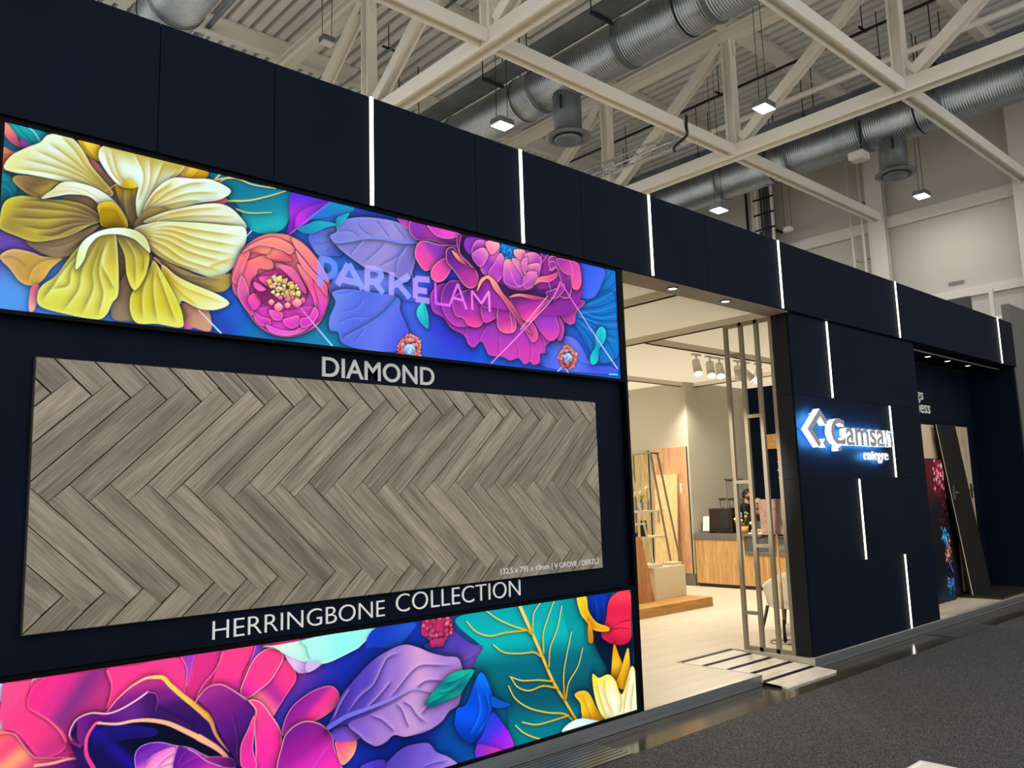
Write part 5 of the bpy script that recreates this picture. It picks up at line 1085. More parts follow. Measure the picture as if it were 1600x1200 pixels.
ART_LOWER = """
g|804,931,240,72,136 1321,926,240,60,128 1062,642,200,56,128 2021,975,232,60,136 2561,761,28,48,160 2913,889,24,56,160 2813,224,16,40,144 3383,172,12,80,160 3509,810,10,106,128 4340,787,16,168,176 4656,432,8,96,120 3878,228,10,104,128 4774,97,12,48,88 2244,481,40,56,176 3406,902,56,88,168 4309,271,10,104,128
p|789,991 814,984 827,980 821,926 805,910 793,913|216,216,248 200,160,216|802 989 805 910||0|.2|5.4||20|1|1
p|796,858 813,836 827,797 799,789|232,216,248|||0|0|4.9||20|1|1
p|818,984 877,983 942,980 917,951 911,891 934,850 988,812 1034,765 1073,700 1057,657 995,642 956,660 905,735 861,781 827,797 808,855 813,927|248,88,140 250,72,136 192,60,128|828 957 1056 680||0|.4|5.4|250,88,152|9.1|1|1
p|928,989 976,986 946,969 926,940 917,946|248,216,240 240,128,184|941 989 926 945||0|0|6.1||20|1|1
p|946,986 1107,982 1230,977 1252,909 1250,830 1237,793 1170,806 1115,787 1085,745 1073,700 1053,742 993,801 934,850 911,887 918,937|248,60,140 216,60,144 138,56,128 184,60,128|981 978 1182 842||0|.4|6.1||20|1|1
l|921,862 979,818 1025,771 1054,733 1068,699|3.6|15.4|248,88,144|248,88,144|0|0|1|1|0
l|972,984 930,953 912,910 912,877 934,850 988,807 1035,755 1068,697|1.8|4.1|250,128,168||.3|0|1|1|0
p|1230,980 1348,979 1567,977 1573,751 1406,731 1246,792 1252,894|250,74,144 240,72,144|1250 959 1453 876||0|.35|6.1||20|1|1
l|1230,975 1251,919 1249,860 1231,809|5|2.5|250,136,176||.3|0|1|1|0
p|799,789 844,782 875,760 907,708 943,663 1000,641 1094,625 1031,625 953,629 955,587 807,621|248,112,120 248,88,128 248,160,128 216,88,128|812 777 923 617||0|.45|5.4||20|1|1
l|807,783 845,779 875,760 907,708 943,663 969,650 1085,627|5.7|3.2|250,144,168||.4|0|1|1|0
p|953,615 987,625 1058,619 1117,615 1159,592 1184,557 1186,505 947,561|122,40,112 90,28,104|987 625 1078 558||0|.3|5.4||20|1|1
l|953,622 1023,617 1076,620 1121,614 1159,594 1188,556|13.6|5.4|248,176,152|248,144,176|0|0|1|1|0
p|1237,793 1283,844 1341,889 1401,915 1452,914 1506,877 1560,821 1627,763 1700,686 1758,611 1800,517 1847,464 1849,326 1172,489 1122,595 1081,718 1115,787 1170,801|184,56,136 122,44,128 60,28,96 48,24,92|1401 894 1408 671||0|.5|14.3||20|1|1
p|1086,712 1089,754 1115,787 1175,795 1237,781 1295,787 1363,815 1413,849 1454,834 1467,771 1563,701 1619,639 1258,730 1187,725 1151,684 1129,660|122,44,128 90,28,120 106,44,136 60,28,92|1090 716 1456 773||0|.35|6.1||20|1|1
p|1090,716 1098,748 1111,769 1113,711 1124,671|32,16,60 58,24,72|1094 744 1119 677||0|0|5.4||20|1|1
l|1237,793 1283,844 1341,887 1401,912 1447,912|4.1|15.3|248,136,192|248,216,136|0|0|1|1|0
l|1442,912 1484,902 1516,865 1571,809 1627,757 1700,686|15.1|26.3|248,220,96|248,192,96|0|0|1|1|0
l|1694,692 1723,655 1747,592 1782,537 1817,492|27.7|3.3|248,192,96|248,160,168|0|0|1|1|0
l|1091,697 1082,722 1089,754 1115,787 1170,799 1237,784 1295,792 1363,820 1415,849|4.5|9.1|248,192,208|248,200,216|0|0|1|1|0
l|1415,849 1449,835 1462,802 1454,753|6.1|1|184,88,152||0|0|1|1|0
l|1081,713 1096,686 1129,660|5|5|168,56,112||0|0|1|1|0
p|1152,660 1155,707 1181,750 1209,752 1282,733 1356,731 1432,724 1510,691 1591,644 1674,586 1760,515 1836,424 1849,326 1196,483 1169,570|24,20,80 36,24,136 12,16,48 10,12,40|1214 623 1307 711||0|.45|6.7||20|1|1
p|1201,722 1258,730 1357,711 1459,671 1450,642 1309,651 1205,625 1184,677|42,28,144 24,24,88|1283 716 1262 622||0|0|6.1||20|1|.7
l|1188,556 1158,616 1152,660 1157,702 1186,747 1209,750|17.2|12.1|216,72,144|240,104,152|0|0|1|1|0
l|1200,749 1282,730 1356,729 1427,718 1511,688 1591,639 1675,583|9.1|24.5|248,192,184|248,184,144|0|0|1|1|0
l|1663,592 1760,518 1818,449 1842,380|29.9|7.7|248,184,144|248,168,176|0|0|1|1|0
p|1371,490 1363,571 1385,606 1430,616 1487,607 1545,582 1620,555 1676,517 1761,457 1796,391 1780,342 1365,442|90,36,152 122,56,176 232,104,200 200,72,184|1410 615 1465 468|208,160,224|3.6|.45|6.1||20|1|1
p|1408,491 1427,547 1472,567 1545,571 1562,517 1548,469 1518,405 1405,433|200,76,184 240,144,208 250,192,216|1426 572 1464 478||0|.2|6.1||20|1|1
f|1408,506 1432,556 1466,593|7.1|90,28,120|248,168,224|.8
f|1454,491 1504,529 1556,549|6.1|122,36,136|252,200,224|.8
f|1429,486 1516,502 1568,500|5|122,36,136|252,200,224|.8
l|1556,574 1568,515 1553,468|4|2.5|224,176,232||0|0|1|1|0
p|1561,562 1604,553 1679,501 1744,451 1836,412 1837,363 1564,428|90,32,136 138,40,160 200,56,176|1579 547 1694 415||0|.3|7.4||20|1|1
f|1566,480 1586,522 1616,545|5.5|58,20,104|200,80,192|.8
f|1575,472 1630,494 1667,498|6|58,20,104|200,80,192|.8
p|1686,488 1756,484 1835,455 1849,409 1770,433|138,48,128 90,28,104|1724 485 1823 421|208,128,192|2.6|.2|7.8||20|1|1
l|1613,548 1654,519 1705,472 1777,432|4.2|3|216,168,232||0|0|1|1|0
p|1584,983 1631,983 1620,896 1597,840|154,72,184 216,80,160|1600 978 1609 850||0|0|7.2||20|1|1
l|1568,986 1594,936 1597,888 1588,817|4.8|2.4|250,136,176||.25|0|1|1|0
l|1630,983 1619,933 1624,883|3.3|2|224,112,184||0|0|1|1|0
p|1776,983 1950,991 1936,948 1882,867 1857,771 1764,787 1711,796 1736,878 1761,930|248,76,136 248,72,144 216,64,160|1813 966 1830 788||0|.35|7.9||20|1|1
l|1776,983 1761,936 1729,885 1679,838 1648,783|4.6|5.9|250,136,176||.35|0|1|1|0
p|1950,988 1992,985 1985,954 1951,927 1923,905|122,72,192 154,88,200|1964 983 1944 921||0|.2|7.8||20|1|1
l|1950,984 1936,941 1903,877 1870,819|4.9|2.1|250,128,176||.3|0|1|1|0
p|1912,730 1974,764 2023,794 2065,838 2108,890 2152,864 2179,814 2175,769 2131,717 2081,655 2046,617 2003,682 1953,716|248,76,136 240,68,144 184,56,152 248,120,152|2153 838 1995 696|248,160,184|2.8|.5|14.1||20|1|1
p|1870,769 1896,840 1937,916 1985,954 2042,964 2093,939 2108,904 2086,861 2037,798 1974,760 1912,733|248,76,136 248,72,144 224,64,160|2021 936 1925 747|250,184,200|5.3|.45|9||20|1|1
p|1658,769 1686,800 1730,826 1776,822 1830,788 1884,747 1926,709 1950,666 1941,606 1914,549 1881,494 1876,403 1815,508 1767,591 1740,657 1713,711|160,56,144 122,40,128 90,32,120 58,24,88|1737 816 1834 504||0|.55|15.5||20|1|1
l|1642,760 1667,792 1711,824 1769,824 1823,792 1884,744 1926,709 1954,666 1947,629|4.8|6|248,168,200||0|0|1|1|0
f|1862,437 1857,560 1825,690|6|42,16,80|160,72,152|.7
p|1915,720 1953,718 1995,690 2038,631 2082,565 2101,498 2099,302 1972,331 1956,478 1948,604 1954,666|248,80,136 232,72,152 248,60,160 216,56,160|1954 691 2062 360|250,176,200|5.7|.5|8.5||20|1|1
p|1875,458 1881,518 1914,580 1947,642 1952,572 1943,481 1964,383 1889,400|240,80,140 216,60,152 232,60,160|1941 618 1916 412|248,168,200|3.3|.35|7.9||20|1|1
p|2104,510 2111,572 2154,642 2228,687 2312,713 2390,713 2438,671 2438,617 2390,578 2305,548 2244,553 2155,538|138,40,144 160,48,152 240,68,152 240,96,152|2243 704 2359 564|240,136,184|4.5|.5|15||20|1|1
p|2099,302 2104,471 2140,528 2206,557 2274,550 2343,514 2398,449 2414,380 2453,291 2445,220|122,40,136 154,40,144 208,56,176 248,64,176|2244 546 2359 260|250,176,192|4.9|.55|15.5||20|1|1
l|2283,310 2328,359 2383,413|3.3|1.3|232,104,200||0|0|1|1|0
p|2418,419 2478,413 2543,406 2551,364 2526,315 2461,283 2430,350|248,88,152 248,128,136 248,176,144|2430 403 2526 302|250,184,168|4.2|.45|8.4||20|1|1
p|2398,476 2478,487 2576,427 2559,396 2422,418|122,88,208 154,96,208|2438 475 2543 406||0|.2|9.1||20|1|1
p|1992,979 2042,975 2108,936 2167,902 2281,851 2343,842 2320,825 2273,809 2213,807 2175,828 2130,887 2093,939|216,184,232 232,200,232 184,144,216|2093 945 2243 811||0|.4|9||20|1|1
p|1985,976 2129,976 2579,990 2579,898 2479,870 2398,851 2343,842 2281,855 2190,892 2093,939 2042,969|248,232,208 200,248,232 142,240,224 160,240,240|2021 975 2479 912||0|.35|9||20|1|1
l|2093,939 2167,898 2266,857 2343,842 2431,856 2579,905|7.5|10.5|200,255,248||0|0|1|1|0
p|2242,939 2242,983 2683,987 2655,952 2563,895 2438,856 2343,841 2276,854|176,240,232 152,244,236 160,240,232|2326 964 2590 914||0|.3|10.3||20|1|1
l|2243,878 2293,852 2360,842 2447,859 2563,895 2655,952|8|4|216,255,248||0|0|1|1|0
p|2243,859 2326,843 2293,816 2243,809|208,184,232|||0|.2|9.6||20|1|1
p|2683,987 2957,985 2915,918 2816,860 2682,878 2608,889|32,64,184 44,88,200|2702 977 2875 876||0|.15|10.8||20|1|1
p|3186,941 3293,869 3403,796 3503,775 3398,653 3285,604 3181,735 3025,831 3078,864|60,72,168 90,72,176 120,88,184|3131 907 3399 678||0|.4|12.5||20|1|1
f|3299,709 3366,716 3435,740|8|58,44,136|138,112,208|.7
p|2377,500 2411,570 2455,650 2526,712 2644,799 2758,845 2875,866 2974,838 3076,791 3181,756 3278,733 3309,675 3329,596 3311,533 3270,450 3205,429 3151,383 3067,352 2996,354 2886,345 2800,371 2752,346 2696,335 2623,366 2560,416 2489,489|72,56,160 90,72,176 154,120,200 208,160,208 176,136,208|2412 599 3177 572||0|.55|28.4||20|1|1
f|2481,535 2570,622 2662,674 2719,757 2767,812 2864,826|12.7|51,34,110|220,184,224|.95
f|2755,570 2832,630 2922,702 2993,731 3096,719 3255,691|12.7|51,34,110|220,184,224|.95
f|2950,603 3011,632 3073,634 3178,613|14.3|51,34,110|220,184,224|.95
f|2403,528 2455,613 2517,684|12|51,34,110|220,184,224|.95
f|2606,548 2699,607 2794,683|13.7|51,34,110|220,184,224|.95
p|2498,487 2624,515 2812,549 2950,595 3092,554 3273,556 3281,456 3205,429 3067,352 2886,345 2800,371 2696,335 2623,366|138,104,200 176,136,208 202,160,212 160,128,204|2525 489 3121 469||0|.15|7.6||20|1|.8
f|2489,485 2569,421 2614,375 2677,339|10.4|51,34,110|220,184,224|.95
f|2633,517 2716,475 2772,426 2810,388|11.7|51,34,110|220,184,224|.95
f|2812,549 2859,501 2888,434 2912,390|11.2|51,34,110|220,184,224|.95
f|2851,556 2919,514 2967,450 3042,388|11.2|51,34,110|220,184,224|.95
f|2987,450 3039,484 3102,529|12.3|51,34,110|220,184,224|.95
l|2377,498 2490,533 2633,551 2774,571 2871,593 2960,599 3092,554|29.2|6.9|106,104,208|184,160,224|.45|0|1|1|0
p|3018,994 3241,981 3245,917 3194,857 3156,817 3082,823 3057,875 3006,906 3002,956|192,56,104 176,48,112|3112 983 3109 828||0|.4|10.8||20|0|1
p|3162,890 3166,880 3153,882 3142,877 3139,888 3128,895 3139,899 3143,909 3153,901 3167,900|248,120,152 208,72,120|3150 909 3149 876||0|.4|4.5||20|1|1
p|3210,880 3213,872 3203,874 3195,870 3192,878 3184,883 3192,887 3195,894 3203,888 3214,887|248,120,152 208,72,120|3201 894 3200 869||0|.4|4.5||20|1|1
p|3228,963 3232,955 3220,956 3211,952 3208,961 3198,967 3208,971 3211,979 3220,973 3232,971|240,96,136 184,56,112|3217 979 3216 950||0|.4|4.7||20|1|1
p|3104,979 3108,972 3098,973 3090,969 3087,977 3079,982 3087,986 3090,993 3098,987 3108,986|240,96,136 184,56,112|3095 993 3095 968||0|.4|4.8||20|1|1
p|3114,968 3118,957 3105,959 3094,954 3090,965 3079,972 3090,977 3095,987 3105,979 3119,978|232,88,136 168,48,104|3101 987 3101 953||0|.4|4.5||20|1|1
p|3051,898 3054,890 3045,892 3038,888 3035,896 3028,901 3035,904 3038,910 3045,905 3054,904|232,88,136 168,48,104|3043 910 3042 887||0|.4|4.5||20|1|1
p|3050,999 3054,988 3041,990 3030,985 3026,995 3015,1003 3027,1007 3031,1017 3041,1009 3055,1008|240,96,136 184,56,112|3037 1017 3037 983||0|.4|5||20|1|1
p|3193,858 3196,851 3187,852 3179,849 3176,856 3168,862 3176,865 3179,872 3187,866 3197,865|240,96,136 184,56,112|3184 872 3184 848||0|.4|4.7||20|1|1
p|3083,873 3086,864 3075,865 3065,861 3062,870 3053,877 3063,881 3066,889 3075,882 3087,881|240,96,136 184,56,112|3072 889 3071 860||0|.4|4.5||20|1|1
p|3240,927 3243,920 3234,921 3226,918 3224,925 3217,930 3224,933 3227,939 3234,934 3243,933|232,88,136 168,48,104|3231 939 3231 917||0|.4|4.7||20|1|1
p|3054,980 3057,973 3048,974 3041,971 3039,978 3031,982 3039,986 3041,992 3048,987 3057,986|250,144,160 224,80,128|3046 992 3045 970||0|.4|5||20|1|1
p|3207,905 3211,895 3199,897 3189,893 3186,902 3176,909 3186,913 3190,921 3199,914 3212,913|250,144,160 224,80,128|3196 921 3195 891||0|.4|4.7||20|1|1
p|3032,956 3035,948 3025,949 3017,946 3014,954 3006,959 3014,963 3017,970 3025,964 3036,963|250,144,160 224,80,128|3023 970 3022 944||0|.4|4.5||20|1|1
p|3058,938 3061,930 3052,932 3044,928 3042,936 3034,941 3042,944 3044,951 3052,945 3061,944|250,144,160 224,80,128|3049 951 3049 927||0|.4|4.5||20|1|1
p|3217,977 3221,967 3208,969 3197,963 3193,974 3182,981 3193,986 3197,995 3208,988 3222,986|250,144,160 224,80,128|3204 995 3203 962||0|.4|4.5||20|1|1
p|3103,885 3106,877 3095,878 3086,874 3083,883 3074,889 3083,893 3087,901 3095,894 3106,893|240,96,136 184,56,112|3092 901 3091 873||0|.4|4.5||20|1|1
p|3158,864 3161,857 3151,858 3144,855 3141,862 3134,867 3142,870 3144,877 3152,871 3161,870|240,96,136 184,56,112|3149 877 3148 853||0|.4|4.5||20|1|1
p|3100,926 3104,916 3091,918 3081,913 3077,923 3067,930 3078,935 3082,944 3092,936 3105,935|248,120,152 208,72,120|3088 944 3087 911||0|.4|4.5||20|1|1
p|3152,887 3155,878 3144,880 3136,876 3133,884 3124,890 3133,894 3136,902 3145,895 3156,894|250,144,160 224,80,128|3142 901 3141 875||0|.4|4.5||20|1|1
p|3098,915 3102,905 3088,907 3077,901 3073,912 3062,920 3074,925 3078,934 3089,926 3102,925|250,144,160 224,80,128|3085 934 3084 900||0|.4|4.5||20|1|1
p|3078,906 3081,899 3072,901 3064,897 3062,904 3055,909 3062,912 3065,919 3072,913 3081,912|250,144,160 224,80,128|3069 919 3069 896||0|.4|4.5||20|1|1
p|3087,893 3091,883 3079,885 3069,881 3066,890 3056,897 3066,901 3070,910 3080,902 3092,901|250,144,160 224,80,128|3076 909 3075 879||0|.4|4.7||20|1|1
p|3247,907 3250,898 3239,900 3230,895 3227,904 3218,910 3227,914 3231,922 3239,915 3251,914|240,96,136 184,56,112|3236 922 3235 894||0|.4|4.7||20|1|1
p|3188,938 3191,931 3181,932 3173,928 3170,936 3162,942 3170,945 3173,952 3181,946 3191,945|232,88,136 168,48,104|3178 952 3178 927||0|.4|5||20|1|1
p|3202,938 3205,930 3195,932 3187,928 3185,936 3177,941 3185,944 3188,951 3196,946 3206,945|240,96,136 184,56,112|3193 951 3192 927||0|.4|4.7||20|1|1
p|3160,885 3163,878 3153,879 3146,876 3144,883 3136,888 3144,891 3147,897 3154,892 3163,891|232,88,136 168,48,104|3151 897 3151 874||0|.4|4.5||20|1|1
p|3104,985 3107,976 3096,978 3087,974 3085,982 3076,988 3085,992 3088,1000 3097,994 3108,993|240,96,136 184,56,112|3093 1000 3093 972||0|.4|4.7||20|1|1
p|3122,863 3126,852 3113,854 3102,849 3098,860 3087,867 3099,872 3103,881 3113,874 3127,872|232,88,136 168,48,104|3109 881 3109 848||0|.4|4.7||20|1|1
p|3239,887 3243,879 3232,881 3223,877 3220,885 3212,891 3221,894 3224,902 3232,896 3243,895|250,144,160 224,80,128|3229 902 3229 876||0|.4|4.7||20|1|1
p|3082,944 3085,936 3076,938 3069,934 3066,941 3058,947 3066,950 3069,956 3076,951 3086,950|232,88,136 168,48,104|3074 956 3073 933||0|.4|5||20|1|1
p|3206,912 3209,904 3199,906 3192,902 3189,910 3181,915 3189,918 3192,925 3200,920 3210,919|232,88,136 168,48,104|3197 925 3196 901||0|.4|4.5||20|1|1
p|3220,956 3224,947 3212,948 3202,944 3199,953 3190,959 3200,963 3203,972 3212,965 3224,964|250,144,160 224,80,128|3209 972 3208 943||0|.4|4.5||20|1|1
p|3153,982 3156,974 3146,976 3138,972 3135,980 3126,986 3135,989 3138,997 3146,991 3157,990|250,144,160 224,80,128|3143 997 3143 971||0|.4|5||20|1|1
p|3215,945 3219,934 3205,936 3193,931 3189,942 3177,950 3189,955 3194,965 3205,957 3220,955|250,144,160 224,80,128|3201 965 3200 929||0|.4|4.7||20|1|1
p|3239,933 3242,925 3232,927 3224,923 3222,930 3214,936 3222,939 3225,946 3232,940 3242,939|248,120,152 208,72,120|3230 946 3229 922||0|.4|4.7||20|1|1
p|3125,891 3128,883 3118,885 3109,881 3106,889 3098,895 3107,898 3110,906 3118,900 3128,898|250,144,160 224,80,128|3115 906 3114 879||0|.4|4.5||20|1|1
p|3124,886 3128,876 3115,878 3105,873 3102,883 3092,890 3102,894 3106,903 3116,896 3128,894|250,144,160 224,80,128|3112 903 3111 872||0|.4|4.5||20|1|1
p|3098,911 3102,901 3089,903 3079,898 3076,908 3065,915 3076,920 3080,929 3090,921 3103,920|232,88,136 168,48,104|3086 929 3085 897||0|.4|4.7||20|1|1
p|3099,886 3103,875 3090,877 3079,872 3075,883 3064,890 3075,895 3079,904 3090,897 3104,895|232,88,136 168,48,104|3086 904 3085 870||0|.4|4.5||20|1|1
p|3067,858 3109,868 3173,860 3167,820 3124,830 3082,821|184,60,112 154,48,104|3109 868 3108 819||0|.3|11.3||20|1|1
p|3263,963 3531,998 3816,997 4285,1003 4419,844 4432,665 4529,652 4675,567 4693,466 4613,413 4487,385 4406,257 4305,151 4166,118 3988,95 3696,98 3684,301 3648,423 3512,475 3439,572 3404,662 3484,765 3446,798|16,160,168 20,176,176 8,104,120 7,88,104 10,120,136|3880 997 3843 183||0|.3|23.2||20|1|1
p|4214,986 4356,988 4419,844 4470,692 4490,609 4312,650|12,128,136|||0|0|24.1||20|1|.5
l|3806,1005 3875,876 3974,697 4095,465 4221,290 4317,157|27.8|17.4|240,216,120|232,176,48|.45|0|1|1|0
l|3521,988 3627,921 3768,859 3872,824 3903,797|6.8|11.9|248,224,112|216,168,40|.4|0|1|1|0
l|3356,941 3429,872 3544,829 3685,832 3872,824|6.6|11.5|248,224,112|216,168,40|.4|0|1|1|0
l|3572,770 3660,711 3802,683 3929,673 3993,636|6.7|11.8|248,224,112|216,168,40|.4|0|1|1|0
l|3704,551 3816,508 3964,487 4094,458|6.7|11.8|248,224,112|216,168,40|.4|0|1|1|0
l|3714,545 3773,474 3875,434 4005,442 4147,403|6.7|11.8|248,224,112|216,168,40|.4|0|1|1|0
l|3692,495 3749,405 3870,324 4040,263 4194,226 4272,173|7.1|12.5|248,224,112|216,168,40|.4|0|1|1|0
l|3804,246 3929,207 4081,203 4239,207|6.8|11.8|248,224,112|216,168,40|.4|0|1|1|0
l|3742,239 3822,173 3945,115 4010,102|6.8|11.8|248,224,112|216,168,40|.4|0|1|1|0
l|4006,992 3942,930 3927,855 3924,787|7.5|13.2|248,224,112|216,168,40|.4|0|1|1|0
l|4141,994 4072,884 4022,782 4020,660|7.5|13.2|248,224,112|216,168,40|.4|0|1|1|0
l|4212,947 4158,796 4084,681 4066,561|7.7|13.5|248,224,112|216,168,40|.4|0|1|1|0
l|4299,759 4238,597 4204,478 4204,324|7.7|13.5|248,224,112|216,168,40|.4|0|1|1|0
l|4406,634 4351,518 4252,424 4218,322|7.6|13.3|248,224,112|216,168,40|.4|0|1|1|0
p|3248,384 3267,435 3341,449 3459,618 3551,468 3547,355 3485,255 3389,205 3298,252 3246,330|24,120,240 12,80,200 16,88,224 10,56,160|3478 594 3334 231||0|.5|23.6||20|1|1
f|3427,518 3442,375 3354,254|16.4|10,60,176|58,152,248|.8
f|3494,506 3518,361 3409,243|15.1|10,60,176|58,152,248|.8
p|3547,355 3623,284 3699,183 3716,108 3596,106 3463,162 3407,188 3466,245|40,72,208 74,64,216 154,48,232 168,60,216|3527 331 3656 107||0|.45|19.8||20|1|1
p|3551,454 3628,412 3707,376 3626,369 3548,395|20,88,184|||0|.3|20.3||20|1|1
p|3417,186 3520,157 3616,108 3423,102|138,56,200 200,60,160|3426 170 3576 96||0|.3|20.3||20|1|1
p|3026,500 3057,541 3164,617 3255,651 3403,641 3364,584 3288,514 3179,492 3091,478|30,168,152 12,120,128 18,152,140 10,104,120|3219 649 3178 465||0|.5|19.2||20|1|1
f|3031,499 3144,525 3345,587|12|6,80,90|60,200,184|.8
f|3110,552 3216,554 3346,615|12|6,80,90|60,200,184|.8
f|3164,603 3253,602 3384,637|12.3|6,80,90|60,200,184|.8
p|2709,185 2772,246 2869,289 2984,288 3052,270 3102,213 3188,167 3258,112 3311,46 3167,26 2834,106|90,72,176 122,96,200 168,136,216|2836 283 3205 110||0|.5|21.7||20|1|1
f|2998,151 3083,157 3188,147|12.1|58,40,144|184,160,232|.8
p|2572,242 2648,261 2733,249 2724,207 2617,170|90,72,200 72,56,168|2602 247 2709 235||0|.3|16.9||20|1|1
p|4476,976 4729,976 4691,796 4652,603 4530,668 4491,819|12,60,176 10,44,136 10,32,96|4576 974 4579 645||0|.4|24.1||20|1|1
f|4550,968 4567,843 4548,747|16.6|8,24,88|42,96,208|.8
f|4626,969 4642,835 4597,725|16.4|8,24,88|42,96,208|.8
p|4530,668 4679,632 4943,630 4943,461 4919,331 4737,360 4643,473|8,24,56 12,40,72|4680 648 4791 385||0|.4|25.1||20|1|1
p|4728,951 4943,986 4948,766 4931,623 4807,601 4680,640 4608,699 4665,799|240,76,96 216,44,80 232,52,88 200,40,72|4808 968 4782 618||0|.5|24.6||20|1|1
l|4940,767 4819,764 4686,722|8.6|4.3|138,24,56||0|0|1|1|1
l|4686,722 4816,722 4940,698|8|6|138,24,56||0|0|1|1|1
p|4368,995 4465,985 4483,885 4564,794 4687,746 4685,717 4535,741 4442,825 4397,879|248,200,48 240,168,24 232,152,16|4404 983 4635 728||0|.5|24.8|248,224,112|10.4|1|1
p|4479,821 4516,751 4518,662 4469,676|232,160,32 200,128,16|4491 819 4506 671||0|.3|24.1||20|1|1
p|4742,615 4789,534 4845,409 4813,331 4699,367 4706,464|232,152,24 248,192,56 200,124,16|4755 605 4762 348||0|.4|25.5||20|1|1
p|4897,569 4914,432 4943,360 4861,274 4734,328 4792,401|248,200,72 232,168,40|4896 552 4785 303||0|.4|24.6||20|1|1
p|4571,163 4646,165 4718,104 4543,113|216,88,72|||0|0|24.8||20|1|1
p|4305,334 4388,346 4458,311 4524,204 4592,104 4398,126 4367,202 4359,265|232,168,32 248,200,56 224,152,24|4364 343 4470 119||0|.5|24.3|248,224,104|10.1|1|1
f|4387,323 4440,219 4482,125|13.5|184,112,16|248,224,128|.8
p|4496,440 4563,405 4664,413 4737,360 4807,250 4927,430 4986,320 4980,87 4717,96 4617,107 4548,184 4506,302|248,216,56 248,240,160 252,248,216 240,248,224|4515 429 4718 104||0|.5|25.9|248,232,96|12.9|1|1
f|4537,401 4577,258 4642,110|18.1|200,152,32|253,252,224|.8
f|4637,401 4629,281 4718,104|18.1|200,152,32|253,252,224|.8
f|4749,350 4804,218 4769,102|18.5|200,152,32|253,252,224|.8
f|4924,397 4859,241 4821,100|19.4|200,152,32|253,252,224|.8
f|4959,324 4922,197 4901,102|18.5|200,152,32|253,252,224|.8
p|4166,118 4259,160 4377,161 4543,113 4642,105 4397,103 4231,74|232,248,255 208,232,248|4211 124 4519 118||0|.3|23.8||20|1|1
"""

# ================================================================== the hall
struct(MB().box(-14, 40, -16, 30, -.3, 0).build('floor', M['concrete']))
rf = MB()                                                # ribbed roof deck, ribs along y
prof = []
x = -8.0
while x < 20.2:
    prof += [(x, 11.0), (x + .15, 11.0), (x + .156, 11.22), (x + .244, 11.22)]
    x += .25
lo = [(rf.b.verts.new((a, -10, z)), rf.b.verts.new((a, 26, z))) for a, z in prof]
for (a, b), (c, d) in zip(lo[:-1], lo[1:]):
    rf.b.faces.new((a, b, d, c))
struct(rf.build('ceiling', M['deck']))
XW = 19.7
struct(MB().box(XW, XW + .3, -14, 26, 0, 11.2).build('wall_right', M['wall']))
for i, (z0, z1, d) in enumerate(((7.86, 8.14, .12), (5.86, 6.06, .08), (10.6, 10.95, .12))):
    struct(MB().box(XW - d, XW - .004, -13.9, 25.9, z0, z1).build('trim_%d' % (i + 1), M['wall_band']))
for y, lab in ((.85, 'pale steel column of the end wall behind the right end of the ceiling grid'), (4.0, 'pale steel column of the end wall where the long tie beam lands'), (7.1, 'pale steel column of the end wall beside the cable ladder')):
    c = thing('wall_column', (XW - .2, y, 0), lab, 'column', 'columns of the end wall')
    MB().box(XW - .3, XW - .27, y - .2, y + .2, 0, 10.6).box(XW - .15, XW - .125, y - .2, y + .2, 0, 10.6).build('flange', M['wall_band'], c)
    MB().box(XW - .27, XW - .15, y - .012, y + .012, 0, 10.6).build('web', M['wall_band'], c)

# roof trusses along y
YN = [-2.4, .8, 3.95, 7.1, 10.25, 13.4, 16.55]
ZB, ZT = 8.12, 10.5
TL = {1.0: 'cream steel roof truss above the left end of the booth', 7.17: 'cream steel roof truss crossing above the flower display', 13.32: 'cream steel roof truss crossing above the entrance and the lit logo'}
for X in (7.17, 13.32):
    t = thing('roof_truss', (X, 3.95, ZB), TL[X], 'truss', 'roof trusses')
    MB().hbeam((X, -6, ZB), (X, 20, ZB), .24, .24, .03).build('bottom_chord', M['steel_white'], t)
    MB().ibeam((X, -6, ZT), (X, 20, ZT), .22, .24, .03).build('top_chord', M['steel_white'], t)
    for i, y in enumerate(YN):
        MB().hbeam((X, y, ZB + .12), (X, y, ZT - .12), .2, .2, .024).build('vertical', M['steel_white'], t)
        if i < len(YN) - 1:
            y2 = YN[i + 1]
            MB().hbeam((X, y + .14, ZT - .15), (X, y2 - .2, ZB + .2), .18, .18, .024).build('diagonal', M['steel_white'], t)
        MB().poly([(X - .02, y + .16, ZB + .12), (X - .02, y - .34, ZB + .12), (X - .02, y - .34, ZB + .2), (X - .02, y - .12, ZB + .46), (X - .02, y + .16, ZB + .46)], (.04, 0, 0)).build('gusset', M['steel_white'], t)
        MB().poly([(X - .02, y - .16, ZT - .12), (X - .02, y + .36, ZT - .12), (X - .02, y + .3, ZT - .3), (X - .02, y + .1, ZT - .44), (X - .02, y - .16, ZT - .44)], (.04, 0, 0)).build('gusset', M['steel_white'], t)
for y, lab in ((3.95, 'long cream tie beam running to the column of the end wall'), (.8, 'long cream tie beam nearer the camera, crossing the top right corner')):
    t = thing('tie_beam', (10, y, ZB), lab, 'beam', 'tie beams')
    MB().hbeam((-4, y, ZB), (7.17 - .125, y, ZB), .2, .2, .028).build('beam_length', M['steel_white'], t)
    MB().hbeam((7.17 + .125, y, ZB), (13.32 - .125, y, ZB), .2, .2, .028).build('beam_length', M['steel_white'], t)
    MB().hbeam((13.32 + .125, y, ZB), (XW - .3, y, ZB), .2, .2, .028).build('beam_length', M['steel_white'], t)
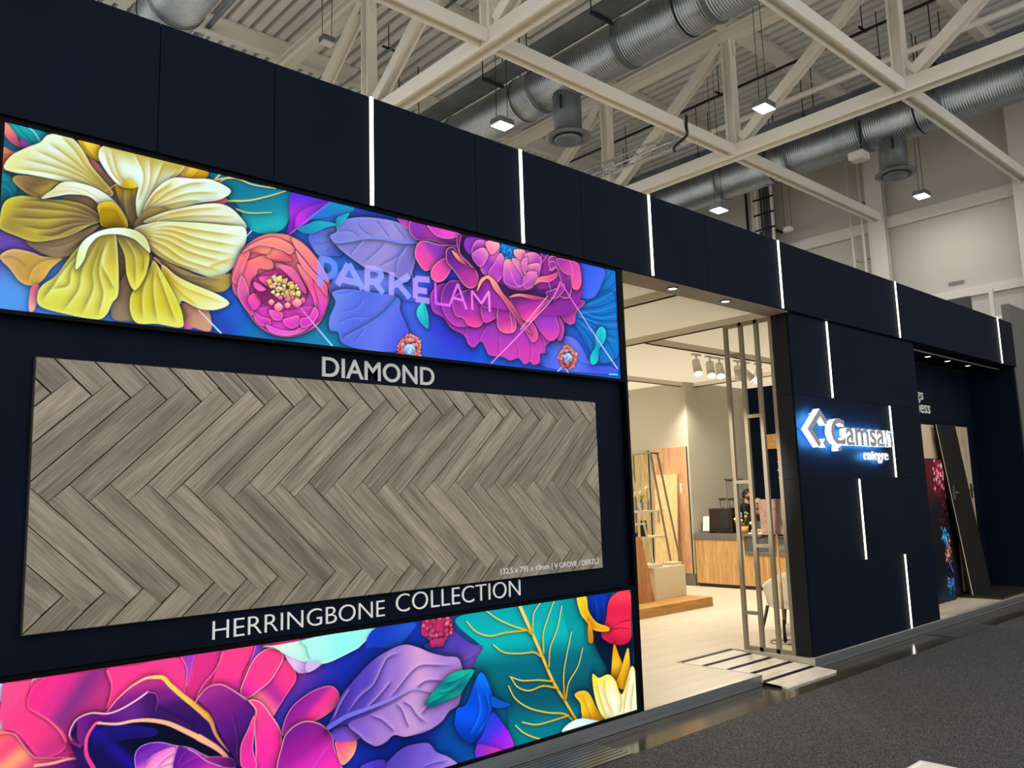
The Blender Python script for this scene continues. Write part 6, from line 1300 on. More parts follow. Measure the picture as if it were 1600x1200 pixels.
PL = ('cream roof purlin over the second tie beam, in the top right corner', 'cream roof purlin above the small lattice truss', 'cream roof purlin above the far end of the lattice truss', 'cream roof purlin above the first light strip, beside the unlit lamp', 'cream roof purlin farthest back, low over the left end of the header')
for lab, y in zip(PL, YN[1:6]):
    t = thing('roof_purlin', (7, y, 10.75), lab, 'beam', 'roof purlins')
    MB().ibeam((-7, y, 10.8), (XW - .15, y, 10.8), .13, .36, .025).build('beam_length', M['steel_white'], t)
    MB().box(-7, XW - .15, y - .085, y + .085, 10.6, 10.618).build('bottom_flange', M['steel_white'], t)

# air ducts
def duct(X, Z, R, y0, y1, rings, label, tee=None):
    t = thing('air_duct', (X, (y0 + y1) / 2, Z - R), label, 'duct', 'spiral air ducts')
    d = MB(); d.tube((X, y0, Z), (X, y1, Z), R, n=40); d.build('pipe', M['zinc'], t)
    for y in rings:
        MB().lathe((X, y, Z), [(R, -.05), (R + .02, -.04), (R + .02, .04), (R, .05)], 40, 'y').build('joint_ring', M['zinc_dark'], t)
    for y in rings[::2]:
        MB().lathe((X, y + .5, Z), [(R, -.012), (R + .012, -.01), (R + .012, .01), (R, .012)], 40, 'y').build('hanger_strap', M['dark_steel'], t)
        for s in (-1, 1):
            MB().tube((X + s * .1, y + .5, Z + R * .95), (X + s * .1, y + .5, 10.98), .012, n=6).build('hanger_rod', M['dark_steel'], t)
    if tee:
        ty, zb = tee
        MB().tube((X, ty, Z - R * .6), (X, ty, zb + .12), .26, n=28).build('drop_pipe', M['duct_grey'], t)
        o = MB().lathe((X, ty, zb), [(.25, .16), (.4, .06), (.41, .03), (.3, .02), (.3, .05), (.02, .05)], 32).build('outlet_ring', M['duct_grey'], t)
        MB().lathe((X, ty, zb), [(.02, .0), (.22, -.02), (.24, .0), (.24, .03), (.02, .035)], 28).build('outlet_disc', M['zinc_dark'], o)
        MB().box(X - .27, X - .255, ty - .12, ty - .08, zb + .5, zb + .75).build('damper_lever', M['dark_steel'], t)
duct(10.35, 9.3, .42, -9, 22, [-3.2, -.4, 2.3, 4.02, 6.1, 8.6, 11.5, 14.5], 'large galvanised spiral air duct over the middle of the booth', (5.5, 8.1))
duct(17.05, 9.3, .45, -9, 22, [-2.6, -.2, 1.38, 3.0, 4.72, 6.6, 9, 12], 'large galvanised spiral air duct close to the end wall', (2.5, 8.12))
duct(4.1, 9.3, .42, -2, 24, [1.2, 4.0, 7.6, 8.5, 11, 14], 'galvanised spiral air duct peeking over the booth at top left')
for X, Z, lab in ((9.55, 9.42, 'flat galvanised cable tray along the middle air duct'), (16.3, 9.72, 'flat galvanised cable tray behind the truss near the end wall')):
    t = thing('cable_tray', (X, 4, Z), lab, 'cable tray', 'cable trays')
    MB().box(X - .2, X + .2, -8, 21, Z, Z + .015).build('tray_floor', M['zinc_dark'], t)
    for s in (-1, 1):
        MB().box(X + s * .2 - .01, X + s * .2 + .01, -8, 21, Z - .02, Z + .09).build('tray_side', M['zinc_dark'], t)
    for y in (-1.5, 1.2, 3.9, 6.6, 9.3, 12):
        MB().box(X - .26, X + .26, y - .03, y + .03, Z - .05, Z - .02).build('bracket', M['dark_steel'], t)
        for s in (-1, 1):
            MB().tube((X + s * .25, y, Z - .05), (X + s * .25, y, 10.98), .011, n=6).build('hanger_rod', M['dark_steel'], t)
for X, Z, r, m, lab in ((15.57, 9.9, .06, 'steel_white', 'white pipe running beside the right truss under the deck'), (14.9, 10.3, .03, 'dark_steel', 'thin dark pipe under the deck near the right truss'), (8.45, 10.45, .025, 'zinc_dark', 'thin pipe under the deck left of the middle duct'),
                        (5.6, 10.7, .05, 'zinc_dark', 'conduit run under the deck above the unlit lamp'), (12.4, 10.75, .03, 'zinc_dark', 'thin conduit under the deck right of the middle duct'), (3.1, 10.7, .04, 'zinc_dark', 'conduit run under the deck at far left')):
    p = thing('ceiling_pipe', (X, 5, Z), lab, 'pipe', 'pipes under the roof deck')
    MB().tube((X, -9, Z), (X, 22, Z), r, n=10).build('pipe_run', M[m], p)
    for y in (-1.2, 2.0, 5.2, 8.4, 11.6):
        MB().box(X - .14, X + .14, y - .02, y + .02, Z + r, Z + r + .03).build('clip', M['dark_steel'], p)
        MB().tube((X, y, Z + r), (X, y, 10.98), .01, n=6).build('hanger_rod', M['dark_steel'], p)

# high bay lamps
def bay_lamp(x, y, z, label, on=True):
    t = thing('high_bay_lamp', (x, y, z), label, 'lamp', 'pendant hall lamps')
    k = .86 if on else .56
    MB().box(x - .19 * k, x + .19 * k, y - .15 * k, y + .15 * k, z - .05, z + .05, .012).build('housing', M['duct_grey'], t)
    MB().box(x - .175 * k, x + .175 * k, y - .135 * k, y + .135 * k, z - .066, z - .0505).build('light_panel', M['lamp_on' if on else 'lamp_off'], t)
    for s in (-1, 1):
        MB().tube((x + s * .15 * k, y, z + .05), (x + s * .1, y, 10.98), .006, n=5).build('suspension_wire', M['cable'], t)
    return t
for (x, y, z), lab in zip(LAMPS, ('lit hall lamp hanging in front of the middle air duct', 'lit hall lamp hanging beside the right truss', 'lit hall lamp low under the far air duct', 'lit hall lamp hanging before the end wall')):
    bay_lamp(x, y, z, lab)
bay_lamp(6.25, 6.9, 9.15, 'unlit hall lamp under the deck at upper left', False)
p = thing('pendant_sensor', (19.3, 6.2, 8.4), 'small white unlit pendant on thin wires near the cable ladder', 'sensor')
MB().lathe((19.3, 6.2, 8.4), [(.02, .1), (.12, .08), (.14, .0), (.1, -.04), (.02, -.05)], 16).build('housing', M['white'], p)
for s in (-1, 1):
    MB().tube((19.3, 6.2 + s * .1, 8.47), (19.3, 6.2 + s * .1, 11.0), .006, n=5).build('suspension_wire', M['cable'], p)

# small lattice lighting truss hung from the tie beam
t = thing('lattice_truss', (11.65, 6.5, 8.0), 'slim aluminium lattice truss hanging from the tie beam', 'truss')
ca, cb_, cc = (-.12, .0), (.12, .0), (0, .2)
for dx, dz in (ca, cb_, cc):
    MB().tube((11.65 + dx, 4.1, 7.9 + dz), (11.65 + dx, 9.6, 7.9 + dz), .02, n=8).build('chord', M['zinc'], t)
lat = MB(); k = 0
for i in range(22):
    y = 4.1 + i * .25
    for a, b in ((ca, cc), (cb_, cc), (ca, cb_)):
        a, b = (a, b) if i % 2 else (b, a)
        lat.tube((11.65 + a[0], y, 7.9 + a[1]), (11.65 + b[0], y + .25, 7.9 + b[1]), .008, n=5)
tag(lat.build('lacing', M['zinc'], t), kind='stuff')
s = thing('strap', (11.65, 4.0, 7.9), 'black lifting strap looped round the tie beam', 'strap')
MB().path(bend([(11.62, 3.82, 8.3), (11.6, 3.82, 8.1), (11.66, 3.86, 7.98), (11.65, 4.0, 7.9), (11.62, 4.12, 7.82), (11.66, 4.14, 7.75)]), .025, 8).build('webbing', M['cable'], s)

# fittings of the end wall
for y, lab in ((4.47, 'left of the two thin pipes down the end wall'), (4.2, 'right of the two thin pipes down the end wall')):
    p = thing('wall_pipe', (XW - .1, y + .35, 6), lab, 'pipe', 'pipes on the end wall')
    MB().tube((XW - .36, y + .1, 4.5), (XW - .36, y + .1, 9.7), .03, n=8).build('pipe_run', M['wall_band'], p)
    for z in (5.5, 7.2, 8.6):
        MB().box(XW - .39, XW - .004, y + .08, y + .12, z, z + .04).build('clip', M['wall_band'], p)
b = thing('junction_box', (16.4, 2.95, 8.5), 'white box hanging under the far air duct', 'box')
MB().box(16.22, 16.54, 2.78, 3.1, 8.44, 8.6, .02).build('case', M['white'], b)
MB().box(16.26, 16.5, 2.83, 3.05, 8.42, 8.439).build('cover', M['wall_band'], b)
MB().tube((16.525, 2.94, 8.595), (16.56, 2.94, 9.35), .018, n=8).build('hanger_rod', M['dark_steel'], b)

l = thing('cable_ladder', (XW - .4, 6.8, 8), 'vertical cable ladder full of grey cables on the end wall', 'cable ladder')
for y in (6.58, 7.02):
    MB().box(XW - .5, XW - .44, y - .03, y + .03, 5, 10.3).build('rail', M['steel_white'], l)
for z in np.arange(5.2, 10.2, .42):
    MB().box(XW - .53, XW - .5, 6.5, 7.1, z, z + .04).build('rung', M['dark_steel'], l)
MB().box(XW - .44, XW, 6.58, 6.62, 5.5, 5.56).box(XW - .44, XW, 6.58, 6.62, 8.5, 8.56).box(XW - .44, XW, 6.98, 7.02, 8.5, 8.56).build('wall_bracket', M['dark_steel'], l)
for i, y in enumerate((6.66, 6.74, 6.82, 6.9)):
    MB().tube((XW - .46, y, 5), (XW - .46, y, 10.3), .03, n=8).build('cable', M['zinc_dark'], l)
p = tag(MB().tube((XW - .1, 7.55, 5), (XW - .1, 7.55, 10), .035, n=8).build('drain_pipe', M['cable']), 'thin black pipe down the end wall left of the cable ladder', 'pipe')
tag(MB().box(XW - .03, XW - .003, 2.3, 2.62, 6.2, 6.27).build('wall_vent', M['duct_grey']), 'small dark slot vent low on the end wall', 'vent')
l = thing('wall_light', (XW - .2, 1.9, 5.3), 'small unlit linear lamp on a bracket low on the end wall', 'lamp')
MB().box(XW - .34, XW - .2, 1.3, 2.1, 5.2, 5.27, .01).build('housing', M['white'], l)
MB().box(XW - .3, XW - .24, 1.66, 1.74, 5.27, 5.9).build('arm', M['wall_band'], l)

# neighbouring booths
n = thing('neighbour_booth', (17, .9, 0), 'plain grey partition of the next booth at the right edge', 'booth wall')
MB().box(15.63, 19.55, .3, .42, 0, 4.76).build('partition', M['grey_booth'], n)
n = thing('neighbour_booth', (16.2, 1.6, 0), 'dark partition whose top corner shows over the booth header', 'booth wall')
MB().box(16.0, 16.12, 1.03, 4.5, 0, 5.1).build('partition', M['dark_grey'], n)

# ================================================================== aisle floor
tag(MB().box(-14, 19.68, -13.9, -.43, 0, .006).build('aisle_carpet', M['carpet']), 'dark grey needle felt carpet of the aisle', 'carpet')
def grate(x0, x1, lab):
    g = thing('floor_grate', (x0, -.22, 0), lab, 'grate', 'trench grates in the concrete strip')
    MB().box(x0, x1, -.42, -.06, .0005, .002).build('frame', M['black'], g)
    n = 8
    for i in range(n):
        y = -.41 + i * .345 / n
        MB().box(x0 + .01, x1 - .01, y, y + .03, .002, .006).build('slat', M['alu'], g)
grate(2.9, 4.41, 'metal trench grate in the concrete strip below the flower display')
grate(10.1, 11.2, 'metal trench grate in the concrete strip before the navy pillar wall')

tf = thing('floor_tray', (5.2, -2.1, .006), 'corner of a white tray on the carpet at the bottom edge of the picture', 'tray')
MB().box(4.96, 5.42, -2.33, -1.865, .006, .012).build('tray_base', M['paper'], tf)
MB().box(4.95, 5.434, -1.867, -1.851, .006, .022, .002).box(4.95, 5.434, -2.345, -2.329, .006, .022, .002).box(5.418, 5.434, -2.329, -1.867, .006, .022).box(4.95, 4.966, -2.329, -1.867, .006, .022).build('rim', M['white'], tf)

# ================================================================== the booth
ZF, ZS, ZTOP = .09, 3.514, 4.224
# platform with the notch of the ramp (x 6.64 .. 7.58, y ..0.92)
pl = MB()
pl.box(-4, 6.655, .02, 9, .004, ZF - .004).box(7.6, 14.52, .02, 9, .004, ZF - .004).box(6.655, 7.6, .925, 9, .004, ZF - .004)
tag(pl.build('trim_4', M['anthracite']), kind='structure')
fl = MB()
fl.box(-4, 6.655, .02, 9, ZF - .003, ZF).box(7.6, 14.52, .02, 9, ZF - .003, ZF).box(6.655, 7.6, .925, 9, ZF - .003, ZF)
tag(fl.build('floor_booth', M['cream_floor']), kind='structure')
for x0, x1, i in ((-4, 6.655, 5), (7.6, 14.52, 6)):
    e = MB()
    e.box(x0, x1, -.015, .02, .05, ZF + .003).box(x0, x1, -.005, .02, .035, .05).box(x0, x1, -.02, .02, .003, .035)
    struct(e.build('trim_%d' % i, M['alu']))
    struct(MB().box(x0, x1, -.012, .035, ZF + .003, ZF + .006).build('trim_%d' % (i + 4), M['alu_pale']))
struct(MB().box(7.585, 7.6, -.015, .925, .003, ZF + .004).box(6.655, 6.67, -.015, .925, .02, ZF + .004).box(6.67, 7.585, .91, .925, .02, ZF + .004).build('trim_8', M['alu_pale']))
r = thing('entrance_ramp', (7.1, .3, 0), 'low slatted entrance ramp of pale boards beside the navy wall', 'ramp')
MB().poly([(6.68, .905, .0845), (6.68, -.19, .0185), (6.68, -.19, .001), (6.68, .905, .001)], (.895, 0, 0)).build('base', M['black'], r)
ys = [(.87, .70), (.64, .47), (.41, .25), (.19, .02), (-.04, -.235)]
for a, b in ys:
    za, zb = .02 + .066 * (a + .22) / 1.12, .02 + .066 * (b + .22) / 1.12
    MB().poly([(6.68, a, za), (6.68, b, zb), (6.68, b, zb - .018), (6.68, a, za - .018)], (.895, 0, 0)).build('board', M['ramp_board'], r)

# walls of the booth
wl = struct(MB().box(-4, 5.02, .045, .22, ZF, ZS).build('wall_left', M['navy']))
struct(MB().box(5.0, 5.03, -.012, .22, ZF, ZS - .002).build('trim_11', M['black']))
hd = struct(MB().box(-4, 14.5, .0, .2, ZS + .004, ZTOP - .005).build('wall_header', M['navy_dark']))
seams = [-4, -2.6, -1.2, .1, 1.371, 2.008, 2.65, 3.494, 3.917, 4.557, 5.396, 6.212, 7.474, 8.85, 10.222, 12.03, 13.845, 14.52]
for a, b in zip(seams[:-1], seams[1:]):
    MB().box(a + .002, b - .002, -.03, -.004, ZS, ZTOP, .0015).build('panel', M['navy'], hd)
MB().box(14.5, 14.52, .0, .22, ZS, ZTOP).build('end_panel', M['navy'], hd)
MB().box(5.03, 7.63, -.002, .235, ZS - .012, ZS + .002).build('soffit_panel', M['soffit'], hd)
MB().box(10.72, 14.44, -.002, .66, ZS - .006, ZS + .002).build('soffit_panel', M['navy'], hd)
MB().box(-4, 14.5, .2, .235, ZS - .01, ZTOP - .3).build('back_panel', M['wall_band'], hd)
pw = struct(MB().box(7.655, 10.68, .03, .19, ZF, ZS - .003).build('wall_entrance', M['navy_dark']))
for z0, z1 in ((ZF, 1.81), (1.81, 2.665), (2.665, ZS - .004)):
    MB().box(7.64, 10.70, .008, .028, z0 + .0015, z1 - .0015, .001).build('panel', M['navy'], pw)
    MB().box(7.635, 7.654, .0285, .2, z0 + .0015, z1 - .0015).build('side_panel', M['anthracite'], pw)
    MB().box(10.682, 10.70, .0285, .2, z0 + .0015, z1 - .0015).build('side_panel', M['navy'], pw)
en = struct(MB().box(14.47, 14.52, .0, 4.69, ZF, ZS).build('wall_right_booth', M['navy']))
MB().box(14.455, 14.469, .0, .66, ZF, 1.8).box(14.455, 14.469, .0, .66, 1.806, ZS - .01).build('panel', M['navy'], en)
nb = struct(MB().box(10.70, 14.47, .68, .74, ZF, ZS + .2).build('wall_back_nook', M['navy_dark']))
for z0, z1 in ((ZF, 2.65), (2.65, ZS - .01)):
    MB().box(10.702, 14.45, .66, .679, z0 + .002, z1 - .002).build('panel', M['navy'], nb)
# inner room
ZC = 3.72
fc = MB()
fc.b.faces.new([fc.b.verts.new(p) for p in ((3.0, .24, ZC), (14.46, .24, ZC), (14.46, 8.1, ZC), (3.0, 8.1, ZC))])
struct(fc.build('ceiling_booth', M['cream']))
struct(MB().box(12.3, 12.5, 4.69, 8.1, ZF, ZC).build('wall_inner_right', M['grey_wall']))
struct(MB().box(12.5, 14.4, 4.69, 4.8, ZF, ZC).build('wall_niche', M['grey_wall']))
struct(MB().box(14.3, 14.46, .76, 4.69, ZF, ZC).build('wall_niche_right', M['navy']))
struct(MB().box(3.0, 12.3, 8.1, 8.2, ZF, ZC).build('wall_inner_back', M['grey_wall']))
struct(MB().box(2.9, 3.0, .24, 8.1, ZF, ZC).build('wall_inner_left', M['grey_wall']))
struct(MB().box(12.275, 12.3, 4.69, 8.1, ZF, .3).build('baseboard_right', M['counter_top']))
def rail(p0, p1, lab):
    t = thing('ceiling_rail', p0, lab, 'rail', 'frame rails of the fabric ceiling')
    a, b = Vector(p0), Vector(p1)
    MB().bar(a, b, .1, .07).build('profile', M['rail'], t)
    dz = Vector((0, 0, -.04))
    MB().bar(a + dz, b + dz, .02, .012).build('groove', M['joint'], t)
rail((8.28, .25, 3.682), (8.28, 8, 3.682), 'cream ceiling rail running inwards from the slatted screen')
rail((6.55, .25, 3.682), (6.55, 8, 3.682), 'cream ceiling rail just inside the entrance soffit')
rail((8.34, 2.4, 3.682), (14.2, 2.4, 3.682), 'cream ceiling rail that carries the row of spotlights')
rail((3.1, 4.78, 3.682), (12.28, 4.78, 3.682), 'cream ceiling rail that ends at the grey wall corner')
rail((12.6, 2.46, 3.682), (12.6, 4.68, 3.682), 'cream ceiling rail above the coffee counter')

# downlights in the soffits
def down(x, y, z, lab):
    t = thing('downlight', (x, y, z), lab, 'light', 'downlights in the soffit')
    MB().lathe((x, y, z), [(.03, .006), (.055, .004), (.058, -.004), (.045, -.006), (.04, .004), (.03, .005)], 20).build('ring', M['alu'], t)
    MB().lathe((x, y, z), [(.001, -.002), (.036, -.002), (.036, .002), (.001, .002)], 18).build('lens', M['lamp_on'], t)
    l = bpy.data.lights.new('downlight_glow', 'SPOT'); l.energy = 7; l.spot_size = 1.9; l.spot_blend = .6; l.color = (1, .88, .7); l.shadow_soft_size = .04
    o = bpy.data.objects.new('downlight_glow', l); o.location = (x, y, z - .02); COL.objects.link(o)
down(5.83, .09, ZS - .018, 'left downlight in the taupe soffit over the entrance')
down(6.65, .09, ZS - .018, 'right downlight in the taupe soffit over the entrance')
for x, w in ((12.0, 'nearest'), (12.71, 'middle'), (13.5, 'farthest')):
    down(x, .335, ZS - .012, w + ' downlight in the dark soffit of the right niche')

# light strips
def strip(p0, p1, lab, y):
    t = thing('led_strip', p0 + (0,) if len(p0) == 2 else p0, lab, 'light strip', 'upright light strips on the navy front')
    (x0, z0), (x1, z1) = p0, p1
    t.location = (x0, y, z0)
    MB().box(x0 - .013, x0 + .013, y - .006, y - .0005, z0, z1).build('profile', M['led_profile'], t)
    MB().box(x0 - .0105, x0 + .0105, y - .014, y - .006, z0 + .003, z1 - .003).build('diffuser', M['led'], t)
for x, lab in ((2.65, 'light strip on the header, leftmost, above the lilac leaves'), (3.917, 'light strip on the header, second from left, above the pink peony'), (5.396, 'light strip on the header above the left end of the entrance'),
               (7.474, 'light strip on the header above the slatted screen corner'), (10.222, 'light strip on the header above the right side of the navy wall'), (13.845, 'light strip on the header at its right end')):
    strip((x, ZS), (x, ZTOP), lab, -.03)
for x, z0, z1, lab in ((8.435, 2.668, 3.506, 'light strip on the navy wall above the lit logo'), (9.82, 1.813, 2.656, 'light strip crossing the end of the lit lettering'), (8.88, .939, 1.804, 'light strip on the navy wall below the lit logo'), (9.855, ZF + .01, .93, 'lowest light strip on the navy wall, reaching the floor')):
    strip((x, z0), (x, z1), lab, .008)

# ------------------------------------------------------------------ backlit flower displays
def sheet(name, cv, y, strength, parent, lab):
    nx, nz = len(cv.xs), len(cv.zs)
    X, Z = np.meshgrid(cv.xs / 1000, cv.zs / 1000)
    co = np.empty((nx * nz, 3), 'f'); co[:, 0] = X.ravel(); co[:, 1] = y; co[:, 2] = Z.ravel()
    i = np.arange(nx * nz).reshape(nz, nx)
    q = np.stack([i[:-1, :-1], i[:-1, 1:], i[1:, 1:], i[1:, :-1]], -1).reshape(-1)
    me = bpy.data.meshes.new(name)
    me.vertices.add(nx * nz); me.vertices.foreach_set('co', co.ravel())
    nf = len(q) // 4
    me.loops.add(nf * 4); me.loops.foreach_set('vertex_index', q.astype('i'))
    me.polygons.add(nf); me.polygons.foreach_set('loop_start', np.arange(0, nf * 4, 4, dtype='i'))
    me.update(calc_edges=True)
    c = cv.C; g = c.mean(-1, keepdims=True)
    c = np.clip(.5 + (g + (c - g) * 1.12 - .5) * 1.04, 0, 1)      # inks as deep as a backlit sheet shows them
    c = np.where(c <= .04045, c / 12.92, ((c + .055) / 1.055) ** 2.4).reshape(-1, 3)
    at = me.color_attributes.new('ink', 'FLOAT_COLOR', 'POINT')
    at.data.foreach_set('color', np.hstack([c, np.ones((len(c), 1))]).astype('f').ravel())
    me.materials.append(printed(name + '_ink', strength))
    o = bpy.data.objects.new(name, me); COL.objects.link(o); hang(o, parent)
    tag(o, lab)
    return o
def display(x0, x1, z0, z1, art, lab, step=3.2):
    t = thing('backlit_display', ((x0 + x1) / 2, 0, z0), lab, 'display', 'backlit flower displays')
    MB().box(x0 - .03, x1 + .03, .012, .044, z0 - .02, z1 + .02).build('backing', M['black'], t)
    cv = Canvas(x0 * 1000, x1 * 1000, z0 * 1000, z1 * 1000, step)
    paint(cv, art)
    sheet('print', cv, .006, 1.04, t, None)
    for a in ((x0 - .03, x1 + .03, z1, z1 + .02), (x0 - .03, x1 + .03, z0 - .02, z0), (x0 - .03, x0, z0, z1), (x1, x1 + .03, z0, z1)):
        MB().box(a[0], a[1], -.012, .011, a[2], a[3]).build('frame_rail', M['black'], t)
display(.70, 4.966, 2.612, 3.492, unpack(ART_UPPER), 'long backlit print with a yellow flower and a pink peony, above the plank panel')
display(.70, 4.966, .112, .991, unpack(ART_LOWER), 'long backlit print with a pink blossom and a gold veined leaf, below the plank panel')

# ------------------------------------------------------------------ herringbone board
PX0, PX1, PZ0, PZ1 = .88, 4.662, 1.176, 2.411
hb = thing('herringbone_board', ((PX0 + PX1) / 2, 0, PZ0), 'large panel of grey oak planks laid in herringbone on the navy wall', 'wood panel')
MB().box(PX0 - .004, PX1 + .004, .02, .044, PZ0 - .004, PZ1 + .004).build('backing', M['joint'], hb)
def clip_poly(P):
    for ax, lim, s in ((0, PX0, 1), (0, PX1, -1), (1, PZ0, 1), (1, PZ1, -1)):
        out = []
        for a, b in zip(P, P[1:] + P[:1]):
            ia, ib = (a[ax] - lim) * s >= 0, (b[ax] - lim) * s >= 0
            if ia: out.append(a)
            if ia != ib:
                k = (lim - a[ax]) / (b[ax] - a[ax]); out.append((a[0] + (b[0] - a[0]) * k, a[1] + (b[1] - a[1]) * k))
        P = out
        if len(P) < 3: return []
    return P
rnd = random.Random(11)
G_ = .0006
def plank(B, w, l):
    """B: a corner, w: the short edge, l: the long edge (x, z)"""
    W_, L_ = math.hypot(*w), math.hypot(*l)
    uw = (w[0] / W_, w[1] / W_); ul = (l[0] / L_, l[1] / L_)
    c = [(B[0] + uw[0] * a + ul[0] * b, B[1] + uw[1] * a + ul[1] * b) for a, b in ((G_, G_), (W_ - G_, G_), (W_ - G_, L_ - G_), (G_, L_ - G_))]
    c = clip_poly(c)
    if not c: return
    cx = B[0] + w[0] / 2 + l[0] / 2; cz = B[1] + w[1] / 2 + l[1] / 2
    ang = math.atan2(ul[1], ul[0])
    R = Matrix.Rotation(-ang, 4, 'Y')
    y0 = .014 + rnd.uniform(-.0012, .0012)
    m = MB()
    pts = [R.inverted() @ Vector((p[0] - cx, 0, p[1] - cz)) for p in c]
    g = Vector((sum(p.x for p in pts) / len(pts), 0, sum(p.z for p in pts) / len(pts)))
    fr = [m.b.verts.new(p + (g - p).normalized() * .0012 + Vector((0, -.003, 0))) for p in pts]
    md = [m.b.verts.new(p) for p in pts]; bk = [m.b.verts.new(p + Vector((0, .006, 0))) for p in pts]
    n = len(pts)
    m.b.faces.new(fr)
    for i in range(n):
        j = (i + 1) % n
        m.b.faces.new((fr[i], md[i], md[j], fr[j])); m.b.faces.new((md[i], bk[i], bk[j], md[j]))
    o = m.build('plank', M['grey_plank'])
    o.parent = hb
    o.matrix_parent_inverse = Matrix.Translation(-base(hb)) @ Matrix.Translation((cx, y0, cz)) @ R
for k in range(-6, 26):
    B = (.953 + .1735 * k, 1.749)
    plank(B, (-.0855, .0795), (.512, .4985))                    # middle row, rising
    plank(B, (.088, .0795), (.512, -.4985))                     # lower middle row, falling
    T = (1.297 + .1735 * k, 2.2485)
    plank(T, (.085, .0795), (-.512, .4985))                     # top row
    D = (1.296 + .1735 * k, 1.2505)
    plank(D, (-.0855, .0795), (-.512, -.4985))                  # bottom row

# ------------------------------------------------------------------ lettering
def letters(txt, x0, x1, z0, z1, y, depth, name, m, label, cat='lettering', shear=0.0, offset=0.0, side=None, per=True, group=None, cap=None):
    """raised lettering fitted between x0..x1 and z0..z1, each letter a part"""
    cu = bpy.data.curves.new('letters', 'FONT'); cu.body = txt; cu.extrude = .5; cu.shear = shear; cu.offset = offset; cu.resolution_u = 4
    tmp = bpy.data.objects.new('letters', cu)
    me = bpy.data.meshes.new_from_object(tmp)
    bpy.data.objects.remove(tmp); 
    bm = bmesh.new(); bm.from_mesh(me); bpy.data.meshes.remove(me)
    bmesh.ops.remove_doubles(bm, verts=bm.verts[:], dist=1e-5)
    xs = [v.co.x for v in bm.verts]; zs = [v.co.y for v in bm.verts]
    lo, hi = (min(zs), max(zs)) if cap is None else cap
    for v in bm.verts:
        v.co = Vector((x0 + (v.co.x - min(xs)) / (max(xs) - min(xs)) * (x1 - x0), y - depth / 2 - v.co.z * depth, z0 + (v.co.y - lo) / (hi - lo) * (z1 - z0)))
    seen = set(); isl = []
    for v in bm.verts:
        if v in seen: continue
        st = [v]; seen.add(v); grp = []
        while st:
            a = st.pop(); grp.append(a)
            for e in a.link_edges:
                b = e.other_vert(a)
                if b not in seen: seen.add(b); st.append(b)
        isl.append([min(p.co.x for p in grp), max(p.co.x for p in grp), grp])
    isl.sort(key=lambda i: i[0])
    merged = []
    for i in isl:
        if merged and min(i[1], merged[-1][1]) - max(i[0], merged[-1][0]) > .6 * min(i[1] - i[0], merged[-1][1] - merged[-1][0]):
            merged[-1][1] = max(merged[-1][1], i[1]); merged[-1][2] += i[2]
        else:
            merged.append(i)
    t = thing(name, ((x0 + x1) / 2, y, z0), label, cat, group)
    for a, b, grp in merged:
        s = set(grp)
        n = bmesh.new(); mp = {v: n.verts.new(v.co) for v in grp}
        for f in bm.faces:
            if f.verts[0] in s:
                try:
                    n.faces.new([mp[v] for v in f.verts])
                except ValueError:
                    pass
        bmesh.ops.recalc_face_normals(n, faces=n.faces[:])
        lm = bpy.data.meshes.new('letter'); n.to_mesh(lm)
        lm.materials.append(m)
        if side:
            lm.materials.append(side); lm.materials.append(M['halo'])
            for p in lm.polygons:
                if abs(p.normal.y) < .6: p.material_index = 1
                elif p.normal.y > .6: p.material_index = 2
        n.free()
        o = bpy.data.objects.new('letter', lm); COL.objects.link(o); hang(o, t)
    bm.free()
    return t
letters('DIAMOND', 2.352, 3.16, 2.437, 2.556, .0445, .008, 'sign_lettering', M['letter_white'], 'large grey capital lettering above the plank panel', offset=.012)
letters('HERRINGBONE', 1.735, 2.766, 1.041, 1.134, .0445, .008, 'sign_lettering', M['letter_bright'], 'thin white capital lettering under the plank panel, the longer first word', offset=-.012)
letters('COLLECTION', 2.845, 3.853, 1.052, 1.158, .0445, .008, 'sign_lettering', M['letter_bright'], 'thin white capital lettering under the plank panel, the taller second word', offset=-.012)
letters('132,5 x 795 x 10mm | V GROVE / DERZLİ', 3.655, 4.622, 1.198, 1.258, .0108, .002, 'size_caption', M['letter_bright'], 'tiny white size caption in the lower right corner of the plank panel')
# lit logo
lt_ = letters('Çamsan', 8.1, 9.54, 2.09, 2.43, -.05, .07, 'logo_lettering', M['letter_face'], 'backlit company lettering glowing blue on the navy wall', offset=.02, side=M['letter_side'])
letters('entegre', 8.96, 9.56, 1.97, 2.105, -.03, .02, 'logo_lettering', M['letter_white'], 'small bright backlit word under the company lettering', side=M['letter_side'])
for x, z in ((8.2, 2.36), (8.75, 2.25), (9.1, 2.25), (9.45, 2.25)):
    MB().box(x, x + .015, -.051, .0075, z, z + .015).build('standoff', M['alu'], lt_)
lg = thing('logo_mark', (7.86, -.05, 2.1), 'backlit open diamond emblem left of the company lettering', 'emblem')
def ribbon(P, w):
    """a mitred band along the points P (x, z)"""
    L_, R_ = [], []
    for i, p in enumerate(P):
        p = Vector(p)
        d0 = (p - Vector(P[i - 1])).normalized() if i else (Vector(P[1]) - p).normalized()
        d1 = (Vector(P[i + 1]) - p).normalized() if i < len(P) - 1 else d0
        n = Vector((-(d0 + d1).y, (d0 + d1).x)).normalized()
        k = w / 2 / max(.4, n.dot(Vector((-d0.y, d0.x))))
        L_.append(p + n * k); R_.append(p - n * k)
    return L_ + R_[::-1]
def glow(o):
    me = o.data; me.materials.append(M['letter_side']); me.materials.append(M['halo'])
    for p in me.polygons:
        if abs(p.normal.y) < .6: p.material_index = 1
        elif p.normal.y > .6: p.material_index = 2
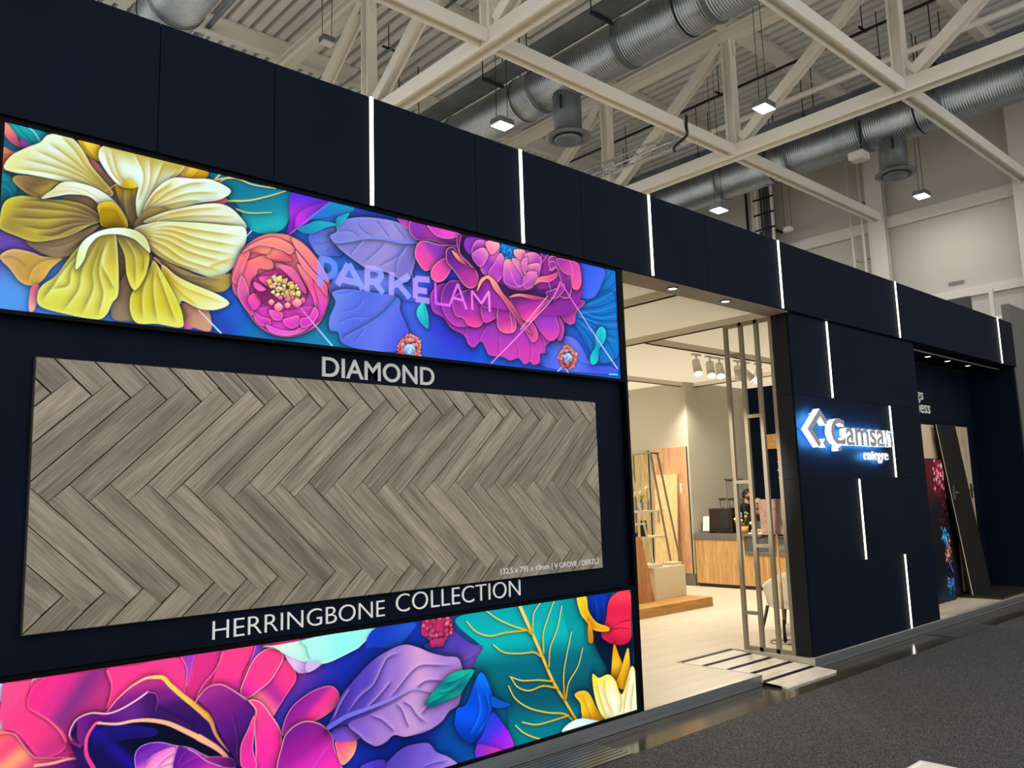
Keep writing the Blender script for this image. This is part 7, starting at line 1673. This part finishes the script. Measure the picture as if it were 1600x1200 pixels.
glow(MB().poly([(x, -.12, z) for x, z in ribbon([(8.015, 2.37), (7.89, 2.475), (7.665, 2.3), (7.845, 2.145)], .062)], (0, .07, 0)).build('chevron', M['letter_face'], lg))
glow(MB().poly([(7.955, -.12, 2.21), (8.0, -.12, 2.165), (7.955, -.12, 2.12), (7.91, -.12, 2.165)], (0, .07, 0)).build('diamond_dot', M['letter_face'], lg))
MB().box(7.66, 7.68, -.05, .007, 2.3, 2.32).box(7.88, 7.9, -.05, .007, 2.46, 2.48).build('standoff', M['alu'], lg)

# ------------------------------------------------------------------ slatted screen at the entrance
sc = thing('slatted_screen', (7.66, .5, ZF), 'tall taupe metal screen of uprights and rungs beside the entrance', 'screen')
for y in (.765, .578, .392, .222):
    MB().bar((7.66, y, ZF), (7.66, y, 3.5), .04).build('upright', M['taupe_metal'], sc)
for z in (ZF + .02, 3.48):
    MB().bar((7.66, .243, z), (7.66, .745, z), .04).build('rail', M['taupe_metal'], sc)
for y0, y1, z in ((.598, .745, 3.161), (.412, .558, 2.487), (.598, .745, 1.805), (.412, .558, 1.145), (.598, .745, .463)):
    MB().bar((7.66, y0, z), (7.66, y1, z), .035).build('rung', M['taupe_metal'], sc)

# ------------------------------------------------------------------ spotlights under the rail
def spot(x, y, d, lab, on, watts=0):
    t = thing('track_spotlight', (x, y, 3.6), lab, 'spotlight', 'white track spotlights')
    MB().box(x - .09, x + .09, y - .02, y + .02, 3.585, 3.61).build('adapter', M['white'], t)
    MB().tube((x, y, 3.585), (x, y, 3.47), .012, n=8).build('stem', M['white'], t)
    d = Vector(d).normalized(); c = Vector((x, y, 3.43))
    h = MB().tube(c - d * .1, c + d * .12, .055, .06, 18).build('head', M['white'], t)
    MB().tube(c + d * .121, c + d * .125, .052, n=18).build('lens', M['lamp_on' if on else 'paper'], h)
    if watts:
        l = bpy.data.lights.new('spot_glow', 'SPOT'); l.energy = watts; l.spot_size = 2.3; l.spot_blend = .8; l.color = (1, .91, .77); l.shadow_soft_size = .06
        o = bpy.data.objects.new('spot_glow', l); o.location = c + d * .15
        o.rotation_euler = d.to_track_quat('-Z', 'Y').to_euler(); COL.objects.link(o)
spot(9.43, 2.4, (-.3, -.35, -.85), 'lit spotlight under the ceiling rail, leftmost of three in a row', True, 120)
spot(9.75, 2.4, (-.35, -.3, -.85), 'lit spotlight under the ceiling rail, middle of three in a row', True, 120)
spot(9.98, 2.4, (-.4, -.35, -.8), 'lit spotlight under the ceiling rail, rightmost of three in a row', True, 120)
spot(10.45, 2.4, (.6, .3, -.6), 'spotlight seen between the first two screen uprights', True, 120)
spot(10.66, 2.4, (.5, -.4, -.6), 'spotlight seen behind the second screen upright', True, 120)
spot(11.0, 2.4, (.3, .3, -1), 'spotlight seen side on behind the third screen upright', False, 120)
spot(10.62, 4.7, (.2, -.2, -1), 'spotlight under the far ceiling rail beside the entrance edge', False, 120)
l = bpy.data.lights.new('spot_glow', 'SPOT'); l.energy = 950; l.spot_size = .42; l.spot_blend = .5; l.color = (1, .91, .77); l.shadow_soft_size = .06  # hidden spot with no lamp body, added to brighten the rose sample board
o = bpy.data.objects.new('spot_glow', l); o.location = (4.4, .6, 3.5); o.rotation_euler = (Vector((8.48, .84, 1.4)) - Vector((4.4, .6, 3.5))).to_track_quat('-Z', 'Y').to_euler(); COL.objects.link(o)
for x, y, d in ((7.0, 4.7, (.5, .3, -1)), (8.6, 4.7, (.6, .2, -.8)), (5.2, 2.4, (.2, .2, -1)), (11.9, 4.5, (.1, -.3, -1)), (12.0, 2.4, (.9, .1, -.7)), (9.4, 6.4, (.7, .1, -.7))):
    l = bpy.data.lights.new('spot_glow', 'SPOT'); l.energy = 120; l.spot_size = 2.4; l.spot_blend = .8; l.color = (1, .91, .77); l.shadow_soft_size = .08
    o = bpy.data.objects.new('spot_glow', l); o.location = (x, y, 3.5); o.rotation_euler = Vector(d).to_track_quat('-Z', 'Y').to_euler(); COL.objects.link(o)

# ------------------------------------------------------------------ sample boards on the inner wall
def board(name, y0, y1, z0, z1, x, th, m, lab):
    t = thing(name, (x, (y0 + y1) / 2, z0), lab, 'wood sample', 'wood sample boards on the inner wall')
    x -= .004
    MB().box(x - th, x, y0, y1, z0, z1, .002).build('board_face', M[m], t)
    MB().box(x - th - .001, x + .001, y0 - .004, y0 - .0005, z0, z1).build('edge_band', M['joint'], t)
    return t
bd = board('sample_board', 4.73, 5.52, .3, 2.545, 12.299, .03, 'oak_pink', 'tall warm oak sample board at the right end of the inner wall')
MB().box(12.266, 12.2685, 4.86, 4.97, 1.72, 1.9).build('label_card', M['brown_metal'], bd)
MB().box(12.264, 12.2655, 4.87, 4.9, 1.73, 1.89).build('card_strip', M['paper'], bd)
board('sample_board', 5.6, 6.4, .3, 2.53, 12.299, .03, 'oak_grey', 'tall pale grey oak sample board left of the warm oak board')
board('sample_board', 6.45, 7.3, .3, 2.5, 12.299, .03, 'oak', 'light oak sample board at the far left of the inner wall')
bb = thing('sample_door', (12.15, 5.15, .3), 'narrow pale birch sample leaf standing before the warm oak board', 'wood sample')
MB().poly([(12.08, 4.93, .3), (12.08, 5.42, .3), (12.22, 5.42, 2.06), (12.22, 4.93, 2.06)], (.028, 0, 0)).build('board_face', M['birch'], bb)
MB().box(12.0, 12.255, 4.9, 5.45, ZF, .3).build('foot_block', M['cream_box'], bb)
MB().box(12.1, 12.13, 5.3, 5.33, 1.2, 1.42).build('handle', M['taupe_metal'], bb)

# pedestal with the leaning frame shelf
pd = thing('display_pedestal', (9.8, 3.6, ZF), 'cream pedestal box on a low oak plinth', 'pedestal')
MB().box(8.3, 10.25, 2.95, 4.5, ZF, .22, .003).build('plinth', M['oak_flat'], pd)
MB().box(9.47, 10.18, 3.35, 4.3, .22, .665, .004).build('box', M['cream_box'], pd)
MB().box(9.4, 9.72, 3.4, 3.62, .665, .71, .004).build('tray', M['cream_metal'], pd)
MB().box(9.95, 10.2, 3.42, 3.62, .665, .705, .004).build('tray', M['cream_metal'], pd)
fs = thing('frame_shelf', (9.7, 3.5, .67), 'cream metal ladder frame shelf standing on the pedestal', 'shelf')
def leg(a, b):
    MB().bar(a, b, .022).build('leg', M['cream_metal' if a[0] < 9.4 else 'taupe_metal'], fs)
leg((9.23, 3.52, 2.17), (9.63, 3.5, .715)); leg((9.7, 3.5, 2.3), (10.04, 3.5, .72)); leg((9.86, 3.5, 2.3), (10.28, 3.5, .67)); leg((9.72, 3.85, 2.3), (9.72, 3.85, .67))
MB().bar((9.69, 3.5, 2.311), (9.89, 3.5, 2.311), .024).bar((9.7, 3.5, 2.311), (9.72, 3.85, 2.311), .024).build('top_bar', M['taupe_metal'], fs)
for x0, x1, z in ((9.22, 9.93, 1.475), (9.22, 9.5, 1.302), (9.28, 9.96, 1.103)):
    MB().box(x0, x1, 3.5, 3.86, z - .028, z - .002).build('shelf_board', M['cream_metal'], fs)
v = thing('flower_vase', (9.53, 3.62, 1.475), 'glass vase of white tulips on the upper frame shelf', 'vase')
MB().lathe((9.53, 3.62, 1.475), [(.05, 0), (.055, .02), (.055, .12), (.05, .13), (.045, .12), (.045, .02), (.001, .015)], 16).build('glass_vase', M['glass'], v)
for i in range(7):
    a = i * .9; dx, dy = math.cos(a) * .07, math.sin(a) * .05
    MB().path([(9.53, 3.62, 1.5), (9.53 + dx * .5, 3.62 + dy * .5, 1.6), (9.53 + dx, 3.62 + dy, 1.66 + .02 * (i % 3))], .005, 5).build('stem', M['leaf'], v)
    MB().ball((9.53 + dx, 3.62 + dy, 1.69 + .02 * (i % 3)), .022, .022, .035, 8).build('bloom', M['petal' if i % 3 else 'petal_yellow'], v)
v = thing('bottle', (9.6, 3.62, 1.103), 'navy flask on the lower frame shelf', 'bottle')
MB().lathe((9.6, 3.62, 1.103), [(.05, 0), (.052, .01), (.052, .16), (.045, .18), (.04, .19)], 18).build('flask', M['bottle'], v)
MB().lathe((9.6, 3.62, 1.293), [(.04, 0), (.042, .005), (.042, .035), (.02, .04)], 18).build('cap', M['cable'], v)
v = thing('small_plant', (9.78, 3.66, 1.475), 'single white bloom in a slim holder on the upper frame shelf', 'vase')
MB().lathe((9.78, 3.66, 1.475), [(.02, 0), (.022, .1), (.012, .14), (.012, .16)], 12).build('holder', M['taupe_metal'], v)
MB().tube((9.78, 3.66, 1.63), (9.77, 3.66, 1.78), .004, n=5).build('stem', M['leaf'], v)
MB().ball((9.77, 3.66, 1.8), .035, .035, .03, 10).build('bloom', M['petal'], v)
for x, lab in ((9.42, 'small dark cup on the lower frame shelf'),):
    tag(MB().lathe((x, 3.62, 1.103), [(.025, 0), (.03, .06), (.026, .06), (.022, .01)], 14).build('cup', M['bottle']), lab, 'cup')
pk = thing('leaning_plank', (9.2, 3.2, .22), 'brown plank leaning beside the pedestal at the entrance edge', 'plank')
MB().poly([(9.02, 3.3, .222), (9.38, 3.3, .222), (9.22, 3.36, 1.12), (9.0, 3.36, 1.12)], (0, .025, 0)).build('board_face', M['walnut'], pk)

# ------------------------------------------------------------------ coffee counter
ct = thing('coffee_counter', (12.6, 3.6, ZF), 'oak fronted coffee counter with grey top', 'counter')
MB().box(12.27, 12.9, 3.66, 4.65, ZF + .06, .9).build('front', M['oak'], ct)
MB().box(12.27, 12.9, 1.5, 3.66, ZF + .06, .66).build('front', M['oak'], ct)
MB().box(12.3, 12.88, 1.52, 4.63, ZF, ZF + .06).build('toe_kick', M['brown_metal'], ct)
MB().box(12.25, 12.92, 3.64, 4.67, .9, 1.0, .004).build('worktop', M['counter_top'], ct)
MB().box(12.25, 12.92, 1.5, 3.64, .96, 1.0, .004).build('worktop', M['counter_top'], ct)
MB().box(12.25, 12.92, 1.5, 3.64, .66, .71, .004).build('case_floor', M['counter_top'], ct)
MB().box(12.86, 12.9, 1.5, 3.64, .71, .96).build('case_back', M['glass_dark'], ct)
MB().box(12.27, 12.275, 1.52, 3.64, .71, .96).build('case_glass', M['glass'], ct)
for y in (3.2, 2.7, 2.2):
    MB().box(12.276, 12.296, y - .012, y + .012, .71, .96).build('case_post', M['white'], ct)
for i, (y, m) in enumerate(((3.45, 'glass_dark'), (3.1, 'paper'), (2.85, 'pastry'), (2.55, 'paper'), (2.25, 'pastry'))):
    t = thing('cake', (12.5, y, .71), ['dark cake box in the counter case', 'white box in the counter case', 'golden cake in the counter case', 'second white box in the counter case', 'second golden cake in the counter case'][i], 'cake')
    MB().lathe((12.5, y, .712), [(.1, 0), (.11, .01), (.1, .09), (.06, .11), (.005, .115)], 16).build('body', M[m], t)
gm = thing('coffee_grinder', (12.6, 4.2, 1.0), 'dark brown coffee machine with two funnels on the counter', 'coffee machine')
MB().box(12.42, 12.8, 3.97, 4.43, 1.02, 1.43, .01).build('body', M['brown_metal'], gm)
MB().box(12.41, 12.42, 4.02, 4.2, 1.08, 1.38).build('front_plate', M['cable'], gm)
for y in (4.08, 4.26):
    f = MB().lathe((12.6, y, 1.43), [(.03, 0), (.03, .03), (.05, .06), (.05, .15), (.045, .15)], 16).build('funnel', M['glass'], gm)
    MB().lathe((12.6, y, 1.58), [(.05, 0), (.075, .004), (.075, .018), (.02, .022)], 18).build('lid', M['brown_metal'], f)
for y in (4.0, 4.4):
    MB().lathe((12.5, y, 1.0), [(.02, 0), (.02, .02), (.015, .021)], 10).build('foot', M['cable'], gm)
nb2 = thing('napkin_box', (12.5, 4.5, 1.0), 'white sloping dispenser left of the coffee machine', 'dispenser')
MB().poly([(12.42, 4.45, 1.04), (12.6, 4.45, 1.04), (12.57, 4.45, 1.29), (12.46, 4.45, 1.29)], (0, .13, 0)).build('body', M['white'], nb2)
MB().box(12.4, 12.62, 4.43, 4.6, 1.0, 1.04, .004).build('base', M['alu'], nb2)
fb = thing('flower_basket', (12.45, 3.72, 1.0), 'bunch of yellow and white flowers on the counter', 'flowers')
MB().lathe((12.45, 3.76, 1.0), [(.06, 0), (.08, .12), (.075, .12), (.05, .01)], 14).build('pot', M['pastry'], fb)
rf2 = random.Random(3)
for i in range(14):
    p_ = (12.45 + rf2.uniform(-.1, .1), 3.76 + rf2.uniform(-.12, .12), 1.2 + rf2.uniform(-.06, .16))
    MB().tube((12.45, 3.76, 1.1), p_, .004, n=5).build('stem', M['leaf'], fb)
    MB().ball(p_, .03, .03, .024, 8).build('bloom', M[('petal', 'petal_yellow', 'leaf')[i % 3]], fb)
tr = thing('pastry_tray', (12.5, 3.4, 1.0), 'white tray of golden pastries on the counter', 'tray')
MB().box(12.34, 12.66, 3.24, 3.62, 1.0, 1.015, .004).build('tray_plate', M['paper'], tr)
for i in range(4):
    for j in range(3):
        MB().ball((12.4 + j * .09, 3.29 + i * .09, 1.045), .04, .032, .03, 8).build('pastry', M['pastry'], tr)
lt = thing('glass_cover', (12.55, 3.3, 1.015), 'clear cake cover behind the pastries', 'cover')
MB().box(12.68, 12.69, 3.2, 3.66, 1.0, 1.2).build('pane', M['glass'], lt)
# dark wall fittings behind the counter
pq = thing('wall_plaque', (14.28, 4.1, 2.6), 'small oak plaque high on the dark wall behind the counter', 'plaque')
MB().box(14.26, 14.299, 3.9, 4.28, 2.5, 2.78, .003).build('board_face', M['oak_flat'], pq)
MB().ball((14.258, 3.99, 2.72), .02, .02, .02, 8).build('knob', M['cable'], pq)
wp = thing('wall_motif', (14.29, 4.0, 1.8), 'white ornamental leaf motif on the dark wall behind the counter', 'motif')
rr = random.Random(8)
for i in range(9):
    zc = 2.24 - i * .05; yc = 4.06 - (i % 3) * .07
    MB().poly([(14.297, yc + .05 * math.cos(a) * (1 + .3 * (i % 2)), zc + .028 * math.sin(a)) for a in [k * PI / 4 + i for k in range(8)]], (-.004, 0, 0)).build('leaf_shape', M['letter_white'], wp)
ws = thing('wall_shelf_frame', (13.6, 4.67, 1.5), 'small pale metal frame on the grey niche wall', 'frame')
MB().box(13.35, 13.37, 4.66, 4.688, 1.2, 1.95).box(13.9, 13.92, 4.66, 4.688, 1.2, 1.95).box(13.35, 13.92, 4.66, 4.688, 1.93, 1.96).build('frame_bar', M['taupe_metal'], ws)

# ------------------------------------------------------------------ people behind the counter
def skin_body(name, J, E, m, parent, lv=2):
    me = bpy.data.meshes.new(name)
    me.from_pydata([j[0] for j in J], E, [])
    o = bpy.data.objects.new(name, me); COL.objects.link(o)
    sk = o.modifiers.new('skin', 'SKIN'); sk.use_smooth_shade = True
    for v, j in zip(me.skin_vertices[0].data, J):
        v.radius = (j[1], j[2] if len(j) > 2 else j[1])
    me.skin_vertices[0].data[0].use_root = True
    sb = o.modifiers.new('sub', 'SUBSURF'); sb.levels = lv; sb.render_levels = lv
    me.materials.append(m)
    hang(o, parent)
    return o
def person(x, y, top, face, lab, hair, beard, glasses, lean, skin, reach=.28):
    """a seated or standing figure behind the counter, looking along face (angle in the xy plane)"""
    t = thing('person', (x, y, ZF), lab, 'person')
    f = Vector((math.cos(face), math.sin(face), 0)); s = Vector((-f.y, f.x, 0))
    H = .225
    hc = Vector((x, y, top - H / 2))
    nk = hc - f * .03 - Vector((0, 0, .15)); ch = nk - f * (.05 + lean * .3) - Vector((0, 0, .16)); pv = ch - f * lean * .5 - Vector((0, 0, .36))
    sh = nk - f * .02 - Vector((0, 0, .05))
    kl = pv.z - ZF
    P = lambda v: tuple(v)
    J = [(P(pv), .15, .12), (P(ch), .17, .12), (P(sh), .11, .085), (P(nk + Vector((0, 0, .0))), .055),
         (P(sh + s * .17 - Vector((0, 0, .03))), .06), (P(sh + s * .23 + f * .08 - Vector((0, 0, .27))), .048), (P(sh + s * .14 + f * reach - Vector((0, 0, .3 + (.28 - reach) * .9))), .04),
         (P(sh - s * .17 - Vector((0, 0, .03))), .06), (P(sh - s * .23 + f * .08 - Vector((0, 0, .27))), .048), (P(sh - s * .14 + f * reach - Vector((0, 0, .3 + (.28 - reach) * .9))), .04),
         (P(pv + s * .1 - Vector((0, 0, .08))), .09), (P(pv + s * .1 + f * .04 - Vector((0, 0, kl * .5))), .065), (P(pv + s * .1 - Vector((0, 0, kl - .05))), .045),
         (P(pv - s * .1 - Vector((0, 0, .08))), .09), (P(pv - s * .1 + f * .04 - Vector((0, 0, kl * .5))), .065), (P(pv - s * .1 - Vector((0, 0, kl - .05))), .045),
         (P(pv + s * .1 + f * .14 - Vector((0, 0, kl - .035))), .035), (P(pv - s * .1 + f * .14 - Vector((0, 0, kl - .035))), .035)]
    E = [(0, 1), (1, 2), (2, 3), (2, 4), (4, 5), (5, 6), (2, 7), (7, 8), (8, 9), (0, 10), (10, 11), (11, 12), (0, 13), (13, 14), (14, 15), (12, 16), (15, 17)]
    skin_body('body', J, E, M['shirt'], t)
    for k, (w, e) in enumerate(((6, 5), (9, 8))):
        a = Vector(J[w][0]); d = (a - Vector(J[e][0])).normalized(); q = s * (-1 if k == 0 else 1)
        HJ = [(P(a), .028), (P(a + d * .09), .034, .018)]; HE = [(0, 1)]
        for i in range(4):
            b0 = a + d * .1 + q * (.012 * (i - 1.5) * 2); ln = (.07, .08, .075, .06)[i]
            HJ += [(P(b0), .009), (P(b0 + d * ln * .55 - Vector((0, 0, .01))), .008), (P(b0 + d * ln - Vector((0, 0, .03))), .007)]
            n = len(HJ); HE += [(1, n - 3), (n - 3, n - 2), (n - 2, n - 1)]
        HJ += [(P(a + d * .04 + q * .035), .011), (P(a + d * .075 + q * .05), .009)]; n = len(HJ); HE += [(0, n - 2), (n - 2, n - 1)]
        skin_body('hand', HJ, HE, skin, t, 1)
    # head: a sculpted ball with jaw, nose, ears and eyes
    m = MB()
    bmesh.ops.create_uvsphere(m.b, u_segments=28, v_segments=20, radius=1)
    for v in m.b.verts:
        c = v.co.copy()
        fx, sx, z = c.x, c.y, c.z
        jaw = max(0, -z)
        px = fx * (.098 - .012 * jaw) + .012 * jaw * (1 if fx > 0 else 0); py = sx * (.078 - .026 * jaw ** 1.5); pz = z * .1125
        if fx > .75 and abs(sx) < .3 and -.3 < z < .2: px += .022 * (1 - abs(sx) / .3) * (1 - abs(z + .1) / .35 if z > -.1 else 1)
        if fx > .6 and .08 < z < .3 and .2 < abs(sx) < .6: px -= .008
        v.co = hc + f * px + s * py + Vector((0, 0, pz))
    for fc in m.b.faces: fc.smooth = True
    hd_ = m.build('head', skin, t)
    MB().tube(nk - Vector((0, 0, .06)), hc - f * .015 - Vector((0, 0, .05)), .055, .052, 14).build('neck', skin, t)
    for k in (-1, 1):
        MB().ball(hc + s * k * .076 - f * .005 - Vector((0, 0, .005)), .018, .012, .032, 10).build('ear', skin, hd_)
        MB().ball(hc + s * k * .032 + f * .084 + Vector((0, 0, .018)), .011, .011, .009, 8).build('eye', M['hair'], hd_)
    MB().ball(hc + f * .09 - Vector((0, 0, .052)), .012, .026, .006, 8).build('mouth', M['rose_board'], hd_)
    if hair:
        m = MB(); bmesh.ops.create_uvsphere(m.b, u_segments=28, v_segments=20, radius=1)
        kill = [v for v in m.b.verts if v.co.z < (.35 if v.co.x > .35 else -.35 if v.co.x < -.1 else .1)]
        bmesh.ops.delete(m.b, geom=kill, context='VERTS')
        for v in m.b.verts:
            c = v.co.copy(); v.co = hc + f * (c.x * .106 - .002) + s * c.y * .087 + Vector((0, 0, c.z * .127))
        for fc in m.b.faces: fc.smooth = True
        bmesh.ops.solidify(m.b, geom=m.b.faces[:], thickness=.008)
        m.build('hair', M['hair'], hd_)
    if beard:
        m = MB(); bmesh.ops.create_uvsphere(m.b, u_segments=28, v_segments=20, radius=1)
        kill = [v for v in m.b.verts if v.co.z > (-.42 if v.co.x > .5 else -.05) or v.co.x < -.1]
        bmesh.ops.delete(m.b, geom=kill, context='VERTS')
        for v in m.b.verts:
            c = v.co.copy(); jaw = max(0, -c.z)
            v.co = hc + f * (c.x * (.104 - .008 * jaw) + .014 * jaw) + s * c.y * (.083 - .022 * jaw ** 1.5) + Vector((0, 0, c.z * .122))
        bmesh.ops.solidify(m.b, geom=m.b.faces[:], thickness=.006)
        m.build('beard', M['hair'], hd_)
    if glasses:
        g = MB()
        for k in (-1, 1):
            g.ball(hc + s * k * .034 + f * .096 + Vector((0, 0, .018)), .016, .026, .02, 10)
            g.bar(hc + s * k * .06 + f * .09 + Vector((0, 0, .022)), hc + s * k * .078 - f * .01 + Vector((0, 0, .02)), .006)
        g.bar(hc + s * .02 + f * .105 + Vector((0, 0, .022)), hc - s * .02 + f * .105 + Vector((0, 0, .022)), .006)
        g.build('glasses', M['lens'], hd_)
    return t
person(13.75, 4.46, 1.745, math.radians(-75), 'bearded person with dark hair in a black shirt standing behind the counter', True, True, False, .05, M['skin'], .12)
person(13.3, 3.98, 1.585, math.radians(195), 'bald person in dark glasses and a black shirt bent over the counter', False, False, True, .3, M['skin_dark'], .18)

# ------------------------------------------------------------------ furniture behind the screen
CX, CY = 9.12, 1.06
ch = thing('chair', (CX, CY, ZF), 'cream tub chair with dark tapered legs behind the slatted screen', 'chair')
shell = MB()
n = 16; rows = []
for k in range(7):
    h = k / 6
    row = []
    for i in range(n + 1):
        a = PI * (.06 + 1.88 * i / n) + PI * .5
        low = .5 - .5 * math.cos(2 * PI * i / n)                # 0 at the front ends, 1 at the back
        top = .40 + .30 * low ** .7
        r = .27 + .05 * h
        row.append(shell.b.verts.new((CX + r * math.cos(a), CY + r * math.sin(a), ZF + .26 + (top - .2) * h)))
    rows.append(row)
for a, b in zip(rows[:-1], rows[1:]):
    for i in range(n):
        f = shell.b.faces.new((a[i], a[i + 1], b[i + 1], b[i])); f.smooth = True
bmesh.ops.solidify(shell.b, geom=shell.b.faces[:], thickness=.04)
shell.build('shell', M['chair_shell'], ch)
MB().lathe((CX, CY, ZF + .25), [(.24, 0), (.27, .02), (.27, .12), (.24, .16), (.01, .17)], 24).build('seat', M['chair_shell'], ch)
for dx, dy in ((-.2, -.2), (.2, -.2), (-.2, .2), (.2, .2)):
    MB().tube((CX + dx, CY + dy, ZF + .27), (CX + dx * 1.25, CY + dy * 1.25, ZF), .022, .012, 10).build('leg', M['chair_leg'], ch)
st = thing('sample_stand', (8.24, .66, ZF), 'rose oak sample board on a slim pole with a round chrome foot', 'stand')
MB().lathe((8.24, .66, ZF), [(.16, 0), (.165, .008), (.15, .016), (.03, .022), (.001, .022)], 28).build('foot_disc', M['chrome'], st)
MB().tube((8.24, .66, ZF + .02), (8.25, .67, ZF + .12), .02, .016, 12).build('knuckle', M['cable'], st)
MB().tube((8.25, .67, ZF + .12), (8.27, .68, .32), .016, n=10).build('lower_pole', M['chair_leg'], st)
MB().tube((8.27, .68, .32), (8.44, .79, 1.22), .014, n=10).build('pole', M['beech'], st)
rx_, ry_ = .743 * .145, -.669 * .145
MB().poly([(8.48 - rx_, .83 - ry_, 1.215), (8.48 + rx_, .83 + ry_, 1.215), (8.5 + rx_, .86 + ry_, 1.61), (8.5 - rx_, .86 - ry_, 1.61)], (.012, .013, 0)).build('board_face', M['rose_board'], st)
MB().poly([(8.47 - rx_ * 1.05, .82 - ry_ * 1.05, 1.195), (8.47 + rx_ * 1.05, .82 + ry_ * 1.05, 1.195), (8.47 + rx_ * 1.05, .82 + ry_ * 1.05, 1.215), (8.47 - rx_ * 1.05, .82 - ry_ * 1.05, 1.215)], (.03, .033, 0)).build('ledge', M['brown_metal'], st)

# ------------------------------------------------------------------ right niche
letters('gs', 12.26, 12.52, 2.9, 3.06, .659, .012, 'slogan_lettering', M['letter_white'], 'end of the upper white script word on the dark niche wall', shear=.12, offset=.01)
letters('ness', 12.22, 12.73, 2.755, 2.88, .659, .012, 'slogan_lettering', M['letter_white'], 'end of the lower white script word on the dark niche wall', shear=.12, offset=.01)
pf = thing('oak_podium', (13.6, .35, ZF), 'low podium of dark oak boards in the right niche', 'podium')
MB().box(13.0, 14.45, .03, .65, ZF, ZF + .03).build('base', M['brown_metal'], pf)
for i in range(4):
    MB().box(13.0, 14.45, .03 + i * .155, .03 + i * .155 + .152, ZF + .03, ZF + .045, .001).build('plank', M['char_flat'], pf)
d1 = thing('sample_door', (12.5, .65, ZF), 'beige door leaf on the niche wall behind the tall screen', 'door')
MB().box(11.9, 12.84, .62, .657, ZF + .02, 2.585, .002).build('leaf', M['beige_door'], d1)
MB().box(11.86, 12.88, .64, .6585, ZF, 2.62).build('door_frame', M['black'], d1)
d2 = thing('sample_door', (13.7, .65, ZF), 'washed oak door leaf with black handle on the niche wall', 'door')
MB().box(13.25, 14.02, .62, .657, ZF + .05, 2.6, .002).build('leaf', M['oak_door'], d2)
h = MB().box(13.9, 13.94, .605, .62, 1.5, 1.72, .002).build('handle_plate', M['cable'], d2)
MB().bar((13.92, .59, 1.62), (13.8, .59, 1.62), .018).bar((13.92, .62, 1.62), (13.92, .59, 1.62), .016).build('lever', M['cable'], h)
MB().box(13.21, 14.06, .64, .6585, ZF + .046, 2.63).build('door_frame', M['black'], d2)
d3 = thing('sample_door', (13.5, .5, ZF + .045), 'charcoal oak door leaf leaning askew on the podium', 'door')
MB().poly([(12.98, .42, .137), (13.74, .42, .137), (13.3, .535, 2.6), (12.58, .535, 2.585)], (0, .04, 0)).build('leaf', M['char_oak'], d3)
MB().poly([(12.972, .417, .137), (12.98, .417, .137), (12.58, .532, 2.585), (12.572, .532, 2.585)], (0, .006, 0)).build('edge_band', M['cream_metal'], d3)
h = MB().box(12.8, 12.83, .465, .485, 1.5, 1.7).build('handle_plate', M['alu'], d3)
MB().bar((12.81, .45, 1.6), (12.9, .45, 1.6), .018).build('lever', M['chrome'], h)
d4 = thing('sample_door', (13.2, .58, ZF + .045), 'dark leaf standing upright behind the leaning charcoal door', 'door')
MB().box(12.78, 13.06, .585, .615, ZF + .045, 2.2, .002).build('leaf', M['anthracite'], d4)
ts = thing('totem_screen', (12.4, .58, ZF), 'tall dark screen with red, blue and orange splashes in the right niche', 'display')
MB().box(11.96, 12.735, .555, .612, ZF, 2.09, .003).build('case', M['black'], ts)
cv = Canvas(11975, 12720, 105, 2075, 7)
cv.ground([(12000, 2050, '5a1424'), (12700, 2050, '8a2438'), (12400, 1700, '5a1420'), (12400, 1350, '0a0c16'), (12400, 800, '080a14'), (12400, 150, '1a2a34'), (12000, 400, '06101a')])
tr_ = random.Random(6)
def splash(cx, cz, rx, rz, n, cols, s0, s1):
    for i in range(n):
        x = tr_.gauss(cx, rx); z = tr_.gauss(cz, rz); s = tr_.uniform(s0, s1); c = tr_.choice(cols)
        a0 = tr_.random() * 6
        cv.petal([(x + s * math.cos(a0 + k) * (1 if j % 2 else .5), z + s * 1.3 * math.sin(a0 + k) * (1 if j % 2 else .5)) for j, k in enumerate([q * .785 for q in range(8)])], [c], sh=0)
splash(12560, 1880, 120, 100, 50, ['c83048', 'e8a0b0', 'f0d0d8', '701428', 'a02038'], 15, 45)
splash(12600, 1500, 90, 120, 14, ['b02840', '601424', 'd8a0a8'], 8, 22)
splash(12600, 1180, 90, 60, 14, ['a02840', '601424', '401020'], 10, 28)
splash(12560, 960, 80, 70, 40, ['1878b0', '28a8d0', '0c4878', '60d0e8'], 14, 34)
splash(12660, 760, 60, 90, 44, ['e87828', 'f0a050', 'a03818', 'f8c890', '601c10'], 12, 34)
splash(12600, 240, 70, 70, 18, ['186080', '2888a0', '0c3848'], 14, 34)
cv.line([(12440, 1120), (12600, 930), (12640, 860)], 14, 14, '70b0e8', smooth=0)
cv.line([(12480, 760), (12720, 470)], 16, 16, '8088f0', smooth=0)
cv.line([(12560, 240), (12640, 330)], 8, 8, '90d8f0', smooth=0)
for lines in ([[(12500, 290), (12500, 400)], [(12500, 400), (12548, 400)], [(12500, 345), (12540, 345)], [(12500, 290), (12548, 290)]], [[(12565, 400), (12565, 290)], [(12565, 290), (12605, 290)]], [[(12615, 290), (12642, 400)], [(12642, 400), (12668, 290)]], [[(12680, 290), (12680, 400)], [(12680, 400), (12695, 330)], [(12695, 330), (12710, 400)], [(12710, 400), (12710, 290)]]):
    cv.letters(lines, 13, ['a0b8ff', '5070ff'], (12500, 12710), 1.0)
sheet('screen_print', cv, .5535, .75, ts, None)
